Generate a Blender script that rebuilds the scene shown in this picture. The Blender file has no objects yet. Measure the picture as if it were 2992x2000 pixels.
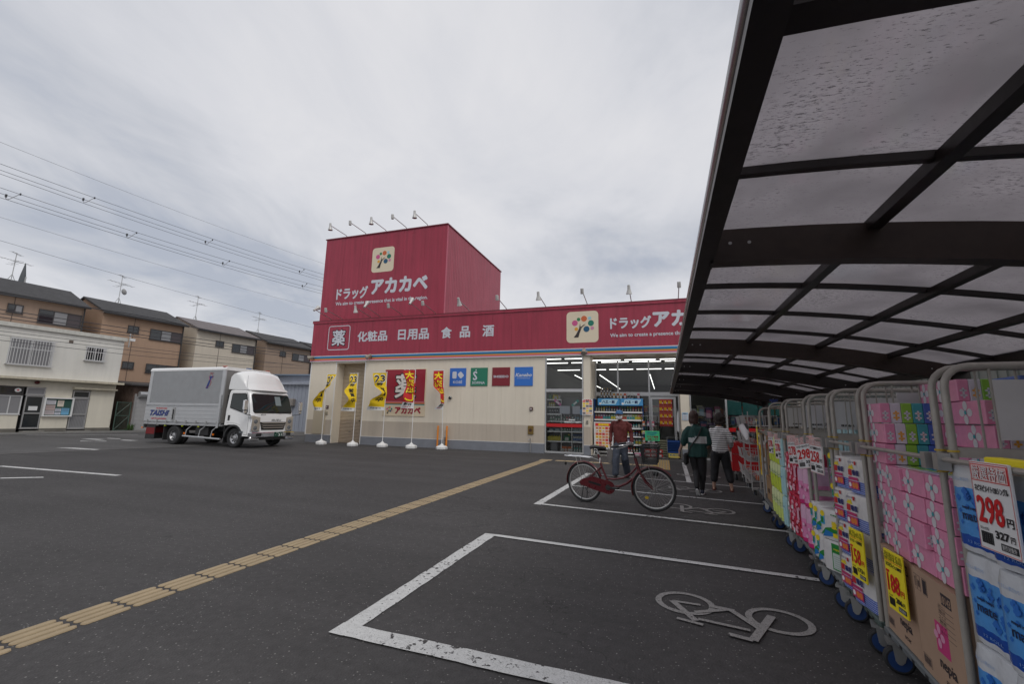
import bpy, bmesh, math, random
from mathutils import Vector, Matrix
rnd = random.Random(7)
PI = math.pi
sc = bpy.context.scene
# ------------------------------------------------------------------ camera, light, exposure
cam_d = bpy.data.cameras.new('camera'); cam = bpy.data.objects.new('camera', cam_d)
sc.collection.objects.link(cam); sc.camera = cam
yaw, pitch, roll = -0.33244596, 0.16781751, 0.0205077
F_PX = 1285.99
cam_d.sensor_fit = 'HORIZONTAL'; cam_d.sensor_width = 36.0
cam_d.lens = 36.0 * F_PX / 2992.0
cam_d.clip_end = 2000; cam_d.clip_start = 0.05
_f = Vector((math.sin(yaw)*math.cos(pitch), math.cos(yaw)*math.cos(pitch), math.sin(pitch)))
_r = Vector((math.cos(yaw), -math.sin(yaw), 0)); _u = _r.cross(_f)
_r2 = math.cos(roll)*_r + math.sin(roll)*_u; _u2 = -math.sin(roll)*_r + math.cos(roll)*_u
M = Matrix((( _r2.x, _u2.x, -_f.x, 0), (_r2.y, _u2.y, -_f.y, 0), (_r2.z, _u2.z, -_f.z, 1.387), (0, 0, 0, 1)))
cam.matrix_world = M

SUN_EL, SUN_AZ = math.radians(50), math.radians(134)      # azimuth from +Y clockwise: behind the camera, to its right
w = bpy.data.worlds.new('World'); sc.world = w; w.use_nodes = True
nt = w.node_tree; nt.nodes.clear(); N = nt.nodes.new; L = nt.links.new
out = N('ShaderNodeOutputWorld'); bg = N('ShaderNodeBackground'); bg.inputs[1].default_value = 0.1
L(bg.outputs[0], out.inputs[0])
sky = N('ShaderNodeTexSky'); sky.sky_type = 'NISHITA'; sky.sun_disc = False
sky.sun_elevation = SUN_EL; sky.sun_rotation = SUN_AZ; sky.air_density = 1.2; sky.dust_density = 2.0
tc = N('ShaderNodeTexCoord'); sep = N('ShaderNodeSeparateXYZ'); L(tc.outputs['Generated'], sep.inputs[0])
zc = N('ShaderNodeMath'); zc.operation = 'MAXIMUM'; L(sep.outputs[2], zc.inputs[0]); zc.inputs[1].default_value = 0.0
za = N('ShaderNodeMath'); za.operation = 'ADD'; L(zc.outputs[0], za.inputs[0]); za.inputs[1].default_value = 0.22
dx = N('ShaderNodeMath'); dx.operation = 'DIVIDE'; L(sep.outputs[0], dx.inputs[0]); L(za.outputs[0], dx.inputs[1])
dy = N('ShaderNodeMath'); dy.operation = 'DIVIDE'; L(sep.outputs[1], dy.inputs[0]); L(za.outputs[0], dy.inputs[1])
cmb = N('ShaderNodeCombineXYZ'); L(dx.outputs[0], cmb.inputs[0]); L(dy.outputs[0], cmb.inputs[1])
def wnoise(scale, detail, rough, off, dist=0.3):
    mp = N('ShaderNodeMapping'); mp.inputs['Location'].default_value = off; L(cmb.outputs[0], mp.inputs[0])
    mp.inputs['Scale'].default_value = (1.0, 0.75, 1)
    mp.inputs['Rotation'].default_value = (0, 0, 0.5)
    n = N('ShaderNodeTexNoise'); n.inputs['Scale'].default_value = scale; n.inputs['Detail'].default_value = detail
    n.inputs['Roughness'].default_value = rough; n.inputs['Distortion'].default_value = dist
    L(mp.outputs[0], n.inputs[0]); return n
n1 = wnoise(0.85, 6, 0.52, (3.1, 1.7, 0)); n2 = wnoise(2.2, 7, 0.6, (7.1, 4.2, 0), 0.5)
mx = N('ShaderNodeMath'); mx.operation = 'MULTIPLY_ADD'; L(n2.outputs[0], mx.inputs[0]); mx.inputs[1].default_value = 0.40
L(n1.outputs[0], mx.inputs[2])
cr = N('ShaderNodeValToRGB'); L(mx.outputs[0], cr.inputs[0])
e = cr.color_ramp.elements
e[0].position = 0.54; e[0].color = (0.42, 0.45, 0.52, 1)
e[1].position = 0.84; e[1].color = (0.735, 0.73, 0.75, 1)
m1 = e.new(0.62); m1.color = (0.545, 0.56, 0.605, 1)
m2 = e.new(0.71); m2.color = (0.65, 0.655, 0.69, 1)
sc10 = N('ShaderNodeVectorMath'); sc10.operation = 'SCALE'; L(cr.outputs[0], sc10.inputs[0]); sc10.inputs[3].default_value = 10.0
mix = N('ShaderNodeMix'); mix.data_type = 'RGBA'; mix.inputs[0].default_value = 0.93
L(sky.outputs[0], mix.inputs[6]); L(sc10.outputs[0], mix.inputs[7]); L(mix.outputs[2], bg.inputs[0])

sun_d = bpy.data.lights.new('sun', 'SUN'); sun_d.energy = 0.95; sun_d.angle = math.radians(28); sun_d.color = (1, 0.965, 0.91)
sun = bpy.data.objects.new('sun', sun_d); sc.collection.objects.link(sun)
sv = Vector((math.sin(SUN_AZ)*math.cos(SUN_EL), math.cos(SUN_AZ)*math.cos(SUN_EL), math.sin(SUN_EL)))
sun.rotation_euler = sv.to_track_quat('Z', 'Y').to_euler()
vs = sc.view_settings; vs.view_transform = 'Standard'; vs.look = 'None'; vs.exposure = 0.12; vs.gamma = 1; vs.use_curve_mapping = False

# ------------------------------------------------------------------ materials
MATS = {}
def mat(name, col, rough=0.7, metal=0.0, var=0.0, vscale=8.0, bump=0.0, bscale=60.0, spec=0.5, alpha=None, emit=None, estr=1.0, trans=0.0, coat=0.0, streak=0.0):
    if name in MATS: return MATS[name]
    m = bpy.data.materials.new(name); m.use_nodes = True; t = m.node_tree; b = t.nodes['Principled BSDF']
    c = tuple(col)+(1,)
    b.inputs['Base Color'].default_value = c; b.inputs['Roughness'].default_value = rough
    b.inputs['Metallic'].default_value = metal; b.inputs['Specular IOR Level'].default_value = spec
    if coat: b.inputs['Coat Weight'].default_value = coat
    if trans: b.inputs['Transmission Weight'].default_value = trans
    if alpha is not None: b.inputs['Alpha'].default_value = alpha
    if emit: b.inputs['Emission Color'].default_value = tuple(emit)+(1,); b.inputs['Emission Strength'].default_value = estr
    if var or bump or streak:
        tcn = t.nodes.new('ShaderNodeTexCoord')
        geo = t.nodes.new('ShaderNodeNewGeometry')
    if var or streak:
        n = t.nodes.new('ShaderNodeTexNoise'); n.inputs['Scale'].default_value = vscale; n.inputs['Detail'].default_value = 8; n.inputs['Roughness'].default_value = 0.65
        t.links.new(geo.outputs['Position'], n.inputs[0])
        r = t.nodes.new('ShaderNodeMapRange'); r.inputs[1].default_value = 0.3; r.inputs[2].default_value = 0.7
        r.inputs[3].default_value = 1-var; r.inputs[4].default_value = 1+var; t.links.new(n.outputs[0], r.inputs[0])
        val = r.outputs[0]
        if streak:
            mp = t.nodes.new('ShaderNodeMapping'); mp.inputs['Scale'].default_value = (1.4, 1.4, 0.09); t.links.new(geo.outputs['Position'], mp.inputs[0])
            n3 = t.nodes.new('ShaderNodeTexNoise'); n3.inputs['Scale'].default_value = 5; n3.inputs['Detail'].default_value = 5; t.links.new(mp.outputs[0], n3.inputs[0])
            r3 = t.nodes.new('ShaderNodeMapRange'); r3.inputs[1].default_value = 0.35; r3.inputs[2].default_value = 0.75; r3.inputs[3].default_value = 1+streak*0.4; r3.inputs[4].default_value = 1-streak
            t.links.new(n3.outputs[0], r3.inputs[0])
            mm = t.nodes.new('ShaderNodeMath'); mm.operation = 'MULTIPLY'; t.links.new(val, mm.inputs[0]); t.links.new(r3.outputs[0], mm.inputs[1]); val = mm.outputs[0]
        vm = t.nodes.new('ShaderNodeVectorMath'); vm.operation = 'SCALE'; vm.inputs[0].default_value = c[:3]; t.links.new(val, vm.inputs[3])
        t.links.new(vm.outputs[0], b.inputs['Base Color'])
        rr = t.nodes.new('ShaderNodeMapRange'); rr.inputs[3].default_value = min(1, rough+0.08); rr.inputs[4].default_value = max(0.05, rough-0.1); t.links.new(n.outputs[0], rr.inputs[0]); t.links.new(rr.outputs[0], b.inputs['Roughness'])
    if bump:
        n2_ = t.nodes.new('ShaderNodeTexNoise'); n2_.inputs['Scale'].default_value = bscale; n2_.inputs['Detail'].default_value = 4
        t.links.new(geo.outputs['Position'], n2_.inputs[0])
        bp = t.nodes.new('ShaderNodeBump'); bp.inputs['Strength'].default_value = bump; bp.inputs['Distance'].default_value = 0.02
        t.links.new(n2_.outputs[0], bp.inputs['Height']); t.links.new(bp.outputs[0], b.inputs['Normal'])
    MATS[name] = m; return m
def srgb(r, g, b):
    f = lambda v: ((v/255)/12.92 if v/255 <= 0.04045 else (((v/255)+0.055)/1.055)**2.4)
    return (f(r), f(g), f(b))

# ------------------------------------------------------------------ mesh helpers
class MB:
    def __init__(s): s.v = []; s.f = []; s.m = []; s.mats = []
    def mi(s, m):
        if m not in s.mats: s.mats.append(m)
        return s.mats.index(m)
    def add(s, vs, fs, m):
        o = len(s.v); s.v += [tuple(v) for v in vs]; k = s.mi(m)
        for f in fs: s.f.append(tuple(i+o for i in f)); s.m.append(k)
        return s
    def box(s, a, b, m, M=None):
        x0, y0, z0 = a; x1, y1, z1 = b
        vs = [Vector(p) for p in ((x0,y0,z0),(x1,y0,z0),(x1,y1,z0),(x0,y1,z0),(x0,y0,z1),(x1,y0,z1),(x1,y1,z1),(x0,y1,z1))]
        if M: vs = [M @ v for v in vs]
        return s.add(vs, [(0,3,2,1),(4,5,6,7),(0,1,5,4),(1,2,6,5),(2,3,7,6),(3,0,4,7)], m)
    def rbox(s, a, b, m, c=0.01, M=None):
        # box with chamfered vertical edges and top/bottom
        x0, y0, z0 = a; x1, y1, z1 = b
        def ring(z, i):
            return [(x0+i+c,y0+i,z),(x1-i-c,y0+i,z),(x1-i,y0+i+c,z),(x1-i,y1-i-c,z),(x1-i-c,y1-i,z),(x0+i+c,y1-i,z),(x0+i,y1-i-c,z),(x0+i,y0+i+c,z)]
        vs = [Vector(p) for p in ring(z0, c)+ring(z0+c, 0)+ring(z1-c, 0)+ring(z1, c)]
        if M: vs = [M @ v for v in vs]
        fs = [tuple(range(7,-1,-1)), tuple(range(24,32))]
        for k in range(3):
            for i in range(8): fs.append((k*8+i, k*8+(i+1)%8, (k+1)*8+(i+1)%8, (k+1)*8+i))
        return s.add(vs, fs, m)
    def tube(s, pts, r, m, n=8, closed=False, cap=True, rad=None):
        P = [Vector(p) for p in pts]; k = len(P); vs = []; prev = None
        for i, p in enumerate(P):
            if closed: d = (P[(i+1)%k]-P[i-1])
            else: d = (P[min(i+1,k-1)]-P[max(i-1,0)])
            d.normalize()
            if prev is None:
                a = Vector((0,0,1)) if abs(d.z) < 0.9 else Vector((1,0,0)); u = d.cross(a).normalized()
            else:
                u = prev - d*prev.dot(d); u.normalize()
            prev = u; v_ = d.cross(u); rr = rad[i] if rad else r
            for j in range(n):
                t_ = 2*PI*j/n; vs.append(p+u*math.cos(t_)*rr+v_*math.sin(t_)*rr)
        fs = []
        for i in range(k if closed else k-1):
            a0 = i*n; b0 = ((i+1)%k)*n
            for j in range(n): fs.append((a0+j, a0+(j+1)%n, b0+(j+1)%n, b0+j))
        if cap and not closed: fs += [tuple(range(n-1,-1,-1)), tuple(range((k-1)*n, k*n))]
        return s.add(vs, fs, m)
    def cyl(s, a, b, r, m, n=16, r2=None):
        return s.tube([a, b], r, m, n, rad=[r, r if r2 is None else r2])
    def lathe(s, prof, m, n=16, c=(0,0,0), axis='z', M=None, sx=1, sy=1, cap0=True):
        vs = []; fs = []
        for r, z in prof:
            for j in range(n):
                t_ = 2*PI*j/n; a, b = r*math.cos(t_)*sx, r*math.sin(t_)*sy
                v = {'z': (a,b,z), 'y': (a,z,b), 'x': (z,a,b)}[axis]
                vs.append(Vector(v)+Vector(c))
        if M: vs = [M @ v for v in vs]
        k = len(prof)
        for i in range(k-1):
            for j in range(n):
                q = (i*n+j, i*n+(j+1)%n, (i+1)*n+(j+1)%n, (i+1)*n+j)
                fs.append(q if axis != 'y' else q[::-1])
        fs += ([tuple(range(n-1,-1,-1))] if cap0 else [])+[tuple(range((k-1)*n, k*n))]
        return s.add(vs, fs, m)
    def prism(s, poly, lo, hi, m, plane='xz', M=None):
        # poly in plane coords extruded from lo to hi along the third axis
        def P(a, b, t_): return {'xz': (a,t_,b), 'xy': (a,b,t_), 'yz': (t_,a,b)}[plane]
        n = len(poly); vs = [Vector(P(a,b,lo)) for a,b in poly]+[Vector(P(a,b,hi)) for a,b in poly]
        if M: vs = [M @ v for v in vs]
        fs = [tuple(range(n-1,-1,-1)), tuple(range(n,2*n))]+[(i,(i+1)%n,n+(i+1)%n,n+i) for i in range(n)]
        return s.add(vs, fs, m)
    def quad(s, pts, m): return s.add(pts, [tuple(range(len(pts)))], m)
    def sphere(s, c, r, m, n=12, k=8, sc3=(1,1,1), M=None):
        vs = []; fs = []
        for i in range(k+1):
            ph = PI*i/k
            for j in range(n):
                t_ = 2*PI*j/n; vs.append(Vector((c[0]+r*sc3[0]*math.sin(ph)*math.cos(t_), c[1]+r*sc3[1]*math.sin(ph)*math.sin(t_), c[2]+r*sc3[2]*math.cos(ph))))
        if M: vs = [M @ v for v in vs]
        for i in range(k):
            for j in range(n): fs.append((i*n+j, (i+1)*n+j, (i+1)*n+(j+1)%n, i*n+(j+1)%n))
        return s.add(vs, fs, m)
    def mesh(s, name='part', smooth=0):
        me = bpy.data.meshes.new(name); me.from_pydata(s.v, [], s.f)
        for m in s.mats: me.materials.append(m)
        me.polygons.foreach_set('material_index', s.m)
        bm = bmesh.new(); bm.from_mesh(me)
        bmesh.ops.remove_doubles(bm, verts=bm.verts, dist=1e-6)
        bmesh.ops.recalc_face_normals(bm, faces=bm.faces)
        if smooth:
            for f in bm.faces: f.smooth = True
            for e_ in bm.edges:
                if len(e_.link_faces) == 2 and e_.calc_face_angle(0) > math.radians(smooth): e_.smooth = False
        bm.to_mesh(me); bm.free(); me.update(); return me
    def build(s, name, parent=None, loc=None, rot=None, smooth=0, label=None, kind=None):
        return mobj(name, s.mesh(name, smooth), parent, loc, rot, label, kind)
C = sc.collection
def mobj(name, me, parent=None, loc=None, rot=None, label=None, kind=None):
    o = bpy.data.objects.new(name, me); C.objects.link(o)
    if parent: o.parent = parent
    if loc: o.location = loc
    if rot is not None: o.rotation_euler = rot
    if label: o['label'] = label
    if kind: o['kind'] = kind
    return o
def tag(o, label=None, cat=None, group=None, kind=None):
    if label: o['label'] = label
    if cat: o['category'] = cat
    if group: o['group'] = group
    if kind: o['kind'] = kind
    return o
def thing(name, label, cat, loc=(0,0,0), rz=0, group=None):
    o = bpy.data.objects.new(name, None); C.objects.link(o); o.location = loc; o.rotation_euler = (0,0,rz)
    o.empty_display_size = 0.1
    return tag(o, label, cat, group)
def dup(root, loc=None, rz=None, label=None, group=None):
    r = root.copy(); C.objects.link(r)
    if loc is not None: r.location = loc
    if rz is not None: r.rotation_euler = (0, 0, rz) if not isinstance(rz, tuple) else rz
    if label: r['label'] = label
    if group: r['group'] = group
    for ch in list(root.children):
        c = ch.copy(); C.objects.link(c); c.parent = r
        for g in list(ch.children):
            d = g.copy(); C.objects.link(d); d.parent = c
    return r
# flat lettering from the built-in font; returns (verts2d, faces) fitted in a w x h box centred on 0,0
_TXT = {}
def text2d(body, bold=0.0, shear=0.0):
    k = (body, bold, shear)
    if k in _TXT: return _TXT[k]
    cu = bpy.data.curves.new('t', 'FONT'); cu.body = body; cu.size = 1; cu.offset = bold; cu.shear = shear
    cu.resolution_u = 2; cu.fill_mode = 'FRONT'; cu.align_x = 'LEFT'
    ob = bpy.data.objects.new('t', cu); C.objects.link(ob)
    dg = bpy.context.evaluated_depsgraph_get(); me = bpy.data.meshes.new_from_object(ob.evaluated_get(dg))
    vs = [(v.co.x, v.co.y) for v in me.vertices]; fs = [tuple(p.vertices) for p in me.polygons]
    bpy.data.objects.remove(ob); bpy.data.curves.remove(cu); bpy.data.meshes.remove(me)
    x0 = min(v[0] for v in vs); x1 = max(v[0] for v in vs); y0 = min(v[1] for v in vs); y1 = max(v[1] for v in vs)
    vs = [((x-(x0+x1)/2)/(x1-x0), (y-(y0+y1)/2)/(y1-y0)) for x, y in vs]
    _TXT[k] = (vs, fs, (x1-x0)/(y1-y0)); return _TXT[k]
def write(mb, body, o, ux, uy, w_, h_, m, bold=0.02, shear=0.0, vertical=False):
    """letters centred at point o of the plane spanned by unit vectors ux, uy, filling w_ x h_ (h_ None keeps proportions)"""
    o = Vector(o); ux = Vector(ux); uy = Vector(uy)
    if vertical:
        n = len(body); ch = h_/n
        for i, c_ in enumerate(body):
            vs, fs, asp = text2d(c_, bold, shear)
            oo = o + uy*(h_/2-ch*(i+0.5))
            mb.add([oo+ux*(x*w_)+uy*(y*ch*0.86) for x, y in vs], fs, m)
        return mb
    vs, fs, asp = text2d(body, bold, shear)
    if h_ is None: h_ = w_/asp
    if w_ is None: w_ = h_*asp
    mb.add([o+ux*(x*w_)+uy*(y*h_) for x, y in vs], fs, m); return mb
def disc(mb, o, ux, uy, r, m, n=20, ry=None, a0=0, a1=2*PI, rot=0):
    o = Vector(o); ux = Vector(ux); uy = Vector(uy); ry = r if ry is None else ry
    pts = []
    for i in range(n):
        t_ = 2*PI*i/n; x, y = r*math.cos(t_), ry*math.sin(t_)
        x, y = x*math.cos(rot)-y*math.sin(rot), x*math.sin(rot)+y*math.cos(rot)
        pts.append(o+ux*x+uy*y)
    mb.quad(pts, m)
def rrect2(w_, h_, r, n=6):
    pts = []
    for cx, cy, a in ((w_/2-r, h_/2-r, 0), (-w_/2+r, h_/2-r, PI/2), (-w_/2+r, -h_/2+r, PI), (w_/2-r, -h_/2+r, 1.5*PI)):
        for i in range(n+1): t_ = a+PI/2*i/n; pts.append((cx+r*math.cos(t_), cy+r*math.sin(t_)))
    return pts
def rrect(mb, o, ux, uy, w_, h_, r, m, n=6):
    o = Vector(o); ux = Vector(ux); uy = Vector(uy)
    mb.quad([o+ux*x+uy*y for x, y in rrect2(w_, h_, r, n)], m)
def rring(mb, o, ux, uy, w_, h_, r, t_, m, n=6):
    o = Vector(o); ux = Vector(ux); uy = Vector(uy)
    A_ = rrect2(w_, h_, r, n); B_ = rrect2(w_-2*t_, h_-2*t_, max(r-t_, 0.001), n); k = len(A_)
    vs = [o+ux*x+uy*y for x, y in A_]+[o+ux*x+uy*y for x, y in B_]
    mb.add(vs, [(i, (i+1)%k, k+(i+1)%k, k+i) for i in range(k)], m)
def polyp(mb, o, ux, uy, pts, m):
    o = Vector(o); ux = Vector(ux); uy = Vector(uy); mb.quad([o+ux*x+uy*y for x, y in pts], m)
X_, Y_, Z_ = Vector((1,0,0)), Vector((0,1,0)), Vector((0,0,1))
# ------------------------------------------------------------------ shared materials
RED = mat('red siding', srgb(160,48,70), 0.42, var=0.05, vscale=0.9, streak=0.20)
REDCAP = mat('dark red coping', srgb(120,34,50), 0.45)
CREAM = mat('cream siding', srgb(226,216,198), 0.55, var=0.03, vscale=0.8, streak=0.045)
BEIGE = mat('beige siding', srgb(190,178,162), 0.55, var=0.04, vscale=1.2, streak=0.06)
PLINTH = mat('grey painted plinth', srgb(124,127,134), 0.7, var=0.08, vscale=3, bump=0.1)
WHITEP = mat('white paint', (0.78,0.78,0.77), 0.5)
ALU = mat('aluminium frame', (0.50,0.50,0.50), 0.38, metal=0.6, var=0.03)
STEEL = mat('galvanised steel', (0.45,0.45,0.44), 0.42, metal=0.8, var=0.06)
CHROME = mat('chrome', (0.75,0.75,0.76), 0.12, metal=1.0)
BLACK = mat('black plastic', (0.02,0.02,0.021), 0.45)
RUBBER = mat('black rubber', (0.022,0.022,0.023), 0.75, var=0.2, vscale=40)
LETTER = mat('pale lettering', (0.62,0.64,0.70), 0.5)
INK = mat('black print', (0.015,0.015,0.018), 0.55)
REDINK = mat('red print', srgb(205,28,32), 0.5)
YEL = mat('yellow print', srgb(245,215,20), 0.5)
WHT = mat('white print', (0.80,0.80,0.80), 0.5)
PAPER = mat('white paper', (0.74,0.74,0.74), 0.6)
DARKBR = mat('dark brown aluminium', (0.018,0.013,0.012), 0.42, var=0.1, vscale=20, spec=0.5)
MATS_T = 0
def glassmat(name, col, rough, tint):
    m = bpy.data.materials.new(name); m.use_nodes = True; t = m.node_tree; t.nodes.clear()
    o = t.nodes.new('ShaderNodeOutputMaterial'); mixs = t.nodes.new('ShaderNodeMixShader'); tr = t.nodes.new('ShaderNodeBsdfTransparent')
    gl = t.nodes.new('ShaderNodeBsdfGlossy'); gl.inputs['Roughness'].default_value = rough
    tr.inputs[0].default_value = tuple(tint)+(1,); gl.inputs[0].default_value = tuple(col)+(1,)
    fr = t.nodes.new('ShaderNodeFresnel'); fr.inputs[0].default_value = 1.5
    t.links.new(fr.outputs[0], mixs.inputs[0]); t.links.new(tr.outputs[0], mixs.inputs[1]); t.links.new(gl.outputs[0], mixs.inputs[2]); t.links.new(mixs.outputs[0], o.inputs[0])
    MATS[name] = m; return m
GLASS = glassmat('window glass', (1,1,1), 0.02, (0.93,0.95,0.94))
CARGLASS = glassmat('tinted car glass', (1,1,1), 0.02, (0.45,0.52,0.50))
# ------------------------------------------------------------------ ground
def asphalt(name, base, warm=1.0):
    m = bpy.data.materials.new(name); m.use_nodes = True; t = m.node_tree; b = t.nodes['Principled BSDF']; n_ = t.nodes.new; l_ = t.links.new
    g = n_('ShaderNodeNewGeometry')
    big = n_('ShaderNodeTexNoise'); big.inputs['Scale'].default_value = 0.45; big.inputs['Detail'].default_value = 6; l_(g.outputs['Position'], big.inputs[0])
    mid = n_('ShaderNodeTexNoise'); mid.inputs['Scale'].default_value = 14; mid.inputs['Detail'].default_value = 5; mid.inputs['Roughness'].default_value = 0.7; l_(g.outputs['Position'], mid.inputs[0])
    vor = n_('ShaderNodeTexVoronoi'); vor.inputs['Scale'].default_value = 75; l_(g.outputs['Position'], vor.inputs[0])
    vs_ = n_('ShaderNodeSeparateColor'); l_(vor.outputs['Color'], vs_.inputs[0])
    sp = n_('ShaderNodeMapRange'); sp.inputs[1].default_value = 0.925; sp.inputs[2].default_value = 1.0; l_(vs_.outputs[0], sp.inputs[0])
    dd = n_('ShaderNodeMapRange'); dd.inputs[1].default_value = 0.45; dd.inputs[2].default_value = 0.25; l_(vor.outputs['Distance'], dd.inputs[0])
    spk = n_('ShaderNodeMath'); spk.operation = 'MULTIPLY'; l_(sp.outputs[0], spk.inputs[0]); l_(dd.outputs[0], spk.inputs[1])
    a = n_('ShaderNodeMapRange'); a.inputs[1].default_value = 0.3; a.inputs[2].default_value = 0.7; a.inputs[3].default_value = 0.86; a.inputs[4].default_value = 1.14; l_(big.outputs[0], a.inputs[0])
    c = n_('ShaderNodeMapRange'); c.inputs[1].default_value = 0.3; c.inputs[2].default_value = 0.7; c.inputs[3].default_value = 0.82; c.inputs[4].default_value = 1.2; l_(mid.outputs[0], c.inputs[0])
    ab = n_('ShaderNodeMath'); ab.operation = 'MULTIPLY'; l_(a.outputs[0], ab.inputs[0]); l_(c.outputs[0], ab.inputs[1])
    # oil drips and scuffs with shapes of their own
    st = n_('ShaderNodeTexVoronoi'); st.inputs['Scale'].default_value = 0.75; l_(g.outputs['Position'], st.inputs[0])
    sr = n_('ShaderNodeMapRange'); sr.inputs[1].default_value = 0.03; sr.inputs[2].default_value = 0.06; sr.inputs[3].default_value = 0.72; sr.inputs[4].default_value = 1; l_(st.outputs['Distance'], sr.inputs[0])
    ab2 = n_('ShaderNodeMath'); ab2.operation = 'MULTIPLY'; l_(ab.outputs[0], ab2.inputs[0]); l_(sr.outputs[0], ab2.inputs[1])
    ck = n_('ShaderNodeTexVoronoi'); ck.feature = 'DISTANCE_TO_EDGE'; ck.inputs['Scale'].default_value = .22; cn = n_('ShaderNodeTexNoise'); cn.inputs['Scale'].default_value = 1.7; cn.inputs['Detail'].default_value = 7; l_(g.outputs['Position'], cn.inputs[0])
    ca = n_('ShaderNodeVectorMath'); ca.operation = 'MULTIPLY_ADD'; l_(cn.outputs['Color'], ca.inputs[0]); ca.inputs[1].default_value = (1.6,1.6,0); l_(g.outputs['Position'], ca.inputs[2]); l_(ca.outputs[0], ck.inputs[0])
    cr_ = n_('ShaderNodeMapRange'); cr_.inputs[1].default_value = 0.0007; cr_.inputs[2].default_value = 0.0022; cr_.inputs[3].default_value = .62; cr_.inputs[4].default_value = 1; l_(ck.outputs['Distance'], cr_.inputs[0])
    tm = n_('ShaderNodeMapping'); tm.inputs['Scale'].default_value = (.07,.9,1); tm.inputs['Rotation'].default_value = (0,0,.35); l_(g.outputs['Position'], tm.inputs[0]); tn = n_('ShaderNodeTexNoise'); tn.inputs['Scale'].default_value = 1.6; tn.inputs['Detail'].default_value = 5; l_(tm.outputs[0], tn.inputs[0])
    tr3 = n_('ShaderNodeMapRange'); tr3.inputs[1].default_value = .35; tr3.inputs[2].default_value = .7; tr3.inputs[3].default_value = .88; tr3.inputs[4].default_value = 1.12; l_(tn.outputs[0], tr3.inputs[0])
    q1 = n_('ShaderNodeMath'); q1.operation = 'MULTIPLY'; l_(ab2.outputs[0], q1.inputs[0]); l_(cr_.outputs[0], q1.inputs[1]); ab3 = n_('ShaderNodeMath'); ab3.operation = 'MULTIPLY'; l_(q1.outputs[0], ab3.inputs[0]); l_(tr3.outputs[0], ab3.inputs[1])
    # pale dusty scuffs
    sc_ = n_('ShaderNodeTexNoise'); sc_.inputs['Scale'].default_value = 1.3; sc_.inputs['Detail'].default_value = 10; sc_.inputs['Roughness'].default_value = .72; l_(g.outputs['Position'], sc_.inputs[0]); sr_ = n_('ShaderNodeMapRange'); sr_.inputs[1].default_value = .66; sr_.inputs[2].default_value = .78; sr_.inputs[3].default_value = 1; sr_.inputs[4].default_value = 1.55; l_(sc_.outputs[0], sr_.inputs[0])
    ab4 = n_('ShaderNodeMath'); ab4.operation = 'MULTIPLY'; l_(ab3.outputs[0], ab4.inputs[0]); l_(sr_.outputs[0], ab4.inputs[1]); ab2 = ab4
    vm = n_('ShaderNodeVectorMath'); vm.operation = 'SCALE'; vm.inputs[0].default_value = base; l_(ab2.outputs[0], vm.inputs[3])
    mx_ = n_('ShaderNodeMix'); mx_.data_type = 'RGBA'; l_(spk.outputs[0], mx_.inputs[0]); l_(vm.outputs[0], mx_.inputs[6]); mx_.inputs[7].default_value = (0.30, 0.29, 0.275, 1)
    l_(mx_.outputs[2], b.inputs['Base Color']); b.inputs['Roughness'].default_value = 0.88; b.inputs['Specular IOR Level'].default_value = 0.35
    bp = n_('ShaderNodeBump'); bp.inputs['Strength'].default_value = 0.55; bp.inputs['Distance'].default_value = 0.006; l_(vor.outputs['Distance'], bp.inputs['Height']); l_(bp.outputs[0], b.inputs['Normal'])
    MATS[name] = m; return m, mx_, b
ASPH, _, _ = asphalt('parking lot asphalt', (0.060, 0.057, 0.057))
ASPH2, _, _ = asphalt('road asphalt', (0.088, 0.085, 0.084))
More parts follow.
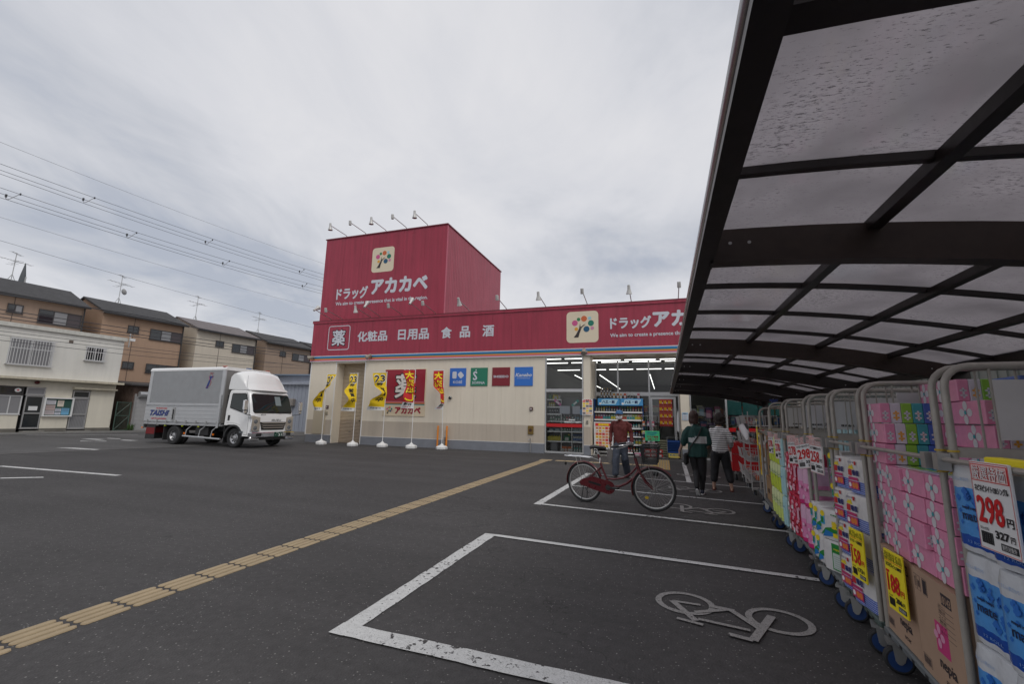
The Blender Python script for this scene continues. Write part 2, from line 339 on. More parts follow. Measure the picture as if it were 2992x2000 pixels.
def roadpaint(name, col, wear, pit=.3, base=(0.060,0.057,0.057)):
    m, mx_, b = asphalt(name, base); t = m.node_tree; n_ = t.nodes.new; l_ = t.links.new
    g = n_('ShaderNodeNewGeometry')
    a = n_('ShaderNodeTexNoise'); a.inputs['Scale'].default_value = 19; a.inputs['Detail'].default_value = 9; a.inputs['Roughness'].default_value = 0.62; l_(g.outputs['Position'], a.inputs[0])
    big = n_('ShaderNodeTexNoise'); big.inputs['Scale'].default_value = 0.9; l_(g.outputs['Position'], big.inputs[0])
    s_ = n_('ShaderNodeMath'); s_.operation = 'MULTIPLY_ADD'; l_(big.outputs[0], s_.inputs[0]); s_.inputs[1].default_value = 0.42; l_(a.outputs[0], s_.inputs[2])
    r = n_('ShaderNodeMapRange'); r.inputs[1].default_value = 0.83-wear; r.inputs[2].default_value = 0.85-wear; l_(s_.outputs[0], r.inputs[0])
    v = n_('ShaderNodeTexVoronoi'); v.feature = 'DISTANCE_TO_EDGE'; v.inputs['Scale'].default_value = 4.5
    dn = n_('ShaderNodeTexNoise'); dn.inputs['Scale'].default_value = 6; l_(g.outputs['Position'], dn.inputs[0])
    ad = n_('ShaderNodeVectorMath'); ad.operation = 'ADD'; l_(g.outputs['Position'], ad.inputs[0]); l_(dn.outputs['Color'], ad.inputs[1]); l_(ad.outputs[0], v.inputs[0])
    r2 = n_('ShaderNodeMapRange'); r2.inputs[1].default_value = 0.010; r2.inputs[2].default_value = 0.004; r2.inputs[3].default_value = 0; r2.inputs[4].default_value = 0.65; l_(v.outputs['Distance'], r2.inputs[0])
    mxx = n_('ShaderNodeMath'); mxx.operation = 'MAXIMUM'; l_(r.outputs[0], mxx.inputs[0]); l_(r2.outputs[0], mxx.inputs[1])
    fn = n_('ShaderNodeTexNoise'); fn.inputs['Scale'].default_value = 95; fn.inputs['Detail'].default_value = 3; l_(g.outputs['Position'], fn.inputs[0]); fr_ = n_('ShaderNodeMapRange'); fr_.inputs[1].default_value = .56; fr_.inputs[2].default_value = .66; fr_.inputs[3].default_value = 0; fr_.inputs[4].default_value = pit; l_(fn.outputs[0], fr_.inputs[0])
    mx3 = n_('ShaderNodeMath'); mx3.operation = 'MAXIMUM'; l_(mxx.outputs[0], mx3.inputs[0]); l_(fr_.outputs[0], mx3.inputs[1]); mxx = mx3
    gr = n_('ShaderNodeMapRange'); gr.inputs[1].default_value = 0.3; gr.inputs[2].default_value = 0.7; gr.inputs[3].default_value = 0.88; gr.inputs[4].default_value = 1.06; l_(a.outputs[0], gr.inputs[0])
    vm = n_('ShaderNodeVectorMath'); vm.operation = 'SCALE'; vm.inputs[0].default_value = col; l_(gr.outputs[0], vm.inputs[3])
    mm = n_('ShaderNodeMix'); mm.data_type = 'RGBA'; l_(mxx.outputs[0], mm.inputs[0]); l_(vm.outputs[0], mm.inputs[6]); l_(mx_.outputs[2], mm.inputs[7]); l_(mm.outputs[2], b.inputs['Base Color'])
    return m
PAINT = roadpaint('worn white road paint', (0.60,0.60,0.59), 0.015)
PAINTG = roadpaint('worn greyish road paint', (0.31,0.30,0.29), -0.03, .75)
mb = MB(); mb.box((-400,-150,-0.5),(400,600,0), ASPH); tag(mb.build('ground'), kind='structure')
mb = MB(); mb.quad([(-60,-60,0.004),(-22.1,-60,0.004),(-18.35,7.66,0.004),(-17.9,10.1,0.004),(-16.9,14.0,0.004),(-16.4,60,0.004),(-25,60,0.004)], ASPH2); tag(mb.build('road'), kind='structure')
mb = MB(); mb.quad([(-18.43,5.0,0.008),(-18.35,5.0,0.008),(-18.3,7.66,0.008),(-17.85,10.1,0.008),(-16.9,13.9,0.008),(-16.98,13.9,0.008),(-17.93,10.1,0.008),(-18.38,7.66,0.008)], mat('concrete edging', (0.22,0.21,0.20), 0.85, var=0.15)); tag(mb.build('concrete_edging'), kind='structure')
def line(mb, a, b, w_, m, z=0.006):
    a = Vector((a[0],a[1],z)); b = Vector((b[0],b[1],z)); d = (b-a).normalized(); n = Vector((-d.y,d.x,0))*w_/2
    k = max(2, int((b-a).length/0.09)); P = []; Q = []
    r_ = random.Random(int((a.x+b.y)*100))
    j = lambda: (r_.random()-0.5)*0.014
    for i in range(k+1):
        c = a+(b-a)*(i/k); P.append(c+n*(1+j()*8)); Q.append(c-n*(1+j()*8))
    mb.quad(P+Q[::-1], m)
def paint_lines(segs, m=PAINT, z=0.006):
    mb = MB()
    for s in segs: line(mb, s[0], s[1], s[2], m, z)
    tag(mb.build('painted_line'), kind='structure')
# bicycle bays beside the trolleys
paint_lines([((-2.00,2.62),(-2.00,5.17),0.14), ((-1.98,7.13),(-1.86,11.6),0.13)])
paint_lines([((-2.07,2.61),(0.95,2.56),0.15), ((-1.93,5.12),(2.2,4.80),0.085), ((-1.91,7.17),(2.2,6.68),0.085), ((-1.88,9.33),(2.3,8.62),0.075), ((-1.82,11.45),(2.3,10.66),0.07)], z=0.010)
paint_lines([((0.54,15.95),(0.475,10.99),0.105)])
# lines and arrows on the far left
paint_lines([((-14.7,6.18),(-10.82,6.37),0.13)]); paint_lines([((-13.6,5.05),(-12.2,5.14),0.12)])
mb = MB(); mb.quad([(-12.25,5.08,0.006),(-11.65,5.56,0.006),(-11.8,5.62,0.006),(-12.3,5.22,0.006)], PAINT); tag(mb.build('painted_line'), kind='structure')
mb = MB()
for P in [[(-19.9,9.65),(-17.9,9.72),(-18.05,9.95),(-19.4,9.93)], [(-23.0,11.9),(-22.25,12.45),(-22.6,12.6),(-22.7,12.2),(-23.3,12.1)], [(-24.9,12.9),(-23.5,12.8),(-23.7,13.2),(-24.6,13.1)], [(-22.75,13.2),(-22.0,13.2),(-22.0,13.5),(-22.9,13.45)],[(-24.4,13.6),(-23.6,13.7),(-23.9,13.9),(-24.6,13.8)]]:
    mb.quad([(x,y,0.009) for x,y in P], PAINT)
tag(mb.build('road_arrow'), kind='structure')
paint_lines([((-29.5,13.1),(-27.0,16.5),0.16)], z=0.009)
# bicycle emblems on the asphalt
def bike_mark(ox, oy, flip=1, rot=0.0, sx=1.0, sy=1.0):
    mb = MB(); z = 0.006; k = [0]
    def T(x, y):
        x, y = x*sx*flip, y*sy; return (ox+x*math.cos(rot)-y*math.sin(rot), oy+x*math.sin(rot)+y*math.cos(rot), z+k[0]*0.0008)
    def ring(cx, cy, r0, r1):
        n = 32; vs = []
        for i in range(n):
            a = 2*PI*i/n; vs.append(T(cx+r0*math.cos(a), cy+r0*math.sin(a)))
        for i in range(n):
            a = 2*PI*i/n; vs.append(T(cx+r1*math.cos(a), cy+r1*math.sin(a)))
        mb.add(vs, [(i,(i+1)%n,n+(i+1)%n,n+i) for i in range(n)], PAINTG); k[0] += 1
    def bar(pts, w_):
        for a, b in zip(pts, pts[1:]):
            d = Vector(b)-Vector(a); d.normalize(); n = Vector((-d.y, d.x))*w_/2; e_ = d*w_*0.0
            A, B = Vector(a)-e_, Vector(b)+e_
            mb.quad([T(*(A+n)),T(*(B+n)),T(*(B-n)),T(*(A-n))], PAINTG); k[0] += 1
    ring(-0.31,0.055,0.215,0.170); ring(0.31,0.0,0.215,0.170)
    bar([(-0.40,0.05),(-0.20,0.055)],0.035); bar([(-0.40,0.05),(-0.235,-0.25)],0.05); bar([(-0.24,-0.10),(0.0,0.055)],0.04)
    bar([(-0.36,-0.26),(-0.19,-0.30)],0.035); bar([(-0.14,0.06),(0.03,0.04)],0.05); bar([(0.0,0.05),(0.17,-0.22)],0.045)
    bar([(-0.22,-0.22),(0.10,-0.26)],0.035); bar([(0.27,0.05),(0.10,-0.41)],0.055); bar([(0.10,-0.41),(-0.04,-0.38)],0.045)
    tag(mb.build('bicycle_emblem'), kind='structure')
bike_mark(0.405, 3.83, 1, -0.05, 1.0, 1.0)
bike_mark(0.45, 7.86, -1, -0.35, 1.0, 1.05); bike_mark(0.52, 9.98, 1, -0.2, 0.98, 1.0); bike_mark(0.75,12.4,1,-0.2)

# ------------------------------------------------------------------ tactile paving: four long bars to a tile
TAC = mat('ochre tactile bar', (0.37,0.285,0.175), 0.8, var=0.14, vscale=3, bump=0.2, bscale=90)
tp = thing('tactile_paving', 'ochre tactile guide strip of long raised bars crossing the lot to the shop door', 'tactile paving', (-3.72,0,0)); tp['kind'] = 'structure'; del tp['category']
mb = MB()
def tacbar(mb, L_, w_, M=None):
    pts = []
    for i in range(5): a = -PI/2+PI*i/4; pts.append((w_/2*math.cos(a)*0.9+L_/2-w_/2, w_/2*math.sin(a)))
    for i in range(5): a = PI/2+PI*i/4; pts.append((w_/2*math.cos(a)*0.9-L_/2+w_/2, w_/2*math.sin(a)))
    n = len(pts); vs = [(x,y,0.002) for x,y in pts]+[(x*0.985,y*0.82,0.009) for x,y in pts]
    vs = [Vector(v) for v in vs]
    if M: vs = [M @ v for v in vs]
    mb.add(vs, [tuple(range(n,2*n))]+[(i,(i+1)%n,n+(i+1)%n,n+i) for i in range(n)], TAC)
tacbar(mb, 0.291, 0.056); tbm = mb.mesh('tactile_bar')
y = -1.0; k = 0
while y < 14.35:
    for j in range(4):
        o = mobj('tactile_bar', tbm, tp, ((j-1.5)*0.072+0.02*0, y+0.15, 0.0), (0,0,PI/2+rnd.uniform(-.004,.004)))
    y += 0.304; k += 1
x = -3.40
while x < -0.5:
    for j in range(4): mobj('tactile_bar', tbm, tp, (x+3.72+0.15, 14.42+(j-1.5)*0.072, 0), (0,0,0))
    x += 0.304
# warning block pad with domes
mb = MB(); mb.box((-3.91,14.24,0.001),(-3.53,14.60,0.006), TAC)
for cx0, cy0, nx, ny in ((-3.86,14.28,6,6),):
    for i in range(nx):
        for j in range(ny): mb.lathe([(0.018,0.006),(0.012,0.011)], TAC, 6, c=(cx0+i*0.058,cy0+j*0.058,0))
tag(mb.build('tactile_warning_block'), kind='structure')
TAC2 = mat('yellow tactile block', (0.50,0.33,0.10), 0.75, var=0.12, vscale=4)
mb = MB()
for i in range(5):
    mb.box((-0.36+(0.0),14.35+i*0.0,0.001),(0.0,14.36,0.002), TAC2) if i < 0 else None
for j in range(10):
    y0 = 13.48+j*0.305; mb.box((-0.25,y0,0.001),(0.10,y0+0.3,0.006), TAC2)
    for q in range(4): tacbar(mb, 0.29, 0.05, Matrix.Translation((-0.19+q*0.078, y0+0.15, 0.004)) @ Matrix.Rotation(PI/2,4,'Z'))
mb.box((-0.5,14.2,0.001),(-0.26,14.6,0.006), TAC2)
tag(mb.build('yellow_tactile_strip'), kind='structure')
# wheel stop dark drain cover dots
# ------------------------------------------------------------------ the shop
YF = 17.08
shop = thing('drugstore', 'crimson and cream drugstore with a tall red sign tower and glass front', 'shop', (-5.5, YF, 0))
def sp(name, mb, smooth=0, label=None, kind=None, parent=shop):
    """link a mesh given in world coordinates under a parent"""
    o = mb.build(name, parent, smooth=smooth, label=label, kind=kind); o.location = -Vector(parent.location); return o
def sub(name, mb, par, smooth=0):
    o = mb.build(name, par, smooth=smooth); return o            # parent already carries the world offset
# lower wall: vertical siding panels, each its own piece
def wall_run(x0, x1, z1=3.80, y=YF, ret=None):
    n = max(1, round((x1-x0)/0.6)); d = (x1-x0)/n
    for i in range(n):
        mb = MB(); a = x0+i*d+(0.0015 if i else 0); b = x0+(i+1)*d-(0.0015 if i < n-1 else 0)
        # shallow ribs make the siding
        k = 4; dd = (b-a)/k
        for j in range(k):
            for zz0, zz1, m in ((0.372,1.056,BEIGE),(1.056,z1,CREAM)):
                mb.box((a+j*dd+0.003, y, zz0), (a+(j+1)*dd-0.003, y+0.005, zz1), m)
                mb.box((a+j*dd-0.003 if j else a, y+0.0010, zz0), (a+j*dd+0.003, y+0.005, zz1), m)
        sp('wall_panel', mb)
    mb = MB(); mb.box((x0, y-0.012, -0.05), (x1, y+0.10, 0.36), PLINTH); mb.box((x0, y-0.006, 0.36), (x1, y+0.06, 0.372), WHITEP); sp('plinth', mb)
    mb = MB(); mb.box((x0, y+0.006, 0.374), (x1, y+0.2, 1.056), BEIGE); mb.box((x0, y+0.006, 1.056), (x1, y+0.2, 3.80), CREAM); sp('wall_backing', mb)
wall_run(-16.20, -14.735); wall_run(-13.065, -4.47); wall_run(-2.93, -2.67); wall_run(0.56, 0.86); wall_run(4.25, 6.2)
mb = MB(); mb.box((-16.25,YF-0.02,0.36),(-16.2,YF+0.12,3.8), WHITEP); sp('corner_trim', mb)
mb = MB(); mb.box((-16.2,YF+0.2,-0.05),(-16.1,YF+14,5.7), CREAM); sp('side_wall', mb); mb = MB(); mb.box((6.1,YF+0.2,-0.05),(6.2,YF+14,5.7), CREAM); sp('side_wall', mb)
# fascia of red panels
n = 26; x0, x1 = -16.27, 6.2; dd = (x1-x0)/26
for i in range(26):
    mb = MB(); a = x0+i*dd+(0.002 if i else 0); b = x0+(i+1)*dd-(0.002 if i < 25 else 0); k = 5; q = (b-a)/k
    for j in range(k):
        mb.box((a+j*q+0.003, YF-0.08, 4.085), (a+(j+1)*q-0.003, YF-.075, 5.78), RED)
        mb.box((a+j*q-0.003 if j else a, YF-0.0785, 4.085), (a+j*q+0.003, YF-.075, 5.78), RED)
    sp('fascia_panel', mb)
mb = MB(); mb.box((-16.30,YF-0.115,5.78),(6.23,YF+0.25,5.84), REDCAP); mb.box((-16.30,YF-0.115,5.70),(6.23,YF-0.095,5.78), RED); sp('fascia_coping', mb)
mb = MB(); mb.box((-16.2,YF+0.25,5.55),(6.2,YF+14,5.65), mat('grey roof sheet',(0.2,0.2,0.2),0.7)); mb.box((-16.27,YF-.074,4.085),(6.2,YF+0.2,5.78), RED); mb.box((-16.27,YF,3.86),(6.2,YF+0.2,4.085), RED); sp('roof', mb)
mb = MB()
for z0, z1, c_ in ((4.055,4.085,(0.72,0.72,0.72)),(3.985,4.055,srgb(44,120,178)),(3.945,3.985,srgb(18,118,118)),(3.89,3.945,srgb(226,132,36)),(3.835,3.89,srgb(196,104,140)),(3.80,3.835,(0.70,0.68,0.66))):
    mb = MB(); mb.box((-16.275,YF-0.09,z0),(6.205,YF,z1), mat('stripe %d' % int(z0*1000), c_, 0.45)); sp('stripe', mb)
# tower
TX0, TX1, TZ, TY1 = -16.02, -9.15, 10.13, 24.14
tw = thing('sign_tower', 'tall square crimson sign tower rising from the left end of the shop', 'tower', (-12.6, YF, 5.84))
n = 6; dd = (TX1-TX0)/n
for i in range(n):
    mb = MB(); a = TX0+i*dd+(0.002 if i else 0); b = TX0+(i+1)*dd-(0.002 if i < n-1 else 0); k = 7; q = (b-a)/k
    for j in range(k):
        mb.box((a+j*q+0.003, YF, 5.842), (a+(j+1)*q-0.003, YF+0.005, TZ-0.05), RED)
        mb.box((a+j*q-0.003 if j else a, YF+0.0015, 5.842), (a+j*q+0.003, YF+0.005, TZ-0.05), RED)
    sp('tower_panel', mb, parent=tw)
n = 8; dd = (TY1-YF-0.08)/n
for i in range(n):
    mb = MB(); a = YF+0.08+i*dd+(0.002 if i else 0); b = YF+0.08+(i+1)*dd-0.002; k = 5; q = (b-a)/k
    for j in range(k):
        mb.box((TX1-0.08, a+j*q+0.004, 5.65), (TX1, a+(j+1)*q-0.004, TZ-0.05), RED)
        mb.box((TX1-0.08, a+j*q-0.004, 5.65), (TX1-0.006, a+j*q+0.004, TZ-0.05), RED)
    sp('tower_side_panel', mb, parent=tw)
mb = MB(); mb.box((TX0,YF+.006,5.85),(TX1,YF+.088,TZ-.05),RED); mb.box((TX0,YF+0.09,5.66),(TX0+0.08,TY1,TZ-0.05),RED); mb.box((TX0,TY1-0.08,5.66),(TX1-0.1,TY1,TZ-0.05),RED); mb.box((TX0+0.1,YF+0.2,TZ-0.3),(TX1-0.1,TY1-0.1,TZ-0.2),RED); sp('tower_back_wall', mb, parent=tw)
mb = MB(); mb.box((TX0-0.04,YF-0.04,TZ-0.05),(TX1+0.04,YF+0.16,TZ), REDCAP); mb.box((TX1-0.16,YF+0.16,TZ-0.05),(TX1+0.04,TY1+0.04,TZ), REDCAP); mb.box((TX0-0.04,YF+0.16,TZ-0.05),(TX0+0.16,TY1+0.04,TZ), REDCAP)
mb.box((TX1+0.0,YF-0.005,5.85),(TX1+0.012,YF+0.09,TZ-0.05), mat('pale red trim', srgb(190,90,110),0.5)); sp('tower_coping', mb, parent=tw)
# shared tree emblem: circles over a bent trunk
CC = dict(pink=srgb(205,88,140), green=srgb(52,130,84), orange=srgb(208,104,58), pale=srgb(160,205,215), teal=srgb(24,120,100), yel=srgb(225,160,50), navy=srgb(28,86,120), rose=srgb(205,140,170))
def emblem(mb, cx, cz, s, y, bg=True, Mx=X_, Mz=Z_, nrm=Vector((0,-1,0))):
    o = Mx*cx+Mz*cz+nrm*(-y) if not isinstance(y, Vector) else y
    if bg: rrect(mb, o, Mx, Mz, s, s*1.0, s*0.13, mat('cream sign', srgb(226,212,186), 0.5), 6)
    o = o+nrm*0.003
    for i, (x, z, r, c_) in enumerate(((-.235,.13,.092,'pink'),(-.115,.245,.056,'green'),(.055,.26,.092,'orange'),(.23,.27,.054,'pale'),(.27,.11,.092,'teal'),(-.19,-.065,.056,'yel'),(.13,-.075,.094,'navy'),(.31,-.05,.056,'rose'))):
        disc(mb, o+nrm*0.0004*i+Mx*x*s+Mz*z*s, Mx, Mz, r*s, mat('emblem '+c_, CC[c_], 0.5), 24)
    tk = mat('emblem trunk', (0.03,0.022,0.024), 0.5); o = o+nrm*0.004
    polyp(mb, o, Mx, Mz, [(x*s, z*s) for x, z in ((-.27,-.33),(-.12,-.33),(-.085,-.2),(-.02,-.03),(-.06,-.06),(-.10,-.05),(-.19,-.22))], tk)
    polyp(mb, o+nrm*.001, Mx, Mz, [(x*s, z*s) for x, z in ((-.10,-.06),(-.02,-.03),(.06,.07),(.13,.13),(.03,.055),(-.03,.01),(-.06,.0))], tk)
    polyp(mb, o+nrm*.002, Mx, Mz, [(x*s, z*s) for x, z in ((-.10,-.06),(-.055,-.03),(-.06,.05),(-.065,.12),(-.08,.05))], tk)
    polyp(mb, o+nrm*.003, Mx, Mz, [(x*s, z*s) for x, z in ((-.0,-.01),(.03,.02),(.11,.07),(.02,.04))], tk)
def boldtext(mb, body, x0, x1, z0, z1, y, m, b=0.012, shear=0.0, outline=None, ob=0.03):
    """text in the XZ plane facing -Y; thickened by stacked offset copies"""
    cx, cz, w_, h_ = (x0+x1)/2, (z0+z1)/2, abs(x1-x0), abs(z1-z0); k = 0; st_ = min(.0006, max(.00008, h_*.0015))
    if outline:
        for a in range(12):
            t_ = a*PI/6; write(mb, body, (cx+ob*math.cos(t_), y-st_*k, cz+ob*math.sin(t_)), X_, Z_, w_, h_, outline, 0, shear); k += 1
    offs = [(0,0)]+([(b,0),(-b,0),(0,b),(0,-b),(b*.7,b*.7),(-b*.7,b*.7),(b*.7,-b*.7),(-b*.7,-b*.7)] if b else [])
    for ox, oz in offs:
        write(mb, body, (cx+ox, y-st_*k-(0.002 if outline else 0), cz+oz), X_, Z_, w_-2*b, h_-2*b, m, 0, shear); k += 1
    return mb
yt = YF-0.003
mb = MB(); emblem(mb, -12.55, 8.715, 1.24, yt); sp('tree_emblem', mb, parent=tw)
mb = MB(); boldtext(mb, 'ドラッグ', -15.12, -13.27, 6.86, 7.47, yt, LETTER, 0.022); boldtext(mb, 'アカカベ', -13.12, -10.03, 7.0, 7.78, yt, LETTER, 0.042)
boldtext(mb, 'We aim to create a presence that is vital in the region.', -15.12, -10.0, 6.53, 6.76, yt, LETTER, 0.006); sp('lettering', mb, parent=tw)
yf = YF-0.084
mb = MB(); rring(mb, (-14.68,yf,4.95), X_, Z_, 1.27, 1.19, 0.13, 0.035, LETTER)
boldtext(mb, '薬', -15.06, -14.30, 4.56, 5.33, yf, LETTER, 0.020, outline=INK, ob=0.038); sp('medicine_mark', mb)
for body, a, b in (('化粧品',-13.60,-11.95),('日用品',-11.38,-9.78),('食',-9.18,-8.66),('品',-8.27,-7.78),('酒',-7.21,-6.68)):
    mb = MB(); boldtext(mb, body, a, b, 4.705, 5.21, yf, LETTER, 0.017); sp('lettering', mb)
mb = MB(); emblem(mb, -2.945, 4.935, 1.26, yf); sp('tree_emblem', mb)
mb = MB(); boldtext(mb, 'ドラッグ', -1.87, -0.34, 4.78, 5.26, yf, LETTER, 0.018); boldtext(mb, 'アカカベ', -0.29, 2.32, 4.80, 5.42, yf, LETTER, 0.034)
boldtext(mb, 'We aim to create a presence that is vital in the region.', -1.87, 2.4, 4.43, 4.62, yf, LETTER, 0.005); sp('lettering', mb)
# rolling shutter in its recess
rec = MB(); SH = 0.62
rec.box((-14.735,YF+0.0,0),(-14.70,YF+SH,3.8), CREAM); rec.box((-13.10,YF,0),(-13.065,YF+SH,3.8), CREAM); rec.box((-14.70,YF,3.72),(-13.10,YF+SH,3.8), CREAM)
rec.box((-14.76,YF-0.012,0.0),(-14.725,YF+0.02,3.80), WHITEP); rec.box((-13.10,YF-0.012,0.0),(-13.05,YF+0.02,3.80), WHITEP); rec.box((-14.725,YF-0.012,3.76),(-13.10,YF+0.02,3.80), WHITEP)
sp('shutter_recess', rec)
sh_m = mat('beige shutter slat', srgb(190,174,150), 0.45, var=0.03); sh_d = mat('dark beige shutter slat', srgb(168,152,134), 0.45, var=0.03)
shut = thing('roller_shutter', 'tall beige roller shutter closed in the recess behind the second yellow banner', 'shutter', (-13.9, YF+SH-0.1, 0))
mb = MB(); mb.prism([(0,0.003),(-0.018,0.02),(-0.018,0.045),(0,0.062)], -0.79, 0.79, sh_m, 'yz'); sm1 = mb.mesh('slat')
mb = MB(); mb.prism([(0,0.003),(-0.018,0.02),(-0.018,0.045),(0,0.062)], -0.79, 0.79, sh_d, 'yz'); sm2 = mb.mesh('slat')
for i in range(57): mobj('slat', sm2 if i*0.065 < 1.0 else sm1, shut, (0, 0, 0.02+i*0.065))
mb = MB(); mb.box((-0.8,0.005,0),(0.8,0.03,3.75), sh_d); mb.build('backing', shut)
mb = MB(); mb.box((-0.25,-0.03,0.52),(-0.13,-0.018,0.54), STEEL); mb.box((0.5,-0.03,0.52),(0.62,-0.018,0.54), STEEL); mb.build('handle', shut)
mb = MB(); mb.box((0.55,-0.022,1.0),(0.64,-0.0185,1.07), REDINK); mb.box((0.30,-0.022,1.02),(0.35,-0.0185,1.06), INK); mb.build('sticker', shut)

# wall signs
def sign(name, label, cat, x0, x1, z0, z1, col, group=None, y=YF):
    t = thing(name, label, cat, ((x0+x1)/2, y, z0), 0, group)
    mb = MB(); mb.rbox((x0,y-0.03,z0),(x1,y-0.001,z1), mat('sign '+name+str(round(x0,1)), col, 0.35), 0.004); sp('board', mb, parent=t)
    return t
ys = YF-0.033
t = sign('brand_sign', 'square blue cosmetics sign reading KOSÉ with two white blocks', 'sign', -8.69,-7.93,2.62,3.39, srgb(48,108,196), 'square brand signs on the cream wall')
mb = MB(); rrect(mb, (-8.465,ys,3.09), X_, Z_, 0.20, 0.30, 0.05, LETTER); rrect(mb, (-8.17,ys,3.09), Vector((.74,0,.67)), Vector((-.67,0,.74)), 0.215, 0.25, 0.05, LETTER); boldtext(mb, 'KOSÉ', -8.52,-8.09,2.73,2.87, ys, LETTER, 0.004); sp('lettering', mb, parent=t)
t = sign('brand_sign', 'square green cosmetics sign reading SOFINA under a white curl', 'sign', -7.71,-6.94,2.62,3.39, srgb(26,120,92), 'square brand signs on the cream wall')
mb = MB(); boldtext(mb, 'S', -7.60,-7.40,2.86,3.24, ys, LETTER, 0.012); disc(mb, (-7.46,ys-0.006,3.29), X_, Z_, 0.03, LETTER); boldtext(mb, 'SOFINA', -7.63,-7.05,2.70,2.81, ys, LETTER, 0.003); sp('lettering', mb, parent=t)
t = sign('brand_sign', 'square dark red cosmetics sign reading SHISEIDO', 'sign', -6.73,-5.95,2.62,3.39, srgb(128,22,38), 'square brand signs on the cream wall')
mb = MB(); boldtext(mb, 'SHISEIDO', -6.67,-6.01,2.955,3.06, ys, LETTER, 0.004); sp('lettering', mb, parent=t)
t = sign('brand_sign', 'square blue cosmetics sign reading Kanebo COSMETICS', 'sign', -5.75,-4.97,2.62,3.39, srgb(44,112,200), 'square brand signs on the cream wall')
mb = MB(); boldtext(mb, 'Kanebo', -5.71,-5.01,2.99,3.14, ys, LETTER, 0.006, shear=0.3); boldtext(mb, 'COSMETICS', -5.64,-5.09,2.91,2.95, ys, LETTER, 0.0); sp('lettering', mb, parent=t)
# big medicine poster
t = sign('medicine_poster', 'large square crimson poster with the white medicine character between the banners', 'poster', -11.97,-9.84,1.30,3.385, srgb(216,200,172))
y0 = YF-0.034
mb = MB(); polyp(mb, (-10.905,y0,2.65), X_, Z_, [(-1.03,-0.70),(1.03,-0.70),(1.03,0.72),(-1.03,0.72)], mat('poster red', srgb(150,24,48), 0.4)); sp('red_field', mb, parent=t)
mb = MB()
for z0, z1, m in ((1.90,1.945,mat('p pink',srgb(196,104,120),.5)),(1.84,1.90,mat('p orange',srgb(190,110,60),.5)),(1.79,1.84,mat('p teal',srgb(24,120,110),.5)),(1.775,1.79,WHT)): polyp(mb, (-10.905,y0-0.001,(z0+z1)/2), X_, Z_, [(-1.05,-(z1-z0)/2),(1.05,-(z1-z0)/2),(1.05,(z1-z0)/2),(-1.05,(z1-z0)/2)], m)
sp('stripe', mb, parent=t)
mb = MB(); boldtext(mb, '薬', -11.38,-10.32,2.08,3.16, y0-0.002, mat('poster white',(0.74,0.72,0.68),.5), 0.026, outline=INK, ob=0.055); sp('lettering', mb, parent=t)
mb = MB(); emblem(mb, -11.62, 1.555, 0.46, y0-0.001, bg=False); boldtext(mb, 'アカカベ', -11.33,-10.02,1.40,1.72, y0-0.001, mat('poster crimson',srgb(160,32,56),.5), 0.02); sp('lettering', mb, parent=t)
# blank cream panel left of the shutter (its cartoon is left out)
t = sign('blank_panel', 'pale empty panel low on the wall beside the leftmost banner', 'panel', -15.82,-15.12,0.40,1.50, srgb(190,178,156)); 
def socket(label, x, z, w_, h_, c1, c2, cat='outlet box', name='outlet_box'):
    t = thing(name, label, cat, (x, YF, z))
    mb = MB(); mb.rbox((-w_/2,-0.05,-h_/2),(w_/2,0,h_/2), mat('box '+label[:12], c1, 0.5), 0.008); mb.build('housing', t)
    mb = MB(); mb.lathe([(w_*0.28,-0.062),(w_*0.28,-0.05)], mat('knob '+label[:12], c2, 0.4), 12, axis='y'); mb.build('knob', t)
socket('small maroon outlet box high above the yellow switch box', -5.02, 1.70, 0.13, 0.15, srgb(80,50,50), srgb(190,180,180))
socket('small maroon outlet box on the wall left of the shutter', -15.05, 1.65, 0.13, 0.15, srgb(90,60,60), srgb(190,180,180))
socket('beige junction box under the maroon outlet left of the shutter', -15.05, 1.38, 0.12, 0.14, srgb(175,165,145), srgb(160,150,130), 'junction box', 'junction_box')
socket('yellow and brown emergency switch box low on the wall left of the window', -5.03, 0.87, 0.22, 0.33, srgb(120,95,40), srgb(70,40,25), 'switch box', 'switch_box')
t = thing('wall_vent', 'round dark hooded vent on the cream wall under the blue sign', 'vent', (-8.62, YF, 2.13)); mb = MB(); mb.sphere((0,-0.03,0),0.075, STEEL, 14, 8, (1,0.9,1)); mb.build('hood', t, smooth=60); mb = MB(); mb.lathe([(0.06,-0.1),(0.06,-0.04)], BLACK, 12, axis='y', c=(0,0,-0.02)); mb.build('opening', t)
t = thing('standpipe', 'short bent grey pipe at the wall foot between the orange posts', 'pipe', (-8.80, YF-0.08, 0)); mb = MB(); mb.tube([(0,0,0),(0,0,.42),(0.03,0,.48),(0.1,0,.5)],0.045,STEEL,10); mb.build('pipe', t, smooth=50)
t = thing('tap_pipe', 'thin grey water pipe with a tap under the yellow switch box', 'pipe', (-5.03, YF-0.05, 0)); mb = MB(); mb.tube([(0,0,0.02),(0,0,.46),(0,-.05,.5),(-.08,-.05,.48)],0.018,STEEL,8); mb.build('pipe', t); mb = MB(); mb.cyl((0,-.05,.5),(0,-.05,.56),.02,STEEL,8); mb.build('tap', t)
for i, (x, lb) in enumerate(((-9.09,'left orange steel guard post against the plinth'),(-8.67,'right orange steel guard post against the plinth'))):
    t = thing('guard_post', lb, 'guard post', (x, YF-0.12, 0), 0, 'orange guard posts'); mb = MB(); mb.tube([(0,0,0),(0,0,.92),(0,0,.94)],0.038, mat('orange paint', srgb(214,130,40),.5,var=.08), 14, rad=[.038,.038,.03]); mb.build('post', t, smooth=50)

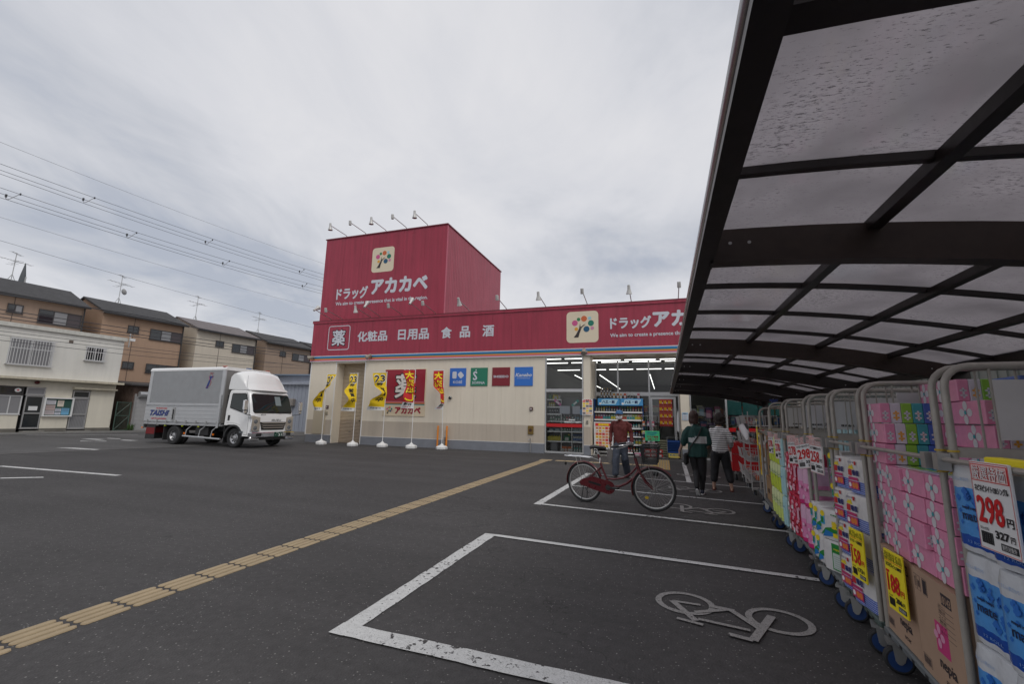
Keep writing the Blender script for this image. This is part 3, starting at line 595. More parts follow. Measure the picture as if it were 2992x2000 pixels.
# flood lights on arms
def spotlight(x, y, z, L_, up, aim, label, group, head='bell'):
    t = thing('floodlight', label, 'floodlight', (x, y, z), 0, group)
    mb = MB(); mb.tube([(0,0.10,0.0),(0,0,0.015),(0,-0.06,0.05),(0,-L_,up)], 0.017, STEEL, 6); mb.build('arm', t, smooth=50)
    mb = MB(); mb.box((-.05,0.02,-.01),(.05,.18,.01), STEEL); mb.build('bracket', t)
    # aim: angle from straight down, positive = back towards the shop
    R_ = Matrix.Translation((0,-L_,up)) @ Matrix.Rotation(aim, 4, 'X')
    hm = mat('lamp housing', (0.55,0.54,0.52), 0.4, metal=0.2, var=0.1, vscale=30)
    mb = MB()
    if head == 'bell': mb.lathe([(0.035,0.10),(0.05,0.09),(0.055,-0.05),(0.075,-0.13),(0.105,-0.22),(0.11,-0.24)], hm, 14, M=R_)
    else: mb.lathe([(0.04,0.08),(0.062,0.07),(0.065,-0.11),(0.06,-0.13)], hm, 14, M=R_)
    h = mb.build('head', t, smooth=40)
    mb = MB(); r_, zz = (0.10,-0.243) if head == 'bell' else (0.055,-0.133); mb.lathe([(r_,zz-0.004),(r_,zz+0.001)], mat('lamp face',(0.10,0.10,0.10),0.15), 14, M=R_); mb.build('lens', h)
g1 = 'floodlights along the top of the fascia'
names = ['over the left end of the fascia','above the mark in a box','above the daily goods lettering','in front of the tower right edge','just right of the tower','right of the tower against the sky','left of the second tree emblem','above the second tree emblem','above the small white katakana','nearest the carport roof']
for i, x in enumerate((-14.608,-12.969,-11.238,-9.538,-7.856,-6.165,-4.457,-2.756,-1.057,0.645)):
    spotlight(x, YF, 5.84, 1.18, 0.24 if i != 7 else 0.26, 0.25 if i not in (4,) else 0.5, 'grey floodlight on a thin arm '+names[i], g1, 'bell' if i in (1,4,6,8) else 'can')
for i, (x, nm) in enumerate(((-15.254,'first'),(-12.464,'second'),(-10.151,'third'))):
    spotlight(x, YF, 5.85, 1.15, 0.27, 2.5 if i else 2.2, '%s upturned floodlight from the left, aimed at the tower' % nm, 'upturned floodlights lighting the tower', 'bell')
for i, x in enumerate((-14.80,-13.66,-12.48,-11.34,-10.196)):
    spotlight(x, YF, TZ+0.01, 1.18, 0.10, 0.1, '%s floodlight from the left on the top edge of the red tower' % ['first','second','third','fourth','fifth'][i], 'floodlights on top of the tower', 'bell' if i in (0,2,4) else 'can')
def wallspot(x, z, aim, label):
    t = thing('security_light', label, 'lamp', (x, YF-0.1, z)); mb = MB(); mb.box((-.05,-.03,-.05),(.05,.0,.05), STEEL); mb.build('mount', t)
    R_ = Matrix.Translation((-0.06,-.16,0)) @ Matrix.Rotation(aim,4,'Y') @ Matrix.Rotation(-0.7,4,'X'); mb = MB(); mb.lathe([(0.05,.14),(0.07,.05),(0.10,-.1),(0.105,-.12)], mat('bronze lamp',(0.30,0.27,0.22),.45), 14, M=R_); h = mb.build('head', t, smooth=40); mb = MB(); mb.lathe([(.09,-.125),(.09,-.119)], mat('lamp glass',(.35,.33,.3),.1), 14, M=R_); mb.build('lens', h)
wallspot(-12.72, 3.98, 0.7, 'bronze spotlight on the coloured stripes above the shutter corner')
wallspot(-16.05, 4.0, 1.2, 'small flat lamp at the left end of the coloured stripes')
wallspot(-2.80, 3.93, 0.0, 'small grey lamp on the stripes above the pillar beside the window')
t = thing('wall_lamp', 'small grey lamp on the left edge of the tower', 'lamp', (TX0-0.03, YF+0.3, 9.55)); mb = MB(); mb.lathe([(.04,.12),(.07,.05),(.07,-.12),(.05,-.16)], mat('lamp housing',(1,1,1)), 12, c=(-.1,0,0)); mb.box((-.05,-.02,-.02),(.04,.02,.02),STEEL); mb.build('head', t, smooth=40)
# ------------------------------------------------------------------ glass front and interior
FR = 0.045
FLT = mat('pale shop floor', (0.38,0.37,0.35), 0.35, var=0.05); CEIL = mat('shop ceiling', (0.30,0.30,0.31), 0.8); INW = mat('shop inner wall', (0.28,0.28,0.27), 0.7)
room = thing('shop_room', 'dim shop interior seen through the glass front under rows of tubes', 'shop interior', (0, 20, 0)); room['kind'] = 'structure'; del room['category']
def rp(name, mb, **k): return sp(name, mb, parent=room, **k)
mb = MB(); mb.box((-5.4,YF+0.21,-0.05),(6.1,36,0.012), FLT); rp('floor', mb)
mb = MB(); mb.box((-5.4,YF+0.21,3.9),(6.1,36,3.95), CEIL); rp('ceiling', mb)
mb = MB(); mb.box((-5.4,36,0),(6.1,36.1,3.95), INW); rp('back_wall', mb)
mb = MB(); mb.box((-5.45,YF+0.21,0),(-5.4,36.1,3.95), INW); rp('side_wall', mb); mb = MB(); mb.box((6.03,YF+0.21,0),(6.09,36.1,3.95), INW); rp('side_wall', mb)
mb = MB(); mb.box((-2.70,YF+0.2,0),(-2.66,18.4,3.86), CREAM); mb.box((-2.70,YF+.06,0),(-2.66,YF+.2,3.86),CREAM); rp('reveal', mb)
mb = MB(); mb.box((0.56,YF+0.06,0),(0.60,18.4,3.86), CREAM); rp('reveal', mb)
mb = MB(); mb.box((-2.66,YF+0.0,3.79),(0.56,18.4,3.86), CREAM); rp('soffit', mb)
TUBE = mat('lit fluorescent tube', (0.9,0.9,0.9), 0.4, emit=(1.0,0.99,0.95), estr=2.6)
tb = MB(); tb.box((-0.60,-0.03,0.0),(0.60,0.03,0.04), mat('grey light fixture',(0.3,0.3,0.3),0.6)); tbh = tb.mesh('fixture', 0)
tb = MB(); tb.cyl((-0.58,0,-0.022),(0.58,0,-0.022),0.016,TUBE,8); tbt = tb.mesh('tube', 0)
k = 0
def tube_light(x, y, z, rz, grp, lab):
    t = thing('tube_light', lab, 'tube light', (x,y,z), rz, grp); mobj('fixture', tbh, t); mobj('tube', tbt, t); return t
for yy in (18.0, 19.4, 22.4):
    for i in range(8):
        x = -4.6+i*1.32
        if yy < 18.4 and (-2.8 < x < 0.7): continue
        tube_light(x, yy, 3.83, 0, 'tube lights running along the shop front', 'lit white tube light under the shop ceiling parallel to the glass front')
for i in range(3): tube_light(-2.05+i*1.32-0.1, 17.75, 3.70, 0, 'tube lights over the entrance', 'lit tube light over the shop entrance, %s of three' % ['leftmost','middle','rightmost'][i])
for xx in (-4.4, -3.1, -0.62, 0.9):
    for i in range(9): tube_light(xx, 23.6+i*1.25, 3.62, PI/2, 'tube lights running back into the shop', 'lit tube light in a long row running back into the shop')
# window frames
def frame(name, lab, x0, x1, z0, z1, y, trans=(), mull=(), cat='window'):
    t = thing(name, lab, cat, ((x0+x1)/2, y, z0))
    mb = MB(); mb.box((x0,y-.04,z0),(x0+FR,y+.04,z1),ALU); mb.box((x1-FR,y-.04,z0),(x1,y+.04,z1),ALU); mb.box((x0+FR,y-.04,z1-FR),(x1-FR,y+.04,z1),ALU); mb.box((x0+FR,y-.04,z0),(x1-FR,y+.04,z0+FR+.03),ALU)
    sp('frame', mb, parent=t)
    for a, b in trans: mb = MB(); mb.box((x0+FR,y-.035,a),(x1-FR,y+.035,b),ALU); sp('transom', mb, parent=t)
    for m_ in mull: mb = MB(); mb.box((m_-.03,y-.033,z0+FR+.03),(m_+.03,y+.033,z1-FR),ALU); sp('mullion', mb, parent=t)
    zs = [z0+FR+.03]+[v for ab in trans for v in ab]+[z1-FR]; xs = [x0+FR]+[v for m_ in mull for v in (m_-.03,m_+.03)]+[x1-FR]
    for i in range(0,len(zs),2):
        for j in range(0,len(xs),2):
            mb = MB(); mb.quad([(xs[j],y,zs[i]),(xs[j+1],y,zs[i]),(xs[j+1],y,zs[i+1]),(xs[j],y,zs[i+1])], GLASS); sp('pane', mb, parent=t)
    return t
w1 = frame('shop_window', 'tall shop window left of the entrance with bottles on shelves behind it', -4.46, -2.94, 0.02, 3.80, YF+0.04, [(2.38,2.50)])
REDB = mat('red window band', srgb(190,24,28), 0.35)
def band(t, x0, x1): mb = MB(); mb.box((x0,YF+.030,1.02),(x1,YF+.036,1.15),REDB); sp('red_band', mb, parent=t)
band(w1, -4.41, -2.99)
mb = MB(); boldtext(mb, '営業時間', -3.52,-3.28,1.27,1.33, YF+.033, WHT, 0.002); boldtext(mb, '10:00AM-11:00PM', -3.70,-3.03,1.185,1.25, YF+.033, WHT, 0.004); sp('opening_hours', mb, parent=w1)
for i, (a, b, c, d, col) in enumerate(((-3.88,-3.47,1.53,1.835,(0.5,0.51,0.55)),(-3.37,-3.08,1.53,1.835,(0.5,0.51,0.55)),(-3.075,-2.985,1.50,1.72,srgb(120,170,215)))):
    mb = MB(); mb.box((a,YF+.05,c),(b,YF+.056,d), mat('notice%d' % (i>1), col, .6)); sp('notice', mb, parent=w1)
frame('shop_window', 'wide shop window right of the entrance pillar with hanging pink and blue goods', 0.87, 4.24, 0.02, 3.80, YF+0.04, [(2.38,2.50)], [2.05])
w3 = [o for o in bpy.data.objects if o.name.startswith('shop_window')][-1]; band(w3, 2.09, 4.18)
ent = frame('entrance_glazing', 'glazed entrance screen set back between the two cream pillars', -2.66, 0.56, 0.02, 3.79, 18.4, [(2.30,2.45)], [-1.745,-0.535], 'entrance')
door = thing('sliding_door', 'aluminium sliding glass door with rows of orange posters', 'door', (-0.05, 18.33, 0))
mb = MB(); a, b, y = -0.50, 0.44, 18.33
mb.box((a,y-.03,.02),(a+.07,y+.0,2.26),ALU); mb.box((b-.09,y-.03,.02),(b,y,2.26),ALU); mb.box((a+.07,y-.03,2.17),(b-.09,y,2.26),ALU); mb.box((a+.07,y-.03,.02),(b-.09,y,.2),ALU); sp('frame', mb, parent=door)
mb = MB(); mb.quad([(a+.07,y-.01,.2),(b-.09,y-.01,.2),(b-.09,y-.01,2.17),(a+.07,y-.01,2.17)],GLASS); sp('pane', mb, parent=door)
PO = mat('orange red poster', srgb(190,62,40), .5, var=.12, vscale=14)
for i in range(3):
    for j in range(4):
        t = MB(); x = -0.18+i*0.162; z = 1.13+j*0.262; t.box((x,18.285,z),(x+.158,18.29,z+.255),PO)
        boldtext(t, '10', x+.015, x+.105, z+.085, z+.20, 18.283, YEL, .006); boldtext(t, '倍', x+.108, x+.145, z+.08, z+.13, 18.283, WHT, .002)
        t.box((x+.01,18.2835,z+.02),(x+.148,18.2845,z+.05), mat('poster crimson strip', srgb(130,20,40),.5)); o = sp('poster', t, parent=door)
# --------- goods: small builders sharing meshes
_GM = {}
def pm(key, fn, smooth=40):
    if key not in _GM:
        mb = MB(); fn(mb); _GM[key] = mb.mesh(key.split('|')[0], smooth)
    return _GM[key]
def col(name, r, g, b, rough=.4): return mat('goods '+name, srgb(r,g,b), rough)
GC0 = dict(yellow=(226,206,40), green=(34,120,70), blue=(56,110,180), lblue=(150,195,215), white=(215,215,210), red=(200,50,50), pink=(214,110,150), orange=(222,110,50), teal=(50,160,160), brown=(120,80,60), black=(30,30,34), lime=(170,205,60), gold=(180,150,70), purple=(120,80,150), cream=(215,205,170), grey=(130,130,132))
GC = {k_: tuple(int(v*.72+14) for v in c_) for k_, c_ in GC0.items()}
def gm(c): return col(c, *GC[c])
def item(kind, c1, c2, x, y, z, label, group, rz=0, s=1.0, cat=None):
    nm = {'bottle':'bottle','spray':'spray_bottle','jug':'detergent_jug','box':'carton','bag':'goods_bag','can':'spray_can'}[kind]
    def f(mb):
        if kind == 'bottle':
            mb.lathe([(.035,0),(.04,.01),(.04,.13),(.032,.155),(.014,.17)], gm(c1), 10, sy=.7); mb.lathe([(.016,.168),(.016,.20)], gm(c2), 8)
            mb.box((-.028,-.0295,.03),(.028,-.0275,.11), gm('white'))
        elif kind == 'spray':
            mb.lathe([(.035,0),(.036,.01),(.034,.12),(.013,.17)], gm(c1), 10, sy=.7); mb.box((-.012,-.045,.19),(.014,.03,.225), gm(c2)); mb.cyl((0,0,.168),(0,0,.195),.012,gm(c2),8)
            mb.box((-.026,-.0285,.03),(.026,-.0265,.10), gm(c2))
        elif kind == 'jug':
            mb.rbox((-.11,-.07,0),(.11,.07,.19), gm(c1), .02); mb.cyl((.06,0,.19),(.06,0,.235),.022,gm(c2),10); mb.tube([(-.08,0,.188),(-.075,0,.225),(.02,0,.225),(.03,0,.19)],.011,gm(c1),6); mb.box((-.06,-.0725,.03),(.06,-.0705,.13),gm('white'))
        elif kind == 'box':
            mb.box((-.05,-.05,0),(.05,.05,.22), gm(c1)); mb.box((-.042,-.0525,.03),(.042,-.0505,.13), gm(c2)); mb.box((-.03,-.0525,.15),(.03,-.0505,.19), gm('orange') if c2 == 'white' else gm('white'))
        elif kind == 'bag':
            mb.rbox((-.10,-.05,0),(.10,.05,.11), gm(c1), .025); mb.box((-.06,-.0525,.03),(.06,-.0505,.085), gm(c2))
        elif kind == 'can':
            mb.lathe([(.03,0),(.031,.004),(.031,.16),(.022,.175)], gm(c1), 10); mb.lathe([(.024,.172),(.024,.21)], gm(c2), 8); mb.box((-.022,-.0335,.05),(.022,-.0305,.12), gm('white' if c1 != 'white' else c2))
    me = pm('%s|%s|%s' % (nm, c1, c2), f)
    o = mobj(nm, me, None, (x,y,z), (0,0,rz+rnd.uniform(-.08,.08))); o.scale = (s,s,s)
    return tag(o, label, cat or {'bottle':'bottle','spray':'spray bottle','jug':'jug','box':'box','bag':'bag','can':'can'}[kind], group)
SHW = mat('white shelf board', (0.38,0.38,0.38), .5)
sh = thing('display_shelf', 'white display shelving full of cleaning goods behind the left shop window', 'shelf', (-3.7, 17.5, 0))
for i, (z, a, b) in enumerate(((.06,-4.42,-2.99),(.47,-4.42,-2.99),(.85,-4.42,-2.99),(1.24,-4.42,-2.99),(1.52,-4.42,-3.85),(1.80,-4.42,-3.85),(2.09,-4.42,-3.85))):
    mb = MB(); mb.box((a,17.28,z-.03),(b,17.72,z),SHW); mb.box((a,17.265,z-.035),(b,17.28,z+.012),WHITEP); sp('shelf_board', mb, parent=sh)
mb = MB(); mb.box((-3.44,17.27,.0),(-3.41,17.3,1.25),STEEL); mb.box((-3.86,17.27,0),(-3.835,17.3,2.1),STEEL); mb.box((-4.42,17.70,0),(-2.99,17.74,2.2),mat('grey shelf back',(.2,.2,.2),.7)); sp('frame', mb, parent=sh)
W1 = 'behind the left shop window'
for i in range(4): item('bag','grey','grey',-4.16,17.45,.062+i*.085,'flat grey sack in a pile on the bottom shelf '+W1,'grey sacks on the bottom shelf',s=1.9 if 0 else 1.6)
for i, x in enumerate((-3.79,-3.68,-3.56,-3.49)): item('box','orange' if i < 3 else 'orange','white',x,17.36,.062,'orange and white carton on the bottom shelf '+W1,'orange cartons on the bottom shelf')
for i in range(4): item('spray','teal','white',-3.33+i*.10,17.36,.062,'pale teal spray bottle on the bottom shelf '+W1,'teal spray bottles',s=1.2)
for i in range(5): item('jug','yellow','green',-4.33+i*.10,17.36,.472,'yellow bottle on the second shelf '+W1,'yellow bottles on the second shelf',rz=PI/2,s=.95)
item('jug','green','yellow',-3.63,17.36,.472,'green jug with a white label on the second shelf '+W1,None,s=1.15)
for i in range(5): item('spray','white','blue',-3.36+i*.08,17.36,.472,'white and blue spray bottle on the second shelf '+W1,'blue spray bottles on the second shelf',s=1.25)
for i in range(2): item('bag','lblue','white',-4.27+i*.25,17.38,.852,'pale blue bag on the third shelf '+W1,'pale blue bags on the third shelf')
for i in range(4): item('bottle','green','white',-3.80+i*.09,17.36,.852,'dark green bottle on the third shelf '+W1,'green bottles on the third shelf')
for i in range(5): item('spray','lblue','white',-3.36+i*.08,17.36,.852,'light blue spray bottle on the third shelf '+W1,'light blue spray bottles',s=1.1)
cs = ['white','white','green','green','white','green','red','red','white','lblue','lblue','lblue']
for i, c in enumerate(cs): item('spray',c,'white' if c != 'white' else 'green',-4.28+i*.108,17.36,1.242,'%s spray bottle on the fourth shelf %s' % ({'lblue':'light blue'}.get(c,c),W1),'%s spray bottles on the fourth shelf' % c,s=1.1)
for i in range(4): item('spray','white','black',-4.32+i*.1,17.36,1.522,'white spray bottle with a black trigger on the fifth shelf '+W1,'white spray bottles',s=1.0)
for i in range(3): item('bottle','yellow','gold',-4.34+i*.09,17.36,1.802,'yellow bottle near the top of the shelving '+W1,'yellow bottles near the top')
item('jug','green','black',-4.31,17.4,2.092,'green jug on the topmost shelf '+W1,None,rz=PI/2); item('jug','yellow','green',-4.12,17.4,2.092,'yellow jug on the topmost shelf '+W1,None,rz=.5); item('bottle','white','red',-3.95,17.4,2.092,'white bottle with a red cap on the topmost shelf '+W1,None,s=1.1)
for i in range(3): item('jug','yellow','gold',-3.2+i*.09,17.62,1.86+0*i,'yellow pack at the right edge of the shelving '+W1,'yellow packs at the right edge',rz=.7) if i < 0 else None
for i, (x, z, r_, c, lb) in enumerate(((-3.98,1.97,-.9,(214,110,170),'tilted pink package hanging behind the left shop window'),(-3.28,1.95,.85,(60,170,160),'tilted teal package hanging behind the left shop window'))):
    mb = MB(); mb.rbox((-.05,-.03,-.17),(.05,.03,.17), col('tilt%d' % i,*c), .01); mb.box((-.03,-.033,-.08),(.03,-.0305,.08),WHT); o = mb.build('hanging_package', None, (x,17.24,z), (0,r_,0)); tag(o, lb, 'package')
# outdoor shelf of insect sprays in the entrance
BLS = mat('blue steel shelf', srgb(28,66,120), .4)
st = thing('insecticide_shelf', 'blue shelf unit with two blue header signs about flies and mosquitoes', 'shelf', (-1.7, 18.0, 0))
mb = MB(); mb.box((-2.62,18.2,0.05),(-.78,18.23,2.15), mat('dark shelf back',(.05,.05,.055),.7)); sp('back_panel', mb, parent=st)
for x in (-2.64,-.79): mb = MB(); mb.box((x,17.72,0),(x+.03,18.2,2.16),BLS); sp('side_frame', mb, parent=st)
for z in (.12,.42,.72,1.03,1.34,1.64): mb = MB(); mb.box((-2.61,17.74,z-.03),(-.79,18.2,z),SHW); mb.box((-2.61,17.72,z-.035),(-.79,17.74,z+.02),WHITEP); sp('shelf_board', mb, parent=st)
HB = mat('header sky blue', srgb(70,150,205), .4)
for i, x in enumerate((-2.465,-1.60)):
    mb = MB(); mb.box((x,17.66,1.89),(x+.84,17.69,2.16),HB); polyp(mb,(x+.42,17.657,2.025),X_,Z_,[(-.31,-.095),(.26,-.095),(.36,.095),(-.26,.095)], col('sign pale',175,215,235)); boldtext(mb,'ハエ・蚊',x+.17,x+.66,1.965,2.09,17.655,mat('dark blue print',srgb(20,40,90),.5),.007); disc(mb,(x+.09,17.656,1.96),X_,Z_,.045,WHT,14); sp('header_sign', mb, parent=st)
cols = ['yellow','green','orange','blue','red','pink','brown','gold','teal','purple','white','cream','black','lime']
E_ = 'in the shelf unit with blue headers'
for r_, z in enumerate((.122,.422,.722,1.032,1.342,1.642)):
    n = 18
    for i in range(n):
        x = -2.55+i*(1.72/(n-1)); c1 = cols[(i//2*3+r_*5) % len(cols)]; c2 = cols[(i//3+r_) % 3*4 % len(cols)]
        kd = ['can','box','can','bottle','bag' if 0 else 'box','can'][r_]
        if r_ < 4 and x < -1.35 and r_ < 3: continue
        item(kd, c1, c2, x, 17.84, z, '%s %s on the %s shelf %s' % (c1 if c1 != 'lblue' else 'light blue', {'can':'spray can','box':'carton','bottle':'bottle'}[kd], ['lowest','second','third','fourth','fifth','top'][r_], E_), '%s goods on the %s shelf' % (c1, ['lowest','second','third','fourth','fifth','top'][r_]), s=.95)
for i in range(4):
    for j in range(2): item('can','brown' if (i+j)%2 else 'black','gold',-2.36+i*.12,17.95,2.165+j*.21,'dark canister stacked on top of the blue shelf unit','dark canisters on top of the blue shelf unit',s=1.0)
for i, (c, x) in enumerate((('gold',-1.86),('brown',-1.72),('cream',-1.6),('red',-1.44),('white',-1.3),('white',-1.18),('pink',-.93))): item('box',c,'white' if c != 'white' else 'black',x,17.95,2.165,'%s carton standing on top of the blue shelf unit' % c,'cartons on top of the blue shelf' if i in (4,5) else None,s=.95)
# yellow pack display left of shelf
# A-frame flyer board
t = thing('flyer_board', 'white framed board of red and yellow bargain flyers left of the old man', 'sign board', (-2.23, 17.42, 0), 0)
mb = MB(); mb.box((-.36,0,.22),(.36,.03,.26),WHITEP); mb.box((-.36,0,1.21),(.36,.03,1.25),WHITEP); mb.box((-.36,0,.26),(-.325,.03,1.21),WHITEP); mb.box((.325,0,.26),(.36,.03,1.21),WHITEP); mb.build('frame', t)
mb = MB(); mb.box((-.325,.006,.26),(.325,.02,1.21), PAPER)
r2 = random.Random(4)
for i in range(5):
    for j in range(7):
        x = -.30+i*.122; z = .30+j*.112; c = [srgb(225,120,60),srgb(240,215,60),srgb(230,170,120),srgb(235,225,210),srgb(220,70,60)][r2.randrange(5)]
        mb.box((x,.003-.0001*i,z),(x+.105,.006,z+.09), mat('flyer %.2f%.2f' % c[:2], c, .5))
        if j < 7: boldtext(mb, str(r2.choice([98,128,158,198,248,298,598])), x+.02,x+.09,z+.02,z+.06,.0,REDINK,.002)
mb.box((-.31,.0025,1.09),(.31,.0055,1.20), mat('flyer head', srgb(225,60,50), .5)); boldtext(mb,'厳選特価',-.2,.2,1.105,1.185,-.001,YEL,.006)
mb.build('flyer', t)
for x in (-.35,.35): mb = MB(); mb.tube([(x,.02,.24),(x*1.02,-.12,0.01)],.012,WHITEP,6); mb.tube([(x,.02,.24),(x*1.02,.22,.01)],.012,WHITEP,6); mb.build('leg', t)
# poster on the pillar
t = thing('price_flyer', 'colourful price flyer pasted on the pillar left of the entrance', 'poster', (-2.77, 17.0, 1.5)); mb = MB(); mb.box((-.20,0,0),(.20,.012,.60),PAPER)
for i in range(3):
    for j in range(6):
        c = [srgb(230,120,110),srgb(240,210,70),srgb(120,110,110),srgb(235,190,150)][r2.randrange(4)]; mb.box((-.18+i*.125,-.003,.03+j*.09),(-.075+i*.125,0,.10+j*.09), mat('fl %.2f%.2f' % c[:2], c, .5))
boldtext(mb,'お買得品',-.15,.15,.53,.585,-.002,REDINK,.003); mb.build('flyer', t)
socket('small grey key switch on the pillar below the flyer', -2.79, 1.24, .07, .13, srgb(150,145,135), srgb(90,90,90), 'switch', 'key_switch')
t = thing('pillar_notice', 'pale blue framed notice on the pillar right of the entrance', 'notice', (.70,YF-.01,1.38)); mb = MB(); mb.box((-.10,-.008,0),(.10,.0,.27), col('notice',170,200,225)); mb.box((-.08,-.011,.02),(.08,-.0085,.19),PAPER); boldtext(mb,'お客様へ',-.075,.075,.21,.25,-.012,INK,.001)
for i in range(5): mb.box((-.07,-.013,.04+i*.03),(.06,-.0115,.048+i*.03), col('notice line',90,120,160))
mb.build('sheet', t)
# right of shelf: wire rack with coloured packets, green sign, red packs, sacks, baskets
t = thing('wire_rack', 'black wire rack of yellow and pink packets beside the sliding door', 'rack', (-.55,17.55,0))
mb = MB()
for x in (-.28,.28): mb.tube([(x,.15,0),(x,.15,1.5)],.01,BLACK,6); mb.tube([(x,-.15,0),(x,-.15,.9)],.01,BLACK,6)
for z in (.15,.5,.85,1.15,1.5):
    mb.tube([(-.28,.15,z),(.28,.15,z)],.007,STEEL,5)
    if z < 1: mb.tube([(-.28,-.15,z),(.28,-.15,z),(.28,.15,z),(-.28,.15,z)],.007,STEEL,5,closed=True)
for i in range(9): mb.tube([(-.28+i*.07,.15,.1),(-.28+i*.07,.15,1.5)],.003,STEEL,4)
mb.build('frame', t)
for i in range(3):
    for j in range(4):
        c = ['yellow','pink','red','orange','white','purple'][(i*2+j*3) % 6]; item('box' if j%2 else 'bag',c,'white' if c != 'white' else 'pink',-.75+i*.17,17.5,[.16,.51,.86,1.13][j],'%s packet on the %s tier of the black wire rack' % (c,['lowest','second','third','top'][j]),'%s packets on the wire rack' % c,s=.85)
t = thing('handwritten_sign', 'bright green handwritten sign board with red and blue lettering', 'sign', (-.44,16.95,.0)); mb = MB(); mb.rbox((-.25,0,.62),(.25,.012,.97), mat('fluorescent green board', srgb(60,180,125), .5), .004)
boldtext(mb,'ご来店のお客様へ',-.21,.20,.88,.935,-.002,mat('blue ink',srgb(20,90,140),.5),.002); boldtext(mb,'ご入店前に',-.2,.12,.82,.865,-.002,mat('blue ink',(0,0,0)),.002); boldtext(mb,'マスク着用',-.19,.2,.73,.80,-.002,mat('brown ink',srgb(120,40,30),.5),.004); boldtext(mb,'お願いします',-.15,.2,.655,.705,-.002,mat('brown ink',(0,0,0)),.003); mb.build('board', t)
mb = MB(); mb.tube([(0,.02,.62),(0,.02,.05)],.012,STEEL,6); mb.build('pole', t); mb = MB(); mb.box((-.18,-.1,0),(.18,.14,.03),STEEL); mb.build('foot', t)
for i in range(3):
    for j in range(2): item('bag','red','white',-.62+i*.2,17.12,.03+j*.15,'red packet with a round white mark in a heap under the green sign','red packets under the green sign',s=1.25)
for i in range(2): item('bag','pink','white',-.98+i*.22,17.15,.03+i*.0,'magenta packet on the ground between the old man and the green sign','magenta packets on the ground',s=1.2)
for i in range(7): 
    mb = MB(); mb.rbox((-.21,-.14,0),(.21,.14,.085), mat('olive sack',(.22,.22,.15),.8,var=.1), .035); o = mb.build('sack', None, (-.08+rnd.uniform(-.02,.02),18.0,.02+i*.086), (0,0,rnd.uniform(-.05,.05)), smooth=60); tag(o,'olive sack in the pile in front of the sliding door','sack','olive sacks in a pile')
BB = mat('blue basket plastic', srgb(26,66,130), .4)
def bk(mb):
    for s_ in (-1,1): mb.box((-.20,s_*.135-.004,.0),(.20,s_*.135+.004,.10),BB); mb.box((s_*.2-.004,-.135,0),(s_*.2+.004,.135,.10),BB)
    mb.box((-.2,-.135,0),(.2,.135,.008),BB); mb.box((-.215,-.15,.09),(.215,-.139,.105),BB); mb.box((-.215,.139,.09),(.215,.15,.105),BB); mb.box((-.215,-.139,.09),(-.204,.139,.105),BB); mb.box((.204,-.139,.09),(.215,.139,.105),BB)
bm_ = pm('shopping_basket|', bk)
for i in range(7): o = mobj('shopping_basket', bm_, None, (.28,17.25,.22+i*.055)); tag(o,'blue shopping basket nested in the stack by the right pillar','basket','nested blue shopping baskets')
t = thing('basket_stand', 'low wheeled stand with a yellow notice under the blue baskets', 'stand', (.28,17.25,0)); mb = MB(); mb.box((-.19,-.13,.05),(.19,.13,.20), col('stand yellow',200,180,90)); boldtext(mb,'買い物カゴ',-.15,.15,.12,.17,-.133,mat('blue ink',(0,0,0)),.003); mb.build('box', t); mb = MB(); mb.tube([(-.22,.14,.02),(-.22,.14,.75),(.22,.14,.75),(.22,.14,.02)],.012,STEEL,6); mb.build('frame', t)
for x in (-.17,.17): mb = MB(); mb.cyl((x,-.14,.03),(x,-.11,.03),.03,BLACK,10); mb.build('wheel', t)
t = thing('wrapped_umbrella_bags', 'white plastic sleeve hanging on the right pillar', 'bag', (.47,17.3,1.0)); mb = MB(); mb.lathe([(.02,-.05),(.05,.0),(.045,.45),(.03,.62),(.01,.7)], WHITEP, 8, sy=.6); mb.build('sleeve', t)
# goods behind the right window
for i, (x, z, w_, h_, c) in enumerate(((1.02,1.75,.22,.3,'black'),(1.28,1.7,.2,.36,'white'),(1.52,1.65,.24,.4,'purple'),(1.8,1.72,.2,.34,'pink'),(1.05,1.35,.2,.2,'teal'),(1.32,1.25,.24,.22,'blue'),(1.6,1.2,.24,.22,'purple'),(1.85,1.3,.18,.25,'blue'),(1.1,.8,.3,.3,'pink'),(1.5,.8,.3,.35,'white'),(1.85,.8,.2,.3,'blue'))):
    mb = MB(); mb.rbox((-w_/2,-.04,-h_/2),(w_/2,.04,h_/2), col('hang'+c,*[int(v*.75) for v in GC[c]]), .015); mb.box((-w_/2+.03,-.043,-h_/2+.04),(w_/2-.03,-.0405,h_/2-.1), gm(['white','lblue','pink'][i % 3])); o = mb.build('hanging_package', None, (x,17.5,z)); tag(o,'%s package hanging behind the right shop window, %s' % (c,['top row far left','top row second','top row third','top row far right','middle row far left','middle row second','middle row third','middle row far right','bottom row left','bottom row middle','bottom row right'][i]),'package')
for i, x in enumerate((2.35,2.85,3.35,3.85)):
    mb = MB(); mb.rbox((-.23,-.02,-.26),(.23,.02,.26), mat('teal board', srgb(46,130,125), .5, var=.15, vscale=9), .01); o = mb.build('teal_board', None, (x,17.45,1.85)); tag(o,'%s teal board behind the right shop window' % ['leftmost','second','third','rightmost'][i],'board')
t = thing('display_shelf', 'shelving with pale packets behind the red banded right window', 'shelf', (3.1,17.6,0))
for z in (.1,.5,.9,1.25,1.55): mb = MB(); mb.box((2.15,17.4,z-.02),(4.15,17.75,z),SHW); sp('shelf_board', mb, parent=t)
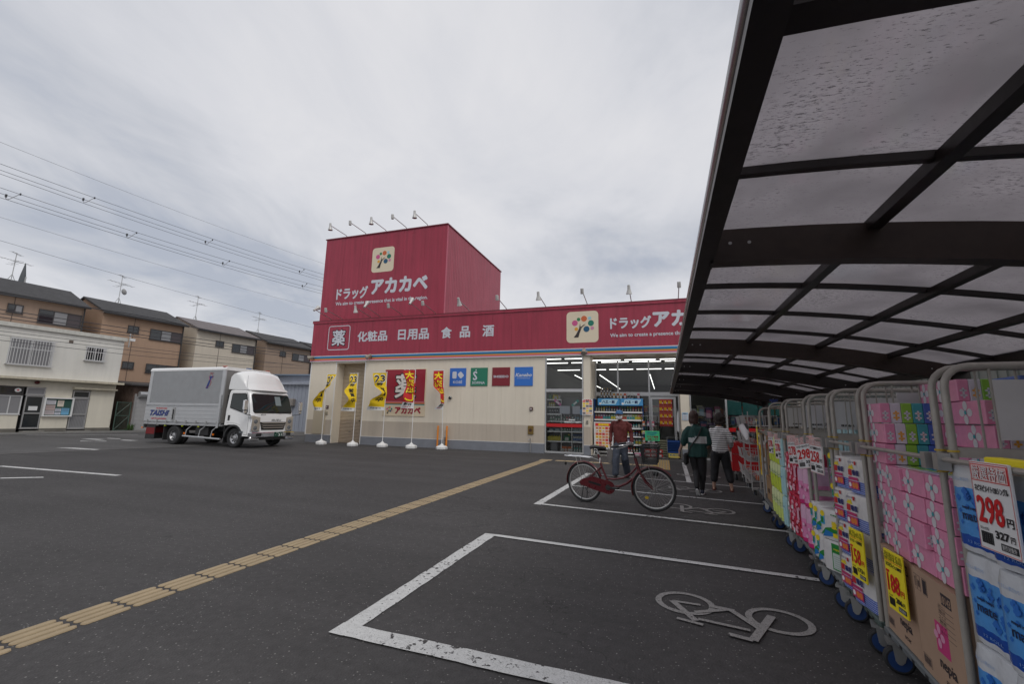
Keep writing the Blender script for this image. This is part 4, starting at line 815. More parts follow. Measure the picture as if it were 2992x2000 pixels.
for r_, z in enumerate((.1,.5,.9,1.25)):
    for i in range(10): c = ['cream','white','gold','lblue','pink'][(i*2+r_) % 5]; item('box',c,'blue' if c != 'blue' else 'white',2.28+i*.19,17.5,z+.002,'%s packet on the %s shelf behind the red banded right window' % ({'lblue':'light blue'}.get(c,c),['lowest','second','third','top'][r_]),'%s packets behind the right window' % c,s=1.1)
# shelves deeper inside, goods too dim to tell apart
t = thing('aisle_shelf', 'long dim shelving aisle deeper inside the shop', 'shelf', (0,24,0))
mb = MB()
for x in (-4.2,-2.4,-.6,1.2,3.0,4.6):
    mb.box((x-.04,20.4,0),(x+.04,34,1.9), mat('aisle panel',(.25,.25,.25),.7))
    for z in (.1,.5,.9,1.3,1.7): mb.box((x-.4,20.4,z-.02),(x+.4,34,z),SHW)
sp('rack', mb, parent=t)
mb = MB(); r3 = random.Random(9)
for x in (-4.2,-2.4,-.6,1.2,3.0,4.6):
    for s_ in (-1,1):
        for z in (.1,.5,.9,1.3,1.7):
            y = 20.45
            while y < 30:
                w_ = r3.uniform(.1,.3); h_ = r3.uniform(.15,.32); c = r3.choice(list(GC)); mb.box((x+s_*.1 if s_ > 0 else x-.36, y, z),(x+.36 if s_ > 0 else x-.1, y+w_*.9, z+h_), gm(c)); y += w_
sp('stocked_goods', mb, parent=t, kind='stuff')
# ------------------------------------------------------------------ delivery truck
TW = mat('white truck paint', (0.84,0.84,0.83), 0.22, var=0.02, coat=0.6); TAL = mat('truck aluminium', (0.52,0.53,0.54), 0.36, metal=0.4, var=0.05, vscale=4)
TDK = mat('dark truck chassis', (0.025,0.025,0.026), 0.6, var=0.2); GAP = mat('panel gap', (0.01,0.01,0.01), .8)
DGL = mat('dark windscreen glass', (0.012,0.02,0.02), 0.03, spec=0.5); HLG = mat('headlamp glass', (0.22,0.24,0.26), 0.05, metal=.5)
T0 = Vector((-17.6, 13.7, 0))
tr = thing('delivery_truck', 'white cab delivery truck with a ribbed aluminium wing box parked in the lot', 'truck', T0)
def tp_(name, mb, par=tr, smooth=0, label=None): return mb.build(name, par, smooth=smooth, label=label)
# box: x -2.98..1.35, y -1.0..1.05
bx0, bx1, by0, by1 = -2.98, 1.34, -0.98, 1.04
mb = MB(); mb.box((bx0+.02,by0+.03,.95),(bx1-.02,by1-.03,3.06),TAL); tp_('cargo_box', mb)
mb = MB()
prof = []; z = 1.66; n = 34; h = (2.98-1.66)/n
for i in range(n): prof += [(0.0, z+i*h+.001),(-.024, z+i*h+h*.25),(-.024, z+i*h+h*.60),(0.0, z+(i+1)*h-.001)]
pp = [(by0+a, b) for a, b in prof]+[(by0+.03, 2.98),(by0+.03,1.66)]
mb.prism(pp[::-1], bx0+.17, bx1-.17, TAL, 'yz'); tp_('ribbed_wing_panel', mb)
mb = MB()
mb.box((bx0+.0,by0-.02,1.56),(bx0+.17,by0+.03,3.02),TAL); mb.box((bx1-.17,by0-.02,1.56),(bx1,by0+.03,3.02),TAL); mb.box((bx0+.17,by0-.02,1.56),(bx1-.17,by0+.03,1.66),TAL)
tp_('wing_frame', mb)
mb = MB(); mb.prism([(by0-.03,2.97),(by0-.03,3.03),(by0+.03,3.10),(by1-.03,3.10),(by1+.03,3.03),(by1+.03,2.97)], bx0-.02, bx1+.02, TW, 'yz'); tp_('box_roof', mb)
mb = MB(); mb.box((bx0,by1-.03,.95),(bx1,by1,3.0),TAL); tp_('far_side_panel', mb)
mb = MB(); mb.box((bx1-.02,by0+.03,.85),(bx1,by1-.03,3.0), mat('truck box front',(0.22,0.21,0.20),.5)); tp_('box_front', mb)
mb = MB(); mb.box((bx0-.0,by0-.0,.85),(bx0+.02,by1,3.0),TAL); tp_('rear_doors', mb)
g_ = tp_('drop_side_gate', MB().box((bx0+.02,by0-.035,.90),(bx1-.02,by0-.005,1.52),TAL))
mb = MB()
for z in (.90,1.06,1.21,1.36,1.50): mb.box((bx0+.02,by0-.043,z),(bx1-.02,by0-.035,z+.018),TAL)
mb.build('rail', g_)
for i in range(8): mb = MB(); mb.box((bx0+.25+i*.56,by0-.065,.86),(bx0+.30+i*.56,by0-.036,.97),STEEL); mb.box((bx0+.235+i*.56,by0-.07,.88),(bx0+.315+i*.56,by0-.066,.90),STEEL); mb.build('latch', g_)
mb = MB(); mb.box((-1.30,by0-.06,.95),(-1.16,by0-.036,1.48),STEEL); mb.box((-1.26,by0-.07,1.0),(-1.20,by0-.0605,1.4),TDK); mb.build('centre_latch', g_)
mb = MB(); mb.box((bx1-.13,by0-.06,.72),(bx1-.03,by0-.04,2.0),TAL); tp_('corner_post', mb)
mb = MB(); mb.box((bx0,by0-.0,.78),(bx1,by1,.89),TAL); tp_('box_sill', mb)
NV = mat('navy lettering', srgb(40,60,130), .5); RL = mat('red lettering', srgb(200,60,70), .5)
def side_text(mb, body, x0, x1, z0, z1, y, m, b=.0, shear=0.0): boldtext(mb, body, x0, x1, z0, z1, y, m, b, shear)
mb = MB(); side_text(mb,'TAISHI',-2.62,-1.50,1.12,1.36,by0-.046,NV,.012,.35); side_text(mb,'THE CRUISING LINER',-2.30,-1.65,1.40,1.46,by0-.046,RL,.002); side_text(mb,'color & sound sensation',-2.52,-1.62,.985,1.06,by0-.046,RL,.002,.3); tp_('lettering', mb)
mb = MB()
polyp(mb,(.55,by0-.028,2.5),X_,Z_,[(-.20,-.26),(-.08,-.26),(.06,.16),(.14,.17),(.16,.23),(-.05,.23),(-.07,.17),(-.03,.15)],NV)
for a in range(14):
    t0 = -1.0+a*.2; r_ = .18; mb.box((.52+r_*math.cos(t0)*.9-.012,by0-.029,2.62+r_*math.sin(t0)*1.3-.012),(.52+r_*math.cos(t0)*.9+.012,by0-.028,2.62+r_*math.sin(t0)*1.3+.012),RL) if a > 4 else None
mb.tube([(.72,by0-.030,2.86),(.58,by0-.030,2.84),(.46,by0-.030,2.72),(.52,by0-.030,2.60),(.62,by0-.030,2.50),(.58,by0-.030,2.36),(.35,by0-.030,2.26)],.006,RL,4); tp_('logo', mb)
for x in (1.25,): mb = MB(); mb.box((x-.14,by0-.01,3.10),(x,by0+.09,3.13),mat('red marker lens',srgb(190,50,30),.2)); tp_('marker_lamp', mb)
mb = MB(); mb.box((1.22,by1-.12,3.10),(1.34,by1,3.13),mat('red marker lens',(0,0,0))); tp_('marker_lamp', mb)
mb = MB(); mb.box((1.3,-.1,3.10),(1.36,.1,3.14),mat('blue marker lens',srgb(40,90,150),.2)); tp_('marker_lamp', mb)
# chassis
mb = MB()
for y in (-.42,.36): mb.box((bx0+.05,y,.55),(2.4,y+.07,.74),TDK)
for x in (-2.6,-1.6,-.6,.4,1.3): mb.box((x,by0+.1,.74),(x+.07,by1-.1,.80),TDK)
mb.box((-.1,-.85,.42),(.6,-.45,.72),TDK); mb.box((.0,.45,.4),(.9,.9,.72),TDK); mb.cyl((-1.17,-.8,.37),(-1.17,.85,.37),.07,TDK,10); mb.cyl((2.1,-.8,.37),(2.1,.85,.37),.05,TDK,8); mb.box((-.6,-.3,.35),(.2,.3,.6),TDK)
tp_('chassis', mb)
def ring_tyre(mb, prof, n, yy):
    vs = []; k = len(prof)
    for i in range(n):
        a = 2*PI*i/n
        for r_, y_ in prof: vs.append((r_*math.cos(a), y_+yy, r_*math.sin(a)))
    mb.add(vs, [(i*k+j, i*k+(j+1)%k, ((i+1)%n)*k+(j+1)%k, ((i+1)%n)*k+j) for i in range(n) for j in range(k)], RUBBER)
def wheel(x, y, side, dual=False, rim='steel'):
    w_ = thing('x','y','z'); 
    bpy.data.objects.remove(w_)
    mb = MB(); wd = .20; ys_ = [0] if not dual else [0,.24]
    for q in ys_:
        yy = -q*side*-1 if 0 else q*(1 if side < 0 else -1)
        ring_tyre(mb, [(.22,-wd/2),(.33,-wd/2),(.365,-wd/2+.03),(.372,0),(.365,wd/2-.03),(.33,wd/2),(.22,wd/2)], 28, yy)
    o = mb.build('wheel', tr, (x,y,.372), smooth=35)
    mb = MB(); s = side
    pr = [(.225,s*.085),(.215,s*.05),(.15,s*.01 if not dual else s*-.03),(.10,s*.03 if not dual else s*.0),(.085,s*.06),(.05,s*.07)] 
    mb.lathe(pr, mat('wheel steel',(0.42,0.42,0.43),.35,metal=.7,var=.08,vscale=20), 24, axis='y', cap0=False); mb.build('rim', o, smooth=30)
    for k in range(8):
        a = k*PI/4; mb = MB(); mb.cyl((.165*math.cos(a),s*.02,.165*math.sin(a)),(.165*math.cos(a),s*.034,.165*math.sin(a)),.026,GAP,8)
        if k == 0: hm = mb.mesh('vent_hole')
        o2 = mobj('vent_hole', mb.mesh('vent_hole') if k == 0 else mb.mesh('vent_hole'), o)
    return o
wheel(2.10,-.86,-1); wheel(2.10,.86,1); wheel(-1.17,-.88,-1,True); wheel(-1.17,.88,1,True)
# mudguards and flaps
mb = MB(); pts = []
for i in range(11): a = PI*i/10; pts.append((2.1+.47*math.cos(a),.40+.47*math.sin(a)))
for i in range(10,-1,-1): a = PI*i/10; pts.append((2.1+.40*math.cos(a),.40+.40*math.sin(a)))
mb.prism(pts,-1.02,-.70,TDK,'xz'); mb.prism(pts,.72,1.02,TDK,'xz'); tp_('wheel_arch', mb, smooth=40)
mb = MB(); mb.box((-2.55,by0+.05,.18),(-2.52,by0+.55,.72),TDK); mb.box((-2.512,by0+.06,.42),(-2.508,by0+.55,.66),mat('dark red flap',srgb(120,20,24),.6)); mb.box((-2.82,by0+.02,.18),(-2.28,by0+.03,.80),TDK); mb.box((-2.80,by0+.012,.38),(-2.30,by0+.018,.64),mat('dark red flap',(0,0,0))); tp_('rear_mud_flap', mb)
mb = MB(); mb.box((-1.82,by0+.05,.16),(-1.79,by0+.5,.8),TDK); tp_('mud_flap', mb); mb = MB(); mb.box((1.52,by0+.05,.16),(1.55,by0+.4,.8),TDK); tp_('mud_flap', mb)
AM = mat('amber lens', srgb(230,120,20), .2)
mb = MB(); mb.tube([(-.62,by0+.02,.36),(1.42,by0+.02,.30)],.035,TAL,10)
for x in (-.45,.30,.95): mb.tube([(x-.05,by0+.02,.35),(x-.02,by0+.04,.6),(x+.22,by0+.1,.82)],.02,TAL,8)
tp_('side_guard', mb, smooth=50)
for x in (-.55,1.02): mb = MB(); mb.box((x,by0-.02,.43),(x+.06,by0+.02,.50),AM); tp_('side_marker', mb)
for x in (-1.75,-.75,.15,1.15): mb = MB(); mb.lathe([(.04,0),(.045,.01),(.035,.05)], mat('yellow green lens',srgb(190,200,40),.3),10,c=(x,by0+.05,.72),axis='z'); tp_('side_lamp', mb, smooth=50)
mb = MB(); mb.box((bx0-.12,by0,.62),(bx0,by0+.3,.80),STEEL); mb.box((bx0-.10,by0-.01,.60),(bx0-.04,by0+.06,.66),AM); tp_('rear_hinge', mb)
# cab: loft of side profiles, narrower towards the roof
def cab_shell():
    prof = [(2.93,.52),(2.955,.80),(2.945,1.05),(2.905,1.36),(2.80,1.68),(2.66,2.06),(2.58,2.17),(2.46,2.215),(1.85,2.235),(1.66,2.215),(1.62,2.10),(1.60,1.36),(1.60,.84),(1.72,.84),(1.80,.86),(2.12,.87),(2.36,.78),(2.50,.62),(2.55,.45),(2.93,.45)]
    ys_ = [-1.0,-.985,-.93,-.7,0,.7,.93,.985,1.0]
    def Y(z, k): t_ = max(0,(z-1.25)/1.0); return k*(1-.075*t_)
    n = len(prof); vs = []; 
    for k in ys_:
        e_ = max(0,(abs(k)-.90)/.10); ins = .06*e_*e_
        for x, z in prof:
            cx = 2.2; xx = x-ins*(1 if x > 2.3 and z < 2.2 else 0); zz = z-(.06*e_*e_ if z > 2.0 else 0); vs.append((xx, Y(z,k), zz))
    fs = []
    for i in range(len(ys_)-1):
        for j in range(n): fs.append((i*n+j, i*n+(j+1)%n, (i+1)*n+(j+1)%n, (i+1)*n+j))
    fs += [tuple(range(n-1,-1,-1)), tuple(range((len(ys_)-1)*n, len(ys_)*n))]
    return vs, fs
vs_, fs_ = cab_shell(); mb = MB(); mb.add(vs_, fs_, TW); cab = tp_('cab', mb, smooth=38)
def YN(z): return -1.0*(1-.075*max(0,(z-1.25)/1.0))
def sidepoly(mb, pts, off, m):  # polygon on the near side of the cab at offset
    mb.quad([(x, YN(z)-off, z) for x, z in pts], m)
def sideplate(mb, pts, off, th, m):
    n = len(pts); vs = [(x, YN(z)-off-th, z) for x, z in pts]+[(x, YN(z)-off+.01, z) for x, z in pts]
    mb.add(vs, [tuple(range(n)), tuple(range(2*n-1,n-1,-1))]+[(i,(i+1)%n,n+(i+1)%n,n+i) for i in range(n)], m)
dpts = [(1.70,.93),(1.86,.93),(2.12,.92),(2.40,.86),(2.56,.68),(2.62,.50),(2.80,.50),(2.80,1.28),(2.72,1.60),(2.58,1.98),(2.50,2.10),(1.72,2.10)]
mb = MB(); sideplate(mb, [(x+(.012 if x < 2.3 else (.012 if x > 2.3 else 0)), z) for x, z in dpts], -.004, .004, GAP)
mb2 = MB(); cxx, czz = 2.2, 1.3
sideplate(mb2, [(cxx+(x-cxx)*.985, czz+(z-czz)*.988) for x, z in dpts], .0, .006, TW); d_ = mb2.build('door', cab)
mb3 = MB(); sideplate(mb3, dpts, -.004, .006, GAP); mb3.build('door_gap', cab)
mb = MB(); sideplate(mb, [(1.77,1.50),(2.66,1.27),(2.72,1.36),(2.62,1.80),(2.53,2.03),(2.46,2.06),(1.80,2.06),(1.77,2.0)], .007, .004, TDK); mb.build('window_seal', cab)
mb = MB(); sideplate(mb, [(1.81,1.53),(2.62,1.32),(2.67,1.38),(2.58,1.79),(2.49,2.01),(1.83,2.01),(1.81,1.98)], .012, .003, DGL); mb.build('side_window', cab)
mb = MB(); sideplate(mb, [(1.76,1.02),(1.84,1.02),(1.84,1.22),(1.76,1.22)], .007, .012, BLACK); mb.build('door_handle', cab)
mb = MB(); sideplate(mb, [(2.42,.56),(2.60,.56),(2.60,.64),(2.42,.64)], .007, .02, HLG); mb.build('side_indicator', cab)
mb = MB(); boldtext(mb,'大和産業株式会社',1.645,1.68,1.40,1.43,-1.02,INK,0) if 0 else None
# windscreen
def wsf(z): # x on the front profile at height z
    pr = [(.52,2.93),(.80,2.955),(1.05,2.945),(1.36,2.905),(1.68,2.80),(2.06,2.66),(2.17,2.58)]
    for (z0,x0_),(z1,x1_) in zip(pr, pr[1:]):
        if z0 <= z <= z1: return x0_+(x1_-x0_)*(z-z0)/(z1-z0)
    return 2.93
def front_patch(mb, ya0, ya1, z0, z1, off, m, nz=6, ny=10, taper=.0, rc=0.0):
    vs = []; fs = []
    for i in range(nz+1):
        z = z0+(z1-z0)*i/nz; tt = i/nz
        rr = 0
        if rc:
            d0 = min(z-z0, z1-z)
            if d0 < rc: rr = rc-math.sqrt(max(0, rc*rc-(rc-d0)**2))
        for j in range(ny+1):
            y = (ya0+rr)+(ya1-ya0-2*rr)*j/ny; y *= (1-taper*tt)
            e_ = max(0,(abs(y)/(1-.075*max(0,(z-1.25)))-.90)/.10); vs.append((wsf(z)+off-.06*e_*e_, y, z))
    for i in range(nz):
        for j in range(ny): fs.append((i*(ny+1)+j, i*(ny+1)+j+1, (i+1)*(ny+1)+j+1, (i+1)*(ny+1)+j))
    mb.add(vs, fs, m)
mb = MB(); front_patch(mb,-.93,.93,1.31,2.06,.006,BLACK,12,12,.05,.07); ws = mb.build('windscreen_seal', cab)
mb = MB(); front_patch(mb,-.895,.895,1.345,2.025,.010,DGL,12,12,.05,.06); mb.build('windscreen', cab, smooth=60)
mb = MB(); front_patch(mb,.15,.42,1.62,1.98,.013,mat('paper behind glass',(.22,.27,.28),.3),3,3); mb.build('sticker', cab)
for y0_, y1_ in ((-.55,-.0),(.25,.80)): mb = MB(); mb.tube([(wsf(1.33)+.03,y0_,1.31),(wsf(1.40)+.025,y1_,1.44)],.008,BLACK,5); mb.build('wiper', cab)
# front details
mb = MB(); boldtext(mb,'x',0,1,0,1,0,INK) if 0 else None
def ftext(mb, body, y0_, y1_, z0, z1, x, m, b=.004):
    k = 0
    for oy, oz in ((0,0),(b,0),(-b,0),(0,b),(0,-b)): write(mb, body, (x+.0006*k,(y0_+y1_)/2+oy,(z0+z1)/2+oz), Y_, Z_, abs(y1_-y0_), z1-z0, m, 0); k += 1
mb = MB(); ftext(mb,'ISUZU',-.08,.36,1.015,1.085,wsf(1.05)+.006,mat('grey lettering',(.12,.12,.12),.3)); mb.build('lettering', cab)
mb = MB(); ftext(mb,'ELF',-.58,-.36,1.235,1.275,wsf(1.25)+.008,mat('grey lettering',(0,0,0)),.002); mb.build('lettering', cab)
mb = MB(); mb.prism([(-.62,.98),(.62,.98),(.52,.68),(-.52,.68)], 2.93, 2.962, BLACK, 'yz'); grille = mb.build('grille', cab)
for z, a in ((.955,.62),(.865,.60),(.775,.56)):
    mb = MB(); mb.prism([(-a,z+.03),(-a*.8,z),(a*.8,z),(a,z+.03),(a*.8,z-.03),(-a*.8,z-.03)], 2.962, 2.985, CHROME, 'yz'); mb.build('chrome_bar', grille)
for s in (-1,1):
    mb = MB(); mb.prism([(s*.62,1.16) ,(s*.97,1.22),(s*.985,.62),(s*.60,.62)] if s < 0 else [(s*.62,1.16),(s*.60,.62),(s*.985,.62),(s*.97,1.22)], 2.885, 2.955, CHROME, 'yz'); h = mb.build('headlight', cab)
    mb = MB(); mb.lathe([(.085,.0),(.075,.022),(.02,.03)], HLG, 16, axis='x', c=(2.952,s*.80,1.0)); mb.lathe([(.085,.0),(.075,.022),(.02,.03)], HLG, 16, axis='x', c=(2.952,s*.80,.76)); mb.box((2.95,s*.80-.12,.60),(2.965,s*.80+.12,.66),AM if 0 else HLG); mb.build('lens', h, smooth=40)
mb = MB(); mb.rbox((2.86,-1.04,.40),(3.05,1.04,.60),CHROME,.03); mb.rbox((2.86,-1.04,.27),(3.02,-.62,.39),CHROME,.03); mb.rbox((2.86,.62,.27),(3.02,1.04,.39),CHROME,.03); mb.box((2.86,-.62,.30),(2.98,.62,.39),TDK); bmp = mb.build('bumper', cab, smooth=30)
for s in (-1,1): mb = MB(); mb.rbox((3.04,s*.70-.12,.45),(3.06,s*.70+.12,.56),BLACK,.006); mb.build('fog_light', bmp) if 0 else mb.build('fog_light', tr)
mb = MB(); mb.box((3.052,.02,.41),(3.062,.40,.60),mat('green number plate',srgb(16,70,54),.4)); ftext(mb,'31',.20,.36,.44,.53,3.064,WHT,.003); ftext(mb,'京都 130',.08,.34,.555,.585,3.064,WHT,0); ftext(mb,'あ ・・',.05,.17,.47,.50,3.064,WHT,0); tp_('number_plate', mb)
# mirrors
for s in (-1,1):
    mb = MB(); mb.tube([(2.86,s*.98,1.24),(2.92,s*1.18,1.26),(2.94,s*1.30,1.28),(2.94,s*1.32,1.55)],.014,BLACK,6); m_ = mb.build('mirror_arm', cab if 0 else tr)
    mb = MB(); mb.rbox((2.90,s*1.32-.09,1.42),(2.98,s*1.32+.09,1.80),CHROME,.025); mb.rbox((2.91,s*1.32-.07,1.30),(2.97,s*1.32+.07,1.41),CHROME,.02); mb.build('mirror', m_, smooth=40)
mb = MB(); mb.box((2.90,-1.06,1.10),(3.0,-.92,1.22),CHROME); mb.build('mirror', tr)
# roof fairing
ys_ = [-.93,-.88,-.75,-.4,0,.4,.75,.88,.93]; vs = []; fs = []
prof = [(1.52,2.22),(1.52,2.36),(1.58,2.86),(1.70,2.97),(1.95,2.985),(2.18,2.93),(2.36,2.72),(2.46,2.50),(2.56,2.34),(2.70,2.24),(2.72,2.19),(2.4,2.19)]
for k in ys_:
    e_ = (abs(k)/.93)**4
    for x, z in prof: vs.append((x-.16*e_*(1 if x > 1.9 else 0), k, z-(.16*e_ if z > 2.6 else .04*e_ if z > 2.3 else 0)))
n = len(prof)
for i in range(len(ys_)-1):
    for j in range(n): fs.append((i*n+j, i*n+(j+1)%n, (i+1)*n+(j+1)%n, (i+1)*n+j))
fs += [tuple(range(n-1,-1,-1)), tuple(range((len(ys_)-1)*n, len(ys_)*n))]
mb = MB(); mb.add(vs, fs, TW); tp_('roof_fairing', mb, smooth=50)
mb = MB(); mb.tube([(2.45,-.92,2.1),(2.45,-.93,2.75)],.005,BLACK,4); tp_('antenna', mb)
mb = MB(); mb.box((1.36,-.8,.8),(1.58,.8,2.0),TDK); mb.cyl((1.47,-.82,1.9),(1.47,-.82,.9),.06,TDK,10); tp_('snorkel', mb)
# ------------------------------------------------------------------ houses across the street (local x runs along the street, -y faces the lot)
AZ = math.radians(84); DV = Vector((math.cos(AZ), math.sin(AZ), 0))
DKF = mat('dark bronze window frame', (0.05,0.045,0.045), .4); DKG = mat('dark window pane', (0.02,0.024,0.028), .06, spec=.8); CUR = mat('curtained pane', (0.26,0.26,0.27), .25); SHB = mat('brown shutter panel', (0.075,0.06,0.065), .5)
ROOFM = mat('dark slate roof', (0.045,0.044,0.046), .75, var=.15, vscale=2.5, bump=.3, bscale=25)
ROOFP = mat('faded mauve roof', (0.16,0.14,0.14), .75, var=.2, vscale=2.5)
def win(par, x0, z0, x1, z1, y=0.0, kinds=('g','c'), m=DKF, label=None, axis='x'):
    w_, h_ = x1-x0, z1-z0; mb = MB(); f = .05
    mb.box((0,-.06,0),(f,.02,h_),m); mb.box((w_-f,-.06,0),(w_,.02,h_),m); mb.box((f,-.06,0),(w_-f,.02,f),m); mb.box((f,-.06,h_-f),(w_-f,.02,h_),m); mb.box((-.03,-.09,-.03),(w_+.03,-.0,0),m)
    n = len(kinds); d = (w_-2*f)/n
    for i in range(1,n): mb.box((f+i*d-.02,-.05,f),(f+i*d+.02,.0,h_-f),m)
    rot = (0,0,0) if axis == 'x' else (0,0,-PI/2)
    o = mb.build('window', par, (x0,y,z0) if axis == 'x' else (y,x1,z0), rot)
    if label: o['label'] = label
    for i, k_ in enumerate(kinds):
        mb = MB(); mb.box((f+i*d+(.02 if i else 0),-.03,f),(f+(i+1)*d-(.02 if i < n-1 else 0),-.02,h_-f),{'g':DKG,'c':CUR,'s':SHB}[k_]); mb.build('shutter' if k_ == 's' else 'pane', o)
    return o
def house(label, off, s0, s1, eave, ridge, depth, wm, wins, sidewins=(), roofm=ROOFM, group=None, wallside=None):
    P = Vector((-36.5,17.5,0))+DV*s0 if off is None else Vector(off)+DV*s0
    L_ = s1-s0; t = thing('house', label, 'house', P, AZ, group)
    ws = wallside or wm
    mb = MB(); mb.prism([(0,0),(0,eave),(depth/2,ridge),(depth,eave),(depth,0)], 0, L_, wm, 'yz'); mb.build('wall', t)
    mb = MB(); ov = .12; k = (ridge-eave)/(depth/2)
    for side in (0,1):
        y0, y1 = (-.35, depth/2) if side == 0 else (depth+.35, depth/2); z0 = eave-.35*k
        pts = [(y0,z0+.03),(y1,ridge+.03),(y1,ridge+.13),(y0,z0+.12)]
        mb = MB(); mb.prism(pts if side == 0 else pts[::-1], -ov, L_+ov, roofm, 'yz'); r = mb.build('roof', t)
        if side == 0:
            mb2 = MB()
            for i in range(12): yy = y0+(y1-y0)*i/12; zz = z0+.12+(ridge-z0)*i/12; mb2.prism([(yy,zz),(yy+.02,zz+.022),(yy+(y1-y0)/12,zz+.001+(ridge-z0)/12)], -ov, L_+ov, roofm, 'yz')
            mb2.build('slate_course', r, kind='stuff')
    mb = MB(); mb.box((-ov,-.45,eave-.17),(L_+ov,-.35,eave-.07),mat('dark gutter',(.03,.03,.032),.4)); mb.build('gutter', t)
    mb = MB(); mb.box((-ov,-.33,eave-.12),(L_+ov,0,eave-.09),mat('eave soffit',(.25,.2,.17),.8)); mb.build('soffit', t)
    mb = MB(); mb.tube([(L_-.06,-.06,eave-.1),(L_-.06,-.06,0)],.04,mat('dark gutter',(0,0,0)),6); mb.build('downpipe', t)
    mb = MB(); mb.box((L_*.36,-.012,0),(L_*.36+.03,-.001,eave-.1),mat('joint '+label[:8],(.08,.06,.05),.8)); mb.build('wall_joint', t)
    for (x0,z0,x1,z1,kd) in wins: win(t, x0-s0, z0, x1-s0, z1, 0, kd)
    for (y0,z0,y1,z1) in sidewins: win(t, y0, z0, y1, z1, 0.0, ('g',), axis='y')
    return t
BR1 = mat('brown rendered wall', srgb(156,134,118), .85, var=.05, vscale=.8, streak=.05); BR2 = mat('orange brown rendered wall', srgb(170,142,120), .85, var=.05, vscale=.8, streak=.05)
CR3 = mat('pale cream rendered wall', srgb(204,194,178), .85, var=.04, vscale=.8, streak=.05); BR4 = mat('tan rendered wall', srgb(160,140,123), .85, var=.05, vscale=.8, streak=.05)
G_ = 'three storey houses across the street'
house('grey brown house with a dark roof behind the left half of the white building', None, -4.75, .42, 8.05, 9.35, 6, BR1, [(-3.14,6.92,-2.47,7.45,('g','c')),(-1.78,6.57,.29,7.43,('g','c','s'))], group=G_)
house('orange brown house with a dark slate roof behind the white building corner', None, 1.38, 6.5, 8.0, 9.2, 6, BR2, [(2.87,6.81,3.54,7.31,('g','g')),(4.26,6.52,6.41,7.31,('g','c','s')),(2.88,4.2,3.58,4.7,('g','g')),(4.33,4.03,6.43,4.7,('g','g','s'))], group=G_)
house('pale cream house with a faded mauve roof behind the truck box', None, 7.51, 12.65, 7.95, 9.05, 6, CR3, [(9.05,6.72,9.73,7.22,('g','g')),(10.46,6.43,12.51,7.17,('g','c','s')),(9.1,4.2,9.75,4.65,('g','g'))], sidewins=[(3.4,6.1,4.4,6.9)], roofm=ROOFP, group=G_)
house('tan house with a dark roof just left of the red tower', None, 13.63, 18.7, 7.85, 8.98, 6, BR4, [(15.1,6.71,15.75,7.19,('g','g')),(16.5,6.46,18.61,7.17,('g','c','s')),(15.17,4.26,15.75,4.68,('g','g')),(16.61,4.09,18.55,4.7,('g','c','s'))], sidewins=[(3.4,4.9,4.4,5.6)], group=G_)
house('dark reddish house mostly hidden behind the left end of the shop', None, 19.75, 24.8, 7.8, 8.9, 6, mat('reddish brown wall', srgb(96,62,62), .85, var=.06), [], group=G_)
# plain backs of more houses further along keep the street going out of frame
house('brown house at the far left of the street beyond the picture edge', None, -10.9, -5.75, 8.05, 9.3, 6, BR2, [(-9.3,6.5,-7.2,7.4,('g','c','s'))], group=G_)
# second row behind: low roofs
# white two storey building
wb = thing('white_building', 'white two storey building with barred upper windows and a glass office door', 'building', Vector((-31.2,17.5,0)), AZ)
WW = mat('white rendered wall', srgb(222,220,213), .85, var=.04, vscale=.7, streak=.05); WC = mat('cream lower wall', srgb(220,214,198), .85, var=.05, vscale=.9, streak=.05)
x0 = -9.0
mb = MB(); mb.box((x0,0,2.88),(0,5.5,5.45),WW); mb.build('upper_wall', wb)
# lower wall built round its openings
def lw(a, b, z0, z1): return mb.box((a,.05,z0),(b,5.5,z1),WC)
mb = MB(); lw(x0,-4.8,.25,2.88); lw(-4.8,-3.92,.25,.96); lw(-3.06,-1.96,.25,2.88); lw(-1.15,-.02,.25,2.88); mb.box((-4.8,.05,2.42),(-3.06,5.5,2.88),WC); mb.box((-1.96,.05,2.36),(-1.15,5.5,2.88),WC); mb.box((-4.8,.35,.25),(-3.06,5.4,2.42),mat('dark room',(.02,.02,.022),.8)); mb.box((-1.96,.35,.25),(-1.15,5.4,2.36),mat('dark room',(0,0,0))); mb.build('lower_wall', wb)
mb = MB(); mb.box((x0,0.0,-.1),(-3.92,5.5,.25),mat('stained concrete base',(.16,.15,.13),.9,var=.2,vscale=2)); mb.box((-3.06,.0,-.1),(-1.96,.3,.25),mat('stained concrete base',(0,0,0))); mb.box((-1.15,0,-.1),(0,5.5,.25),mat('stained concrete base',(0,0,0))); mb.build('base', wb)
mb = MB(); mb.box((x0,-.12,5.45),(.10,5.6,5.66),mat('pale parapet',srgb(205,204,196),.8,var=.06,streak=.15)); mb.build('parapet', wb)
mb = MB(); mb.box((x0,-.45,2.78),(.15,.0,2.90),mat('stained ledge',srgb(196,188,168),.85,var=.12,vscale=3,streak=.2)); mb.build('ledge', wb)
mb = MB(); mb.box((-1.99,-.22,2.42),(-.03,.05,2.50),mat('stained ledge',(0,0,0))); mb.build('door_canopy', wb)
mb = MB(); mb.box((-3.8,-.5,.0),(-3.0,-.0,.14),mat('step concrete',(.25,.24,.22),.9,var=.1)); mb.build('step', wb); mb = MB(); mb.box((-2.05,-.4,.0),(-1.05,0,.12),mat('step concrete',(0,0,0))); mb.build('step', wb)
WFR = mat('white window bars', (.62,.62,.62), .45)
